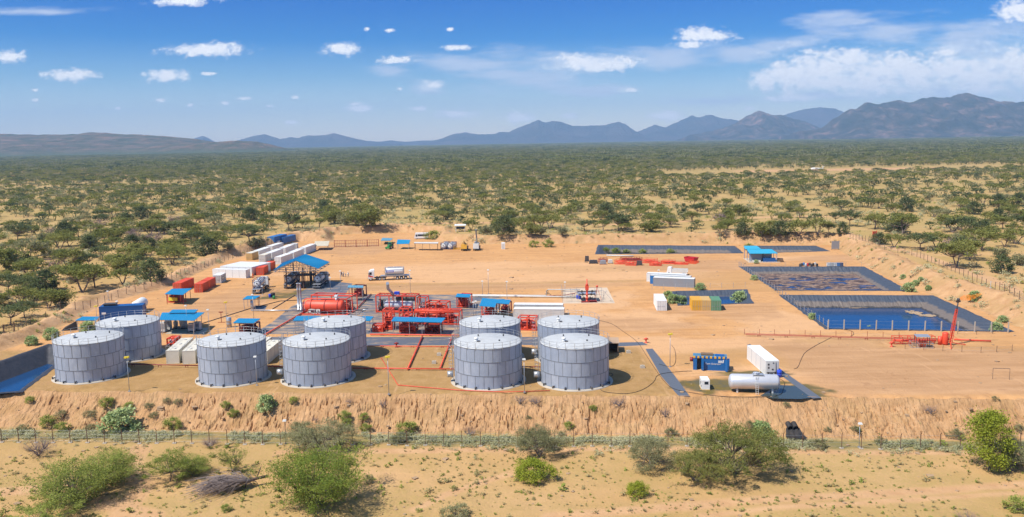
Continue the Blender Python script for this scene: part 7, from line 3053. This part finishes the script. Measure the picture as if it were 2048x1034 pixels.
fr_.inputs[3].default_value, fr_.inputs[4].default_value = .0, .5
fl_.new(fr_.outputs[0], mx_.inputs[0])
fl_.new(tp.outputs[0], mx_.inputs[1])
fl_.new(em.outputs[0], mx_.inputs[2])
fl_.new(mx_.outputs[0], fo.inputs[0])
mb = MB()
n0 = 20
rr2 = random.Random(3)
mb.lathe(tip + Vector((.1, 0, .1)), (1, 0, .17), [(-.2, .12), (.4, .28), (1.1, .38), (2.0, .42), (2.9, .46), (3.7, .34), (4.3, .2), (4.8, .03)], n0)
mb.v = [(x, y, z + (mnoise.noise(Vector((x * 1.3, y * 1.3, z * 1.3))) * .5)) for x, y, z in mb.v]
mb.build('flame', fm, t)
mb = MB()
for q in ((-1.6, -3.6), (3.0, -.4), (-1.0, 3.4)):
    mb.bar((0, 0, .6), (q[0], q[1], .1), .13)
    mb.bar((0, 0, 2.4), (q[0], q[1], .1), .06)
mb.build('stay_leg', M['red'], t)
mb = MB()
mb.vessel((-.9, .3, 0), (-.9, .3, 2.7), .6, 20)
mb.cyl((-1.8, .6, 0), (-1.8, .6, 1.7), .4, n=14)
mb.build('knockout_drum', M['red'], t)
mb = MB()
cage(mb, -11, 1.0, -2.6, 2.4, .2, 1.6, .1, 6)
mb.tube([(-11, 1.7, .8), (-2.5, .8, .8)], .2, 8)
mb.build('pipe_frame', M['red'], t)
a, yaw = base((1829, 695), (1852, 695.5))
t = thing('ignition_skid', 'small grey roofed skid with orange bottles before the flare', 'skid', a, yaw)
mb = MB()
mb.slab([(.2, -.3, 2.3), (2.9, -.3, 2.3), (2.9, 1.6, 2.45), (.2, 1.6, 2.45)], .08)
mb.build('roof', M['steel'], t)
for x_, y_ in ((.3, 0), (2.8, 0), (.3, 1.4), (2.8, 1.4)):
    mb = MB()
    mb.bar((x_, y_, 0), (x_, y_, 2.3), .09)
    mb.build('post', M['dark'], t)
mb = MB()
cage(mb, -.6, -.4, 3.4, 1.7, 0, 1.0, .07, 4)
mb.build('rail', M['steel'], t)
for x_ in (1.1, 1.6, 2.1):
    mb = MB()
    mb.lathe((x_, .5, .1), (0, 0, 1), [(0, .2), (1.2, .2), (1.4, .06), (1.5, .06)], 12)
    mb.build('gas_bottle', M['orange'], t)
for (px, py, lab) in ((1783, 693.5, 'red monitor nozzle standing alone left of the small grey roofed skid'), (1292, 685.5, 'red hydrant right of the rear right tank, on the pale ground'), (793, 694.5, 'dark red hydrant on the bare ground before the channel')):
    p = at(px, py)
    mb = MB()
    mb.lathe((0, 0, 0), (0, 0, 1), [(0, .35), (.08, .35), (.1, .16), (.7, .16), (.72, .3), (1.0, .34), (1.1, .1)], 12)
    mb.cyl((-.5, 0, .8), (.5, 0, .8), .13, n=8)
    mb.build('hydrant', M['darkred' if px == 793 else 'red'], None, (p.x, p.y, 0), label=lab, cat='hydrant')
for (px, py, lab, h) in ((443, 645, 'rusty red monitor stand on the sand left of the grey upright drum', 2.6), (517, 613, 'red headed stand beside the small blue roof', 2.4)):
    p = at(px, py)
    mb = MB()
    mb.bar((0, 0, 0), (0, 0, h), .12)
    mb.bar((-.5, 0, h), (.5, 0, h), .2)
    mb.bar((-.9, 0, .05), (.9, 0, .05), .1)
    mb.build('monitor_stand', M['darkred'], None, (p.x, p.y, 0), label=lab, cat='stand')

# ------------------------------------------------------------------ stored gear on the yard
def rack(label, A, B, D, H, seed, mat='red', name='pipe_rack', group='red steel racks in the storage row'):
    a, yaw = base(A, B)
    Lx = (at(*B) - at(*A)).length
    t = thing(name, label, 'steel rack', a, yaw, group)
    mb = MB()
    g_ = random.Random(seed)
    n = max(3, int(Lx / .8))
    for k in range(n):
        x_ = Lx * k / (n - 1)
        for y_ in (0, D * .5, D):
            mb.bar((x_, y_, 0), (x_, y_, H * g_.uniform(.7, 1)), .12)
    for z_ in (.2, .55, .85):
        for y_ in (0, D):
            mb.bar((0, y_, H * z_), (Lx, y_, H * z_), .1)
    for k in range(3):
        mb.bar((0, D * k / 2, .1), (Lx, D * k / 2, .1), .16)
    mb.build('frame', M[mat], t)
    mb = MB()
    for k in range(6):
        y_ = g_.uniform(.1, D)
        mb.tube([(g_.uniform(0, Lx * .3), y_, H * .5), (g_.uniform(Lx * .6, Lx), y_, H * .5)], .12, 6)
    mb.build('stored_pipe', M[mat], t)


for k, (A, B, D, H_, m_, lab) in enumerate((((1229, 528.5), (1249, 529), 4, 1.6, 'red', 'red steel rack near the left end of the storage row'), ((1251, 531), (1272, 531.5), 3, 1.5, 'red', 'red steel rack just left of the dark box in the storage row'),
                                            ((1284, 526), (1310, 527), 4, 1.5, 'red', 'red steel rack behind and right of the dark box in the storage row'), ((1299, 531.5), (1322, 532), 3, 1.6, 'red', 'nearest red rack in the middle of the storage row'),
                                            ((1322, 527.5), (1348, 528.5), 3, 1.3, 'red', 'red rack right of the nearest one in the storage row'), ((1348, 529), (1376, 529.5), 2.5, .7, 'red', 'lowest red frame near the right end of the storage row'),
                                            ((1374, 527), (1392, 528), 3, 1.0, 'orange', 'orange frame at the very right end of the storage row'), ((1196, 524.5), (1211, 525), 3, 1.6, 'darkred', 'dark red rack near the left end of the storage row'),
                                            ((1240, 522), (1282, 523), 3, 1.4, 'darkred', 'dark rack along the back of the storage row'))):
    rack(lab, A, B, D, H_, k, m_)
a, yaw = base((1370, 523), (1382, 524))
t = thing('red_skip', 'crimson open topped skip at the right end of the storage row', 'skip', a, yaw - .2)
mb = MB()
M['crimson'] = paint('crimson_paint', (.55, .015, .03), .45, dirt=.1)
for (b0, b1, t0, t1) in (((0, 0), (3.6, 0), (-.4, -.2), (4.2, -.2)), ((3.6, 0), (3.6, 2), (4.2, -.2), (4.2, 2.2)), ((3.6, 2), (0, 2), (4.2, 2.2), (-.4, 2.2)), ((0, 2), (0, 0), (-.4, 2.2), (-.4, -.2))):
    mb.quad((*b0, .1), (*b1, .1), (*t1, 1.6), (*t0, 1.6))
    mb.bar((*t0, 1.6), (*t1, 1.6), .14)
mb.quad((0, 0, .1), (0, 2, .1), (3.6, 2, .1), (3.6, 0, .1))
mb.build('skip_body', M['crimson'], t)
mb = MB()
for x_ in (.4, 3.1):
    mb.box(x_, 0, 0, x_ + .15, 2, .1)
mb.build('runner', M['dark'], t)
for k, (px, py, w, d, h, m_, lab) in enumerate(((1174, 523, 1.5, 1.2, 1.9, 'dark', 'dark upright cabinet at the left end of the storage row'), (1187, 527.5, 3.0, 1.8, 1.2, 'dark', 'dark engine on a frame near the left end of the storage row'),
                                                (1206, 529, 2.2, 1.5, 1.4, 'grey', 'grey machine with a round drum in the storage row'), (1221, 527, 1.6, 1.4, 1.3, 'offwhite', 'pale round machine in the storage row'),
                                                (1279, 530.8, 2.0, 1.2, 1.5, 'dark', 'dark square box in the middle of the storage row'))):
    p = at(px, py)
    t = thing('stored_machine', lab, 'machine', (p.x, p.y, 0), SITE, 'stored machines')
    mb = MB()
    mb.hexa([(-w / 2, 0, .2), (w / 2, 0, .2), (w / 2, d, .2), (-w / 2, d, .2), (-w * .4, .1, h), (w * .4, .1, h), (w * .42, d * .9, h), (-w * .42, d * .9, h)])
    if k in (1, 2, 3):
        mb.cyl((0, -.05, h * .55), (0, d, h * .55), h * .5, n=14)
    mb.build('housing', M[m_], t)
    mb = MB()
    for x_ in (-w / 2, w / 2):
        mb.bar((x_, -.2, .1), (x_, d + .2, .1), .16)
    mb.bar((-w / 2, 0, .1), (w / 2, 0, .1), .12)
    mb.build('skid', M['darkred' if k == 2 else 'dark'], t)
mb = MB()
a, yaw = base((1213, 512), (1254, 513))
mb.cyl((0, 0, .25), (10, 0, .25), .25, n=10)
mb.build('long_pipe', M['offwhite'], None, a, yaw, label='long pale pipe lying behind the storage row', cat='pipe')
# barrels and totes at the sludge pond
cols = ['dark', 'dark', 'midblue', 'offwhite', 'crimson', 'dark', 'dark', 'black', 'offwhite', 'black']
DL = ['dark', 'black', 'blue', 'pale', 'crimson', 'dark', 'sooty', 'black', 'whitish', 'black']
for k in range(10):
    drum('%s drum behind the sludge pond, number %d counted from the left' % (DL[k], k + 1) if False else '%s drum in the left cluster behind the sludge pond, %s' % (DL[k], ['leftmost', 'second from its left', 'third from its left', 'fourth from its left', 'at its middle', 'right of the crimson one', 'fourth from its right', 'third from its right', 'second from its right', 'rightmost'][k]),
         1600 + k * 3.8, 533 - (k % 3) * 1.1, cols[k], .34, .95, 'drum', 'drum', 'drums behind the sludge pond')
for k in range(5):
    p = at(1658 + k * 6.3, 533)
    t = thing('tote', '%s caged tote behind the sludge pond, %s of five' % (['white', 'pale', 'white', 'blue', 'dark'][k], ['leftmost', 'second from left', 'middle one', 'second from right', 'rightmost'][k]), 'tote', (p.x, p.y, 0), SITE, 'totes behind the sludge pond')
    mb = MB()
    mb.box(-.5, 0, .15, .5, 1.0, 1.15)
    mb.cyl((0, .5, 1.15), (0, .5, 1.22), .15, n=10)
    mb.build('bottle', M[['white', 'offwhite', 'white', 'midblue', 'navy'][k]], t)
    mb = MB()
    cage(mb, -.53, -.03, .53, 1.03, .05, 1.2, .05, 3, True)
    mb.build('cage', M['steel'], t)
# black tarpaulins, panel, drain outlet
for lab, pts, h in (('black tarpaulin screen on the left bank above the small pond', [(122, 662), (152, 660)], 2.0), ):
    a, yaw = base(*pts)
    mb = MB()
    mb.hexa([(0, 0, 0), (3.6, -.2, 0), (3.6, .2, 0), (0, .3, 0), (.9, .2, .9), (3.5, -.1, 2.2), (3.5, .1, 2.2), (.9, .3, .9)])
    o = mb.build('tarpaulin', M['black'], None, a, yaw, label=lab, cat='tarpaulin')
p = gnd(1671, 499.5)
t = thing('dark_screen', 'dark grey square board on posts standing on the far right bank', 'board', p, .1)
mb = MB()
mb.box(-1.5, 0, .3, 1.5, .12, 3.3)
mb.build('board', M['grey'], t)
for x_ in (-1.4, 1.4):
    mb = MB()
    mb.bar((x_, .2, -.5), (x_, .2, 3.5), .14)
    mb.build('post', M['dark'], t)
p = gnd(1749, 476)
t = thing('red_gate_panel', 'small red panel gate at the far right track', 'gate', p, .4)
mb = MB()
mb.box(-.9, 0, .1, .9, .12, 2.6)
mb.build('panel', M['red'], t)
for x_ in (-1.0, 1.0):
    mb = MB()
    mb.bar((x_, 0, -.4), (x_, 0, 2.9), .16)
    mb.build('post', M['red'], t)
# drain pipes and liner at the foot of the near bank
p = gnd(1585, 863)
p.z += .15
t = thing('drain_outlet', 'pair of black drain pipes with a black apron at the foot of the near bank', 'drain', p, -.06)
for dx, dz in ((-.45, .5), (.45, .5)):
    mb = MB()
    mb.lathe((dx, 1.2, dz + .3), (0, -1, -.18), [(0, .42), (1.6, .42), (1.6, .36), (.2, .36)], 18, cap=False)
    mb.build('pipe', M['black'], t)
mb = MB()
vv_ = []
nx2, ny2 = 10, 8
for j in range(ny2 + 1):
    for i_ in range(nx2 + 1):
        u, w = i_ / nx2 - .5, j / ny2
        x_ = u * (2.1 + 1.3 * w)
        y_ = -w * 2.6
        gz_ = hz(p.x + x_, p.y + y_) - p.z
        vv_.append((x_, y_, gz_ + .55 + .08 * math.sin(i_ * 1.9) + .04 * math.sin(i_ * 4 + j)))
fq = [(j * (nx2 + 1) + i_, j * (nx2 + 1) + i_ + 1, (j + 1) * (nx2 + 1) + i_ + 1, (j + 1) * (nx2 + 1) + i_) for j in range(ny2) for i_ in range(nx2)]
put('apron', np_mesh('apron', vv_, np.array(fq)[:, ::-1], M['black'], True), t)
# goal frame
a, yaw = base((1985, 758.5), (2013, 759.5))
t = thing('goal_frame', 'thin metal goal frame standing on the bare ground at the far right', 'goal', a, yaw)
mb = MB()
mb.bar((0, 0, 0), (0, 0, 2.0), .05)
mb.bar((2.7, 0, 0), (2.7, 0, 2.0), .05)
mb.build('post', M['dark'], t)
mb = MB()
mb.bar((0, 0, 2.0), (2.7, 0, 2.0), .07)
mb.build('crossbar', M['dark'], t)
# concrete blocks near tanks
for k, (px, py, lab) in enumerate(((878, 711, 'small pale concrete block right of the slanting red pipes, upper one'), (868, 727, 'small pale concrete block below the upper one between the red pipes'), (1285, 736, 'small pale block on grass right of the rightmost tank'), (1257, 706, 'small pale block beside the open concrete pit'))):
    p = at(px, py)
    mb = MB()
    mb.hexa([(-.45, -.3, 0), (.45, -.3, 0), (.45, .4, 0), (-.45, .4, 0), (-.4, -.25, .5), (.4, -.25, .5), (.4, .35, .5), (-.4, .35, .5)])
    mb.box(-.15, -.1, .5, .15, .15, .62)
    mb.build('concrete_block', M['concrete'], None, (p.x, p.y, 0), label=lab, cat='block', group='concrete blocks')
# ramped sandy box beside the right tanks
a, yaw = base((1226, 706), (1243, 706))
t = thing('sand_box', 'open fronted sand coloured shelter box right of the rightmost front tank', 'box shelter', a + Vector((-1.2, 0, 0)), yaw)
mb = MB()
mb.hexa([(-2.5, 0, 0), (-2.3, 0, 0), (-2.3, 4, 0), (-2.5, 4, 0), (-2.5, 0, 2.0), (-2.3, 0, 2.0), (-2.3, 4, 2.0), (-2.5, 4, 2.0)])
mb.box(2.1, 0, 0, 2.3, 4, 2.0)
mb.box(-2.3, 3.8, 0, 2.1, 4, 2.0)
mb.build('walls', M['wood'], t)
mb = MB()
mb.slab([(-2.7, -.2, 2.15), (2.5, -.2, 2.15), (2.5, 4.2, 2.3), (-2.7, 4.2, 2.3)], .12)
mb.build('roof', paint('rusty_tan_sheet', (.42, .29, .19), .7, dirt=.4), t)
mb = MB()
mb.box(-1.9, .5, 0, -.6, 1.6, 1.2)
mb.build('grey_cabinet', M['grey'], t)

# ------------------------------------------------------------------ poles and lamps
def pole(label, px, py, top_py, head='lamp', name='lamp_pole', mat='steel', r=.07, onpad=True, top_px=None):
    p = at(px, py) if onpad else gnd(px, py)
    h = (py - top_py) / F * p.y * 1.03 / math.cos(PITCH)
    t = thing(name, label, 'lamp pole' if 'lamp' in name else 'pole', p, 0, 'poles and lamps about the yard')
    mb = MB()
    mb.cyl((0, 0, -.3), (0, 0, h), r, r * .6, n=8)
    mb.box(-.2, -.2, 0, .2, .2, .12)
    mb.build('pole', M[mat], t)
    mb = MB()
    if head == 'yellow':
        mb.box(-.4, -.25, h - .1, .05, .2, h + .18)
        mb.box(.1, -.25, h - .05, .4, .15, h + .25)
        mb.build('beacon', M['signyellow'], t)
    elif head == 'lamp':
        mb.hexa([(-.3, -.35, h), (.3, -.35, h), (.3, .1, h), (-.3, .1, h), (-.25, -.25, h + .22), (.25, -.25, h + .22), (.25, .1, h + .22), (-.25, .1, h + .22)])
        mb.build('lamp_head', M['offwhite'], t)
    return t


for px, py, ty, hd, lab in ((259, 783, 714, 'yellow', 'lamp pole with a yellow head just right of the leftmost tank'), (514, 771, 713, 'lamp', 'lamp pole in front of the lone tank, right side'), (778, 789, 713, 'yellow', 'pole with a yellow head on the open ground between the tank groups'),
                            (1049, 785, 718, 'lamp', 'lamp pole at the right foot of the third front tank'), (1340, 734, 668, 'yellow', 'pole with a yellow head near the black diagonal strip'), (453, 634, 605, 'yellow', 'pole with a yellow head on the sand left of the small blue roof'),
                            (821, 585, 542, 'lamp', 'lamp pole behind the silver heater, in line with the broadside tanker'), (965, 589, 563, 'lamp', 'lamp pole at the far edge of the process area, left one of three'), (977, 588, 541, 'lamp', 'tallest lamp pole at the far edge of the process area'),
                            (1014, 597, 564, 'lamp', 'lamp pole behind the stepped pair of blue roofs'), (525, 590, 573, 'lamp', 'short lamp pole right behind the tanker outside the gable roof'), (661, 582, 556, 'lamp', 'lamp pole by the tanker at the right side of the gable roof'),
                            (682, 582, 543, 'lamp', 'lamp pole before the small group of people'), (375, 660, 612, 'lamp', 'tall thin pole standing before the large left blue roof'), (419, 668, 620, 'lamp', 'thin pole right of the large left blue roof'),
                            (236, 628, 603, 'lamp', 'lamp pole before the deep blue container'), (1317, 566, 541, 'lamp', 'thin pole before the three long side by side containers'), (508, 640, 590, 'lamp', 'thin pole through the blue roof of the dark tarpaulin patch'),
                            (194, 640, 613, 'yellow', 'pole with a yellow head at the left end of the deep blue container'), (1130, 590, 565, 'lamp', 'thin pole at the back left corner of the wellhead slab'), (947, 635, 605, 'lamp', 'thin pole left of the stepped blue roofs, right one of two'), (952, 633, 603, 'lamp', 'thin pole left of the stepped blue roofs, left one of two')):
    pole(lab, px, py, ty, hd)
pole('white lamp pole at the near fence below the right yard', 1718, 895, 846, 'lamp', onpad=False)
pole('dark lamp pole at the near fence behind the grey green tree', 572, 888, 840, 'lamp', mat='dark', onpad=False)
pole('white pole leaning by the track on the right bank', 1981, 576, 562, None, 'white_post', 'offwhite', onpad=False)
pole('white pole among the trees on the left outside the bank', 217, 600, 583, 'lamp', onpad=False)


# ------------------------------------------------------------------ fences
def fence(label, pts, step, h, mat='rust', pw=.09, onpad=False, wires=4, name='wire_fence', group='wire fences', lean=.0, feet=False, maxp=100, top=None):
    G = [at(*q) if onpad else gnd(*q) for q in pts]
    seg = [(b - a).length for a, b in zip(G, G[1:])]
    T = sum(seg)
    n = min(maxp, max(2, int(T / step)))
    c = G[0]
    t = thing(name, label, 'fence', (c.x, c.y, 0), 0, group)
    P_ = []
    for k in range(n + 1):
        s = T * k / n
        for a_, b_, l2 in zip(G, G[1:], seg):
            if s <= l2 + 1e-6:
                q = a_.lerp(b_, s / l2)
                break
            s -= l2
        P_.append((q.x - c.x, q.y - c.y, 0 if onpad else hz(q.x, q.y)))
    r2 = random.Random(len(pts) * 7 + n)
    pm = []
    for k in range(3):
        mb = MB()
        mb.bar((0, 0, -.4), (r2.uniform(-.06, .06), 0, h), pw)
        if top:
            mb.bar((0, 0, h - .02), (0, -.3, h + .3), pw * .8)
        if feet:
            mb.box(-.3, -.25, -.2, .3, .25, .1, 1)
        o = mb.build('post', [M[mat], M['concrete']], t)
        pm.append(o)
    for k, p_ in enumerate(P_[:maxp]):
        o = pm[k] if k < 3 else pm[k % 3].copy()
        if k >= 3:
            COL.objects.link(o)
            o.parent = t
        o.location = p_
    w = MB()
    for k in range(wires):
        z_ = h * (k + .6) / (wires)
        w.tube([(a_, b_, c_ + z_) for a_, b_, c_ in P_], .012, 3)
    w.build('wires', M['steel'], t)
    return t


fence('long wire fence on rusty posts along the foot of the near bank', [(-30, 885), (500, 889), (1000, 893), (1500, 896), (2080, 899)], 2.9, 2.3, top=True, feet=True)
fence('wire fence along the track outside the left bank', [(-30, 690), (60, 648), (150, 620), (240, 592), (300, 575), (350, 556), (430, 528), (500, 505), (560, 480), (620, 466), (640, 462)], 3.6, 2.2, mat='wood', pw=.11)
fence('wire fence along the track outside the right bank', [(1700, 478), (1760, 494), (1830, 512), (1900, 541), (1970, 572), (2060, 610)], 3.2, 2.1, mat='wood', pw=.11)
fence('pale concrete post fence along the near side of the blue pond', [(1656, 659), (1745, 660.5), (1840, 662), (1930, 663.5), (2016, 665)], 3.15, 2.3, mat='concrete', pw=.2, onpad=True, wires=3)
fence('wire fence down the left side of the two large ponds', [(1478, 534), (1548, 581), (1600, 619), (1655, 657)], 3.0, 1.8, mat='steel', pw=.12, onpad=True, wires=3)
fence('low dark stakes along the red pipe rack', [(1489, 669), (1600, 671.5), (1830, 677)], 3.0, 1.3, mat='darkred', pw=.07, onpad=True, wires=1)
fence('thin stakes and wire ring round the flare, nearer side', [(1810, 698), (1880, 702), (1960, 706), (2024, 702)], 3.2, 1.3, mat='wood', pw=.07, onpad=True, wires=2)
fence('thin stakes and wire ring round the flare, farther side', [(1985, 668), (1960, 669.5), (1915, 668)], 3.2, 1.2, mat='wood', pw=.07, onpad=True, wires=2)
fence('thin post fence before the grey container and the overgrown pit', [(1304, 580), (1400, 577), (1490, 575)], 3.2, 1.6, mat='steel', pw=.08, onpad=True, wires=2)
fence('red brown pipe gate and fence at the far left end of the yard', [(669, 494.5), (712, 494), (757, 492.5)], 4.2, 3.0, mat='darkred', pw=.2, onpad=True, wires=3, name='gate', group='gates')
fence('thin fence behind the sludge pond', [(1480, 533), (1600, 533.5), (1722, 533.5)], 4.4, 1.7, mat='steel', pw=.06, onpad=True, wires=2)
# upright gate bars
gtl = [o for o in bpy.data.objects if o.name == 'gate'][0]
mb = MB()
A_, B_ = at(669, 494.5), at(757, 492.5)
o_ = Vector((A_.x, A_.y, 0))
for z_ in (.3, 1.5, 2.8):
    mb.bar(A_ - o_ + Vector((0, 0, z_)), B_ - o_ + Vector((0, 0, z_)), .12)
for k in range(26):
    q = A_.lerp(B_, k / 25) - o_
    mb.bar((q.x, q.y, .2), (q.x, q.y, 2.8), .06)
mb.build('gate_bars', M['darkred'], gtl)
# timber gate bottom left on the left fence
p = gnd(8, 668)
p2 = gnd(29, 662)
t = thing('timber_gate', 'rusty brown gate at the left edge of the photo outside the bank', 'gate', p, math.atan2(p2.y - p.y, p2.x - p.x))
Lg = (p2 - p).length
for x_ in (0, Lg):
    mb = MB()
    mb.bar((x_, 0, -.4), (x_, 0, 2.4), .22)
    mb.build('post', M['wood'], t)
mb = MB()
for z_ in (.4, 1.3, 2.2):
    mb.bar((0, 0, z_), (Lg, 0, z_), .1)
for k in range(8):
    mb.bar((Lg * k / 7, 0, .4), (Lg * k / 7, 0, 2.2), .05)
mb.build('bars', M['wood'], t)

# ------------------------------------------------------------------ fallen dead branches
p = gnd(425, 985)
t = thing('fallen_branches', 'big fan of dead grey branches lying on the sand with a dark broken stem', 'dead branches', p, 0)
mb = MB()
gg = random.Random(9)
stem = Vector((4.3, 1.6, .9))
mb.tube([(5.4, 2.0, 1.0), stem, (3.0, .9, .8), (1.6, .3, .7)], [.16, .17, .13, .08], 6)
mb.tube([stem, (4.8, 1.8, 2.2)], [.09, .05], 5)
mb.tube([(3.4, 1.0, .8), (3.3, .2, -.1), (3.0, -.6, .0)], [.08, .06, .04], 5)
mb.build('stem', paint('charred_wood', (.07, .045, .035), .9, dirt=.3), t)
mb = MB()
for k in range(330):
    s = Vector((gg.uniform(1.4, 4.2), 0, 0))
    s.y = .2 + (s.x - 1.4) * .4
    s.z = .75
    a_ = math.pi + gg.gauss(0.15, .42)
    Lh = gg.uniform(2.2, 5.0)
    e_ = Vector((s.x + math.cos(a_) * Lh, s.y + math.sin(a_) * Lh, max(.05, gg.gauss(.55, .5))))
    m_ = s.lerp(e_, .5) + Vector((gg.uniform(-.2, .2), gg.uniform(-.2, .2), gg.uniform(.2, .7)))
    mb.tube([s, m_, e_], [.045, .03, .012], 3)
mb.build('twigs', M['deadwood'], t)
t.scale = (1.3, 1.25, 1.25)
# plane on the far strip
p = gnd(1633, 341.5)
t = thing('aircraft', 'small white aircraft parked on the distant dirt strip', 'aircraft', p, .1)
mb = MB()
mb.lathe((-7, 0, 2.2), (1, 0, 0), [(0, .1), (1, .8), (3, 1.2), (9, 1.2), (13, .5), (15, .15)], 12)
mb.build('fuselage', M['white'], t)
mb = MB()
mb.box(-2, -9, 3.2, .5, 9, 3.4)
mb.build('wing', M['white'], t)
mb = MB()
mb.hexa([(6.5, -.1, 2.4), (8, -.1, 2.4), (8, .1, 2.4), (6.5, .1, 2.4), (7.4, -.1, 5), (8.2, -.1, 5), (8.2, .1, 5), (7.4, .1, 5)])
mb.box(7, -3, 4.6, 8.2, 3, 4.75)
mb.build('tail', M['white'], t)
for x_, y_ in ((-4, 0), (.5, 1.6), (.5, -1.6)):
    wheel(t, x_, y_ or .1, .45, .3)
# heap of orange earth on right bank

# ------------------------------------------------------------------ air: one box of haze round everything
hb = MB()
hb.box(-17200, -900, -20, 17200, 17000, 760)
hm = bpy.data.materials.new('haze')
hm.use_nodes = True
n_, l_ = hm.node_tree.nodes, hm.node_tree.links
for k in list(n_):
    n_.remove(k)
pv = n_.new('ShaderNodeVolumePrincipled')
pv.inputs['Color'].default_value = (.42, .67, 1.0, 1)
pv.inputs['Density'].default_value = 7.5e-5
ho = n_.new('ShaderNodeOutputMaterial')
l_.new(pv.outputs[0], ho.inputs['Volume'])
hb.build('haze', hm, kind='stuff')
